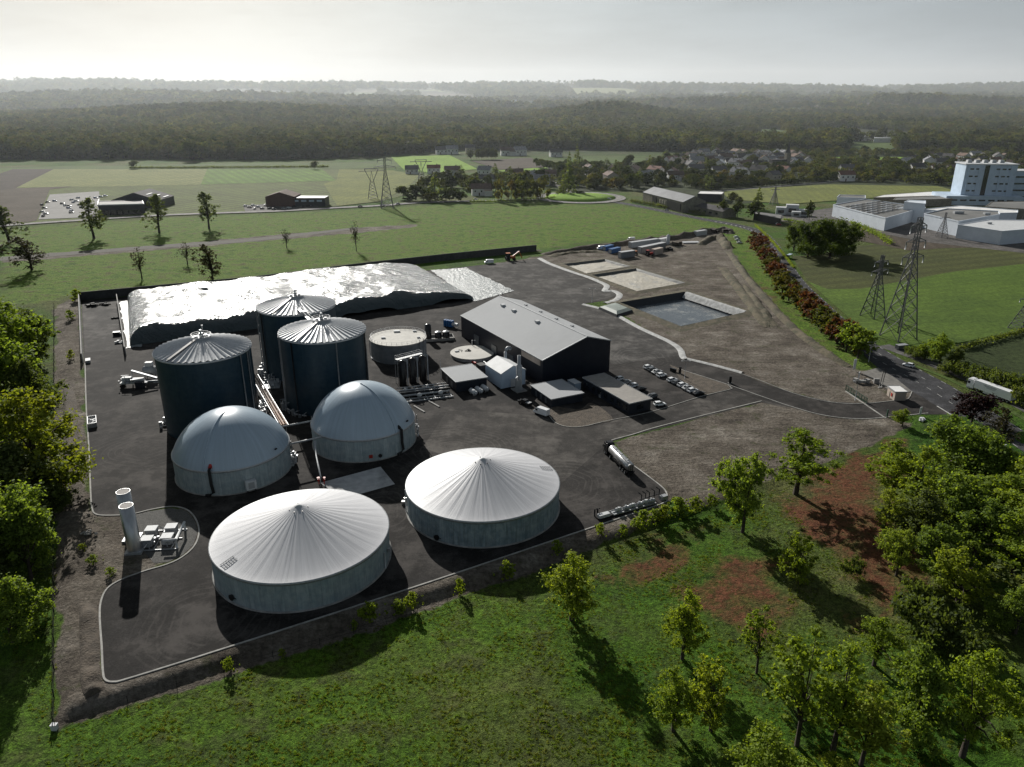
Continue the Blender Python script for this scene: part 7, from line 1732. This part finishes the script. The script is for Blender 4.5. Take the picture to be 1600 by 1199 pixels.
# ------------------------------------------------------------------ pylons
def pylon(px, pb, pt, w, arms, label, kind='tower', rz=.2, thick=.28):
    p = P(px, pb); H = hgt(p.x, p.y, pt) - p.z; t = thing('electricity_pylon', label, 'pylon', p, rz); mb = MB(); n = 9
    if kind == 'portal':
        hh = H * .62
        for s_ in (-1, 1):
            mb.bar((s_ * w * .8, 0, 0), (s_ * w * .25, 0, hh), thick); mb.bar((s_ * w * .25, 0, hh), (s_ * w * 1.1, 0, H), thick)
        for k in range(6): z = hh * k / 6; x = w * .8 - w * .55 * k / 6; mb.bar((-x, 0, z), (x * .9, 0, z + hh / 6), thick * .6); mb.bar((x, 0, z), (-x * .9, 0, z + hh / 6), thick * .6)
        mb.bar((-w * 2, 0, H * .93), (w * 2, 0, H * .93), thick); mb.bar((-w * 1.1, 0, H), (w * 1.1, 0, H), thick); mb.bar((0, 0, H * .93), (-w * .25, 0, hh), thick * .6); mb.bar((0, 0, H * .93), (w * .25, 0, hh), thick * .6)
        mb.build('lattice_tower', lattice_m, t); return t
    def wd(z):
        k = z / H; return w * (1 - k / .72 * .86) if k < .72 else w * .14
    zs = [0, .13, .25, .36, .46, .55, .63, .7, .77, .84, .91, .97]
    for s1 in (-1, 1):
        for s2 in (-1, 1):
            for a, b in zip(zs, zs[1:]): mb.bar((s1 * wd(a * H), s2 * wd(a * H), a * H), (s1 * wd(b * H), s2 * wd(b * H), b * H), thick * (1.1 - .4 * a))
    for a, b in zip(zs, zs[1:]):
        A, B = wd(a * H), wd(b * H); za, zb = a * H, b * H
        for s_ in (-1, 1):
            for P_, Q_ in (((-A, s_ * A), (B, s_ * B)), ((A, s_ * A), (-B, s_ * B)), ((s_ * A, -A), (s_ * B, B)), ((s_ * A, A), (s_ * B, -B))): mb.bar((*P_, za), (*Q_, zb), thick * .5)
            mb.bar((-B, s_ * B, zb), (B, s_ * B, zb), thick * .4); mb.bar((s_ * B, -B, zb), (s_ * B, B, zb), thick * .4)
    mb.build('lattice_tower', lattice_m, t)
    for z, l in arms:
        am = MB(); zz = z * H
        for s_ in (-1, 1):
            for y in (-1, 1): am.bar((s_ * wd(zz), y * wd(zz), zz), (s_ * l, 0, zz + .4), thick * .6); am.bar((s_ * wd(zz), y * wd(zz), zz + H * .035), (s_ * l, 0, zz + .4), thick * .6)
        am.build('crossarm', lattice_m, t); im = MB()
        for s_ in (-1, 1): im.tube([(s_ * l, 0, zz + .3), (s_ * l, 0, zz - H * .05)], .22, 6)
        im.build('insulator', silver_p, t)
    return t
pylon(1403, 528, 334, 5.0, ((.66, 5.5), (.78, 5), (.9, 4)), 'tallest lattice pylon in the right meadow', rz=.35, thick=.34)
pylon(1363, 495, 396, 3.8, ((.72, 5.5), (.86, 4.5)), 'shorter lattice pylon left of the tallest one', rz=.5, thick=.3)
pylon(605, 325, 243, 5.5, ((.78, 9), (.9, 6)), 'tall lattice pylon beside the country road', thick=.5)
pylon(583, 312, 264, 6, (), 'portal-headed pylon just left of the tall roadside pylon', 'portal', thick=.55)
pylon(659, 290, 250, 6, (), 'portal-headed pylon behind the hamlet near bright field', 'portal', thick=.6)
pylon(1471, 371, 331, 3, ((.75, 4),), 'small pylon standing on the bare factory ground', thick=.25)
pylon(1209, 320, 291, 3, ((.8, 4),), 'small pylon in the olive field behind the warehouse', thick=.35)
pylon(1598, 516, 452, 4, ((.75, 5),), 'pylon cut by the right edge of the meadow', thick=.3)

# ------------------------------------------------------------------ woodland (one uncountable mass)
HF = [(1245, 166, 190, 420, f_bright), (1205, 207, 60, 120, f_grass), (1030, 212, 45, 90, f_bright), (1420, 164, 150, 420, f_bright), (1330, 176, 150, 380, f_brown2), (1500, 172, 130, 350, f_crop), (1110, 168, 120, 380, f_crop),
      (940, 150, 360, 700, f_crop), (250, 163, 200, 480, f_grass), (420, 160, 220, 520, f_crop), (100, 160, 240, 520, f_crop), (560, 158, 200, 500, f_grass), (700, 160, 260, 520, f_brown2), (1130, 157, 220, 560, f_grass), (1560, 160, 200, 520, f_grass), (1290, 157, 260, 600, f_crop), (1450, 190, 70, 200, f_grass), (1560, 197, 60, 170, f_crop)]
def cover_pts():
    rng = np.random.default_rng(77); out = []
    def add(n, xr, yr, fn, sc, zs=1.0):
        Yv = 1 / (rng.uniform(1 / yr[1], 1 / yr[0], n)) if zs else rng.uniform(*yr, n); ang = rng.uniform(*xr, n); X = ang * Yv
        m = fn(X, Yv, 800 + ang * 1264); X, Yv = X[m], Yv[m]; s = sc(X, Yv) * rng.uniform(.6, 1.45, len(X)); out.append(np.stack([X, Yv, HZ(X, Yv), s], -1))
    edge_px = [-900, 0, 190, 300, 440, 560, 640, 700, 900, 1010, 1100, 1300, 1420, 1600, 2600]; edge_py = [252, 250, 248, 250, 250, 247, 241, 236, 234, 236, 238, 236, 234, 236, 236]
    edge_Y = [G(800, y)[1] for y in edge_py]
    clear = [pts(*c) for c in (((1316, 222), (1384, 222), (1411, 226), (1384, 237), (1330, 236)), ((1325, 208), (1420, 208), (1420, 221), (1325, 221)), ((1175, 203), (1220, 203), (1220, 210), (1175, 210)), ((1030, 209), (1060, 209), (1060, 213), (1030, 213)))]
    def hf(X, Y):
        m = np.zeros(X.shape, bool)
        for px_, py_, rx, ry, _ in HF:
            Yc = min(8000., G(800, max(py_, 156))[1]) if py_ >= 156 else 8600.; Xc = (px_ - 800) / 1264 * Yc
            m |= (np.abs(X - Xc) < rx * .98) & (Y > Yc - ry * 1.25) & (Y < Yc + ry * .95)
        return m
    def near(X, Y, px):
        e = np.interp(px, edge_px, edge_Y); m = Y > e
        for c in clear: m &= ~inpoly(X, Y, c)
        m &= ~hf(X, Y)
        d = vnoise(X, Y, 160, 3, 3); return m & ~((px > 1080) & (d > .55) & (Y > 1700)) & ~((d > .66) & (Y > 1800))
    add(24000, (-.95, .95), (1190, 2300), near, lambda X, Y: 1.25 + .15 * (Y / 2000))
    add(26000, (-.85, .85), (2300, 4200), near, lambda X, Y: 1.5 + .0 * Y)
    def far(X, Y, px):
        d = vnoise(X, Y, 500, 6, 4); return (d < .54) & ~hf(X, Y)
    add(22000, (-.8, .8), (4200, 7500), far, lambda X, Y: 2.0 + .0002 * Y)
    add(16000, (-.8, .8), (7500, 12500), far, lambda X, Y: 3.0 + .00015 * Y)
    # infill under the village canopy
    Xv, Yv = rng.uniform(-200, 800, 9000), rng.uniform(820, 1400, 9000); m = inpoly(Xv, Yv, VIL)
    for c in KEEP: m &= ~inpoly(Xv, Yv, c)
    H_ = np.array(HOUSES); d = np.min((Xv[:, None] - H_[:, 0]) ** 2 + ((Yv[:, None] - H_[:, 1]) * .6) ** 2, 1); m &= d > 12 ** 2
    Xv, Yv = Xv[m][:1700], Yv[m][:1700]; out.append(np.stack([Xv, Yv, np.zeros(len(Xv)), rng.uniform(.35, .8, len(Xv))], -1))
    return np.concatenate(out)
W = cover_pts()
src = bpy.data.collections.new('woodland_sources')
for k, (kd, s) in enumerate((('round', 51), ('round', 52), ('tall', 53), ('bush', 54), ('round', 55))):
    me = small_tree('crown', 15, 8, kd, 300, 2.3, leaf_far if k < 4 else leaf_ygreen, s); src.objects.link(bpy.data.objects.new('crown_kind', me))
def scatter(name, P4, coll, label, cat, zjit=0):
    me = bpy.data.meshes.new(name); me.vertices.add(len(P4)); me.vertices.foreach_set('co', np.ascontiguousarray(P4[:, :3]).reshape(-1)); a = me.attributes.new('sc', 'FLOAT', 'POINT'); a.data.foreach_set('value', np.ascontiguousarray(P4[:, 3]))
    rngk = np.random.default_rng(3)
    kk = np.array(rngk.choice(len(coll.objects), len(P4), p=[.22, .22, .18, .18, .2] if len(coll.objects) == 5 else None), np.int32)
    if len(coll.objects) == 5: kk[(800 + P4[:, 0] / P4[:, 1] * 1264 > 640) & (P4[:, 1] < 2700) & (rngk.random(len(P4)) < .3)] = len(coll.objects) - 1
    a = me.attributes.new('kind_i', 'INT', 'POINT'); a.data.foreach_set('value', kk)
    o = link(bpy.data.objects.new(name, me)); ng = bpy.data.node_groups.new(name + '_nodes', 'GeometryNodeTree')
    ng.interface.new_socket('Geometry', in_out='INPUT', socket_type='NodeSocketGeometry'); ng.interface.new_socket('Geometry', in_out='OUTPUT', socket_type='NodeSocketGeometry')
    gi, go = ng.nodes.new('NodeGroupInput'), ng.nodes.new('NodeGroupOutput'); ip = ng.nodes.new('GeometryNodeInstanceOnPoints'); ci = ng.nodes.new('GeometryNodeCollectionInfo'); ci.inputs['Collection'].default_value = coll; ci.inputs['Separate Children'].default_value = True; ci.inputs['Reset Children'].default_value = True
    mp = ng.nodes.new('GeometryNodeMeshToPoints'); sa = ng.nodes.new('GeometryNodeInputNamedAttribute'); sa.data_type = 'FLOAT'; sa.inputs['Name'].default_value = 'sc'; ka = ng.nodes.new('GeometryNodeInputNamedAttribute'); ka.data_type = 'INT'; ka.inputs['Name'].default_value = 'kind_i'
    rv = ng.nodes.new('FunctionNodeRandomValue'); rv.data_type = 'FLOAT_VECTOR'; rv.inputs[0].default_value = (0, 0, 0); rv.inputs[1].default_value = (0, 0, 6.283)
    l = ng.links.new; l(gi.outputs[0], mp.inputs[0]); l(mp.outputs[0], ip.inputs['Points']); l(ci.outputs[0], ip.inputs['Instance']); ip.inputs['Pick Instance'].default_value = True
    l([s for s in ka.outputs if s.enabled and s.name == 'Attribute'][0], ip.inputs['Instance Index']); l([s for s in rv.outputs if s.enabled][0], ip.inputs['Rotation']); l([s for s in sa.outputs if s.enabled and s.name == 'Attribute'][0], ip.inputs['Scale']); l(ip.outputs[0], go.inputs[0])
    md = o.modifiers.new('scatter', 'NODES'); md.node_group = ng; return tag(o, label, cat, kind='stuff')
scatter('forest', W, src, 'continuous dark woodland covering the plain and far hills', 'forest')
def hill_field(px, py, rx, ry, m):
    Yc = min(8000., G(800, max(py, 156))[1]) if py >= 156 else 8600.; Xc = (px - 800) / 1264 * Yc; mb = MB(); K = 18
    for i in range(K + 1):
        for j in range(K + 1):
            u, v = i / K * 2 - 1, j / K * 2 - 1; k = 1 + .25 * mnoise.noise(Vector((u * 1.3, v * 1.3, px)))
            x, y = Xc + u * rx * k, Yc + v * ry * k; mb.v.append((x, y, Z(x, y) + 2.5))
    for i in range(K):
        for j in range(K): s = i * (K + 1) + j; mb.face([s, s + K + 1, s + K + 2, s + 1], smooth=True)
    return struct(mb.build('hill_field', m))
for a in HF: hill_field(*a)
def tuft_pts():
    rng = np.random.default_rng(5); n = 150000; Y = rng.uniform(72, 215, n) ; X = rng.uniform(-.82, .82, n) * Y * 1.0
    px = np.zeros(n); m = (side(X, Y, S0, S1) > 4.2) | (side(X, Y, W0, W1) > 1.0); m &= (vnoise(X, Y, 5, 41, 3) + rng.normal(size=n) * .25 > .55); m &= ~((X > 60) & (Y > 190))
    for p in SOIL + REDP: m &= ~inpoly(X, Y, p)
    X, Y = X[m][:20000], Y[m][:20000]; return np.stack([X, Y, HZ(X, Y) - .03, rng.uniform(.45, 1.2, len(X)) * (.5 + .8 * vnoise(X, Y, 7, 44, 2))], -1)
tsrc = bpy.data.collections.new('tuft_sources'); leaf_tuft = leaf_mat('meadow_tufts', [(.08, .13, .02), (.12, .19, .026), (.15, .17, .05), (.12, .105, .05)], .5, .3, .05)
for k in range(3):
    rg = np.random.default_rng(90 + k); Q = []
    for i in range(16):
        a = rg.random() * 6.28; r0 = rg.random() * .25; w = .05; h = rg.uniform(.1, .28); x, y = r0 * math.cos(a), r0 * math.sin(a); b = rg.random() * 6.28; dx, dy = math.cos(b) * w, math.sin(b) * w; lx, ly = math.cos(a) * h * .5, math.sin(a) * h * .5
        Q.append([[x - dx, y - dy, 0], [x + dx, y + dy, 0], [x + lx + dx * .4, y + ly + dy * .4, h], [x + lx - dx * .4, y + ly - dy * .4, h]])
    tsrc.objects.link(bpy.data.objects.new('tuft_kind', quads_mesh('tuft', np.array(Q), leaf_tuft)))
scatter('meadow_grass', tuft_pts(), tsrc, 'rough tufted meadow grass below and beside the yard', 'grass')
# distant town
q = random.Random(6)
far_white = mat('distant_wall', (.55, .55, .54), (.4, .4, .4), .1, .8)
def townblock(w, l, h): mb = MB(); mb.box((0, 0, h / 2), (l, w, h)); return mb
TM = [townblock(14, 40, 30).mesh('block'), townblock(14, 22, 45).mesh('block'), townblock(30, 60, 12).mesh('block')]
for m in TM: m.materials.append(far_white)
TB_ = [(q.gauss(750, 45), q.uniform(163, 171), q.choice([0, 1, 2, 2])) for _ in range(26)] + [(q.uniform(600, 900), q.uniform(160, 173), 2) for _ in range(14)] + [(q.uniform(200, 560), q.uniform(155, 160), 2) for _ in range(8)] + [(q.uniform(1100, 1590), q.uniform(158, 172), 2) for _ in range(22)] + [(q.uniform(1470, 1520), q.uniform(153, 156), 2) for _ in range(4)]
for x, y, k in TB_:
    Y = HC / ((y - YH) / 1264) if y > 151 else 9000; Y = min(Y, 8500); X = (x - 800) / 1264 * Y; o = bpy.data.objects.new(['apartment_block', 'apartment_tower', 'pale_building'][k], TM[k]); COL.objects.link(o)
    o.location = (X, Y, Z(X, Y) + 12); o.rotation_euler = (0, 0, q.random() * .6); s = q.uniform(.7, 1.1) * (.7 if k == 2 else 1); o.scale = (s, s, s * 1.2)
    tag(o, ['pale slab block in the hazy distant town', 'pale high tower block in the hazy distant town', 'pale low building on the far wooded hills'][k], 'building', ['slab blocks of the distant town', 'tower blocks of the distant town', 'low buildings on the far hills'][k])

# ================================================================== LIGHT, SKY, HAZE, CAMERA
SUN_AZ, SUN_EL = math.radians(22.8), math.radians(25.7)
sd = Vector((-math.sin(SUN_AZ) * math.cos(SUN_EL), math.cos(SUN_AZ) * math.cos(SUN_EL), math.sin(SUN_EL)))
sl = bpy.data.lights.new('sun', 'SUN'); sl.energy = 6.0; sl.angle = math.radians(.6); sl.color = (1, .97, .91)
so = link(bpy.data.objects.new('sun', sl)); so.rotation_euler = (-sd).to_track_quat('-Z', 'Y').to_euler(); so.location = (0, 0, 300)
wd_ = bpy.data.worlds.new('World'); SC.world = wd_; wd_.use_nodes = True; nt = wd_.node_tree; bg = nt.nodes['Background']
sky = nt.nodes.new('ShaderNodeTexSky'); sky.sky_type = 'NISHITA'; sky.sun_disc = False; sky.sun_elevation = SUN_EL; sky.sun_rotation = -SUN_AZ; sky.air_density = 1.2; sky.dust_density = 3.0; sky.ozone_density = 1; sky.altitude = 150
tc = nt.nodes.new('ShaderNodeTexCoord'); sx = nt.nodes.new('ShaderNodeSeparateXYZ'); nt.links.new(tc.outputs['Generated'], sx.inputs[0])
dt = nt.nodes.new('ShaderNodeVectorMath'); dt.operation = 'DOT_PRODUCT'; nt.links.new(tc.outputs['Generated'], dt.inputs[0]); dt.inputs[1].default_value = Vector((sd.x, sd.y, .12)).normalized()
mp = nt.nodes.new('ShaderNodeMapping'); mp.inputs['Scale'].default_value = (1, 1, 5.5); nt.links.new(tc.outputs['Generated'], mp.inputs[0])
cn = noise(nt, mp.outputs[0], 2.6, 6, .55)
glow = ramp(nt, [(.0, (2.2, 2.6, 3.0)), (.62, (2.9, 3.35, 3.75)), (.86, (3.6, 4.1, 4.45)), (.95, (4.1, 4.6, 4.9)), (1., (4.6, 5.1, 5.35))], dt.outputs['Value'])
clouds = mixc(nt, 1, glow.outputs[0], ramp(nt, [(.38, .88), (.62, 1.1)], cn).outputs[0], 'MULTIPLY')
alt = ramp(nt, [(.0, 1.), (.08, .97), (.2, .68), (.45, .42), (1., .32)], sx.outputs[2])
clouds = mixc(nt, 1, clouds, alt.outputs[0], 'MULTIPLY')
nt.links.new(mixc(nt, .93, sky.outputs[0], clouds), bg.inputs[0]); bg.inputs[1].default_value = .125
HAZE = True
if HAZE:
    m = bpy.data.materials.new('air_haze'); m.use_nodes = True; n2 = m.node_tree; n2.nodes.remove(n2.nodes['Principled BSDF'])
    vs = n2.nodes.new('ShaderNodeVolumeScatter'); vs.inputs['Density'].default_value = .00006; vs.inputs['Anisotropy'].default_value = .35; vs.inputs['Color'].default_value = (.88, .95, 1, 1); n2.links.new(vs.outputs[0], n2.nodes['Material Output'].inputs['Volume'])
    mb = MB(); mb.box((0, 7600, 230), (32000, 14400, 520)); o = mb.build('haze', m); tag(o, 'thin grey haze lying over the plain and hills', 'haze', kind='stuff')
cam = bpy.data.cameras.new('camera'); co = link(bpy.data.objects.new('camera', cam)); cam.sensor_width = 36; cam.lens = 36 * FPX / 1600; cam.clip_end = 60000; cam.clip_start = .5
co.location = (0, 0, HC); co.rotation_euler = (PI / 2 - PITCH, 0, 0); SC.camera = co
for key in list(PR): 
    if '_used' in PR[key]: del PR[key]['_used']
    for k in ('_H', '_R'):
        if k in PR[key]: del PR[key][k]
for o in list(CARS.values()) + HP:
    if '_used' in o: del o['_used']
SC.view_settings.view_transform = 'Standard'; SC.view_settings.look = 'None'; SC.view_settings.exposure = 0
cy = SC.cycles; cy.max_bounces = 5; cy.diffuse_bounces = 2; cy.glossy_bounces = 2; cy.transmission_bounces = 2; cy.volume_bounces = 0; cy.transparent_max_bounces = 4; cy.use_denoising = True
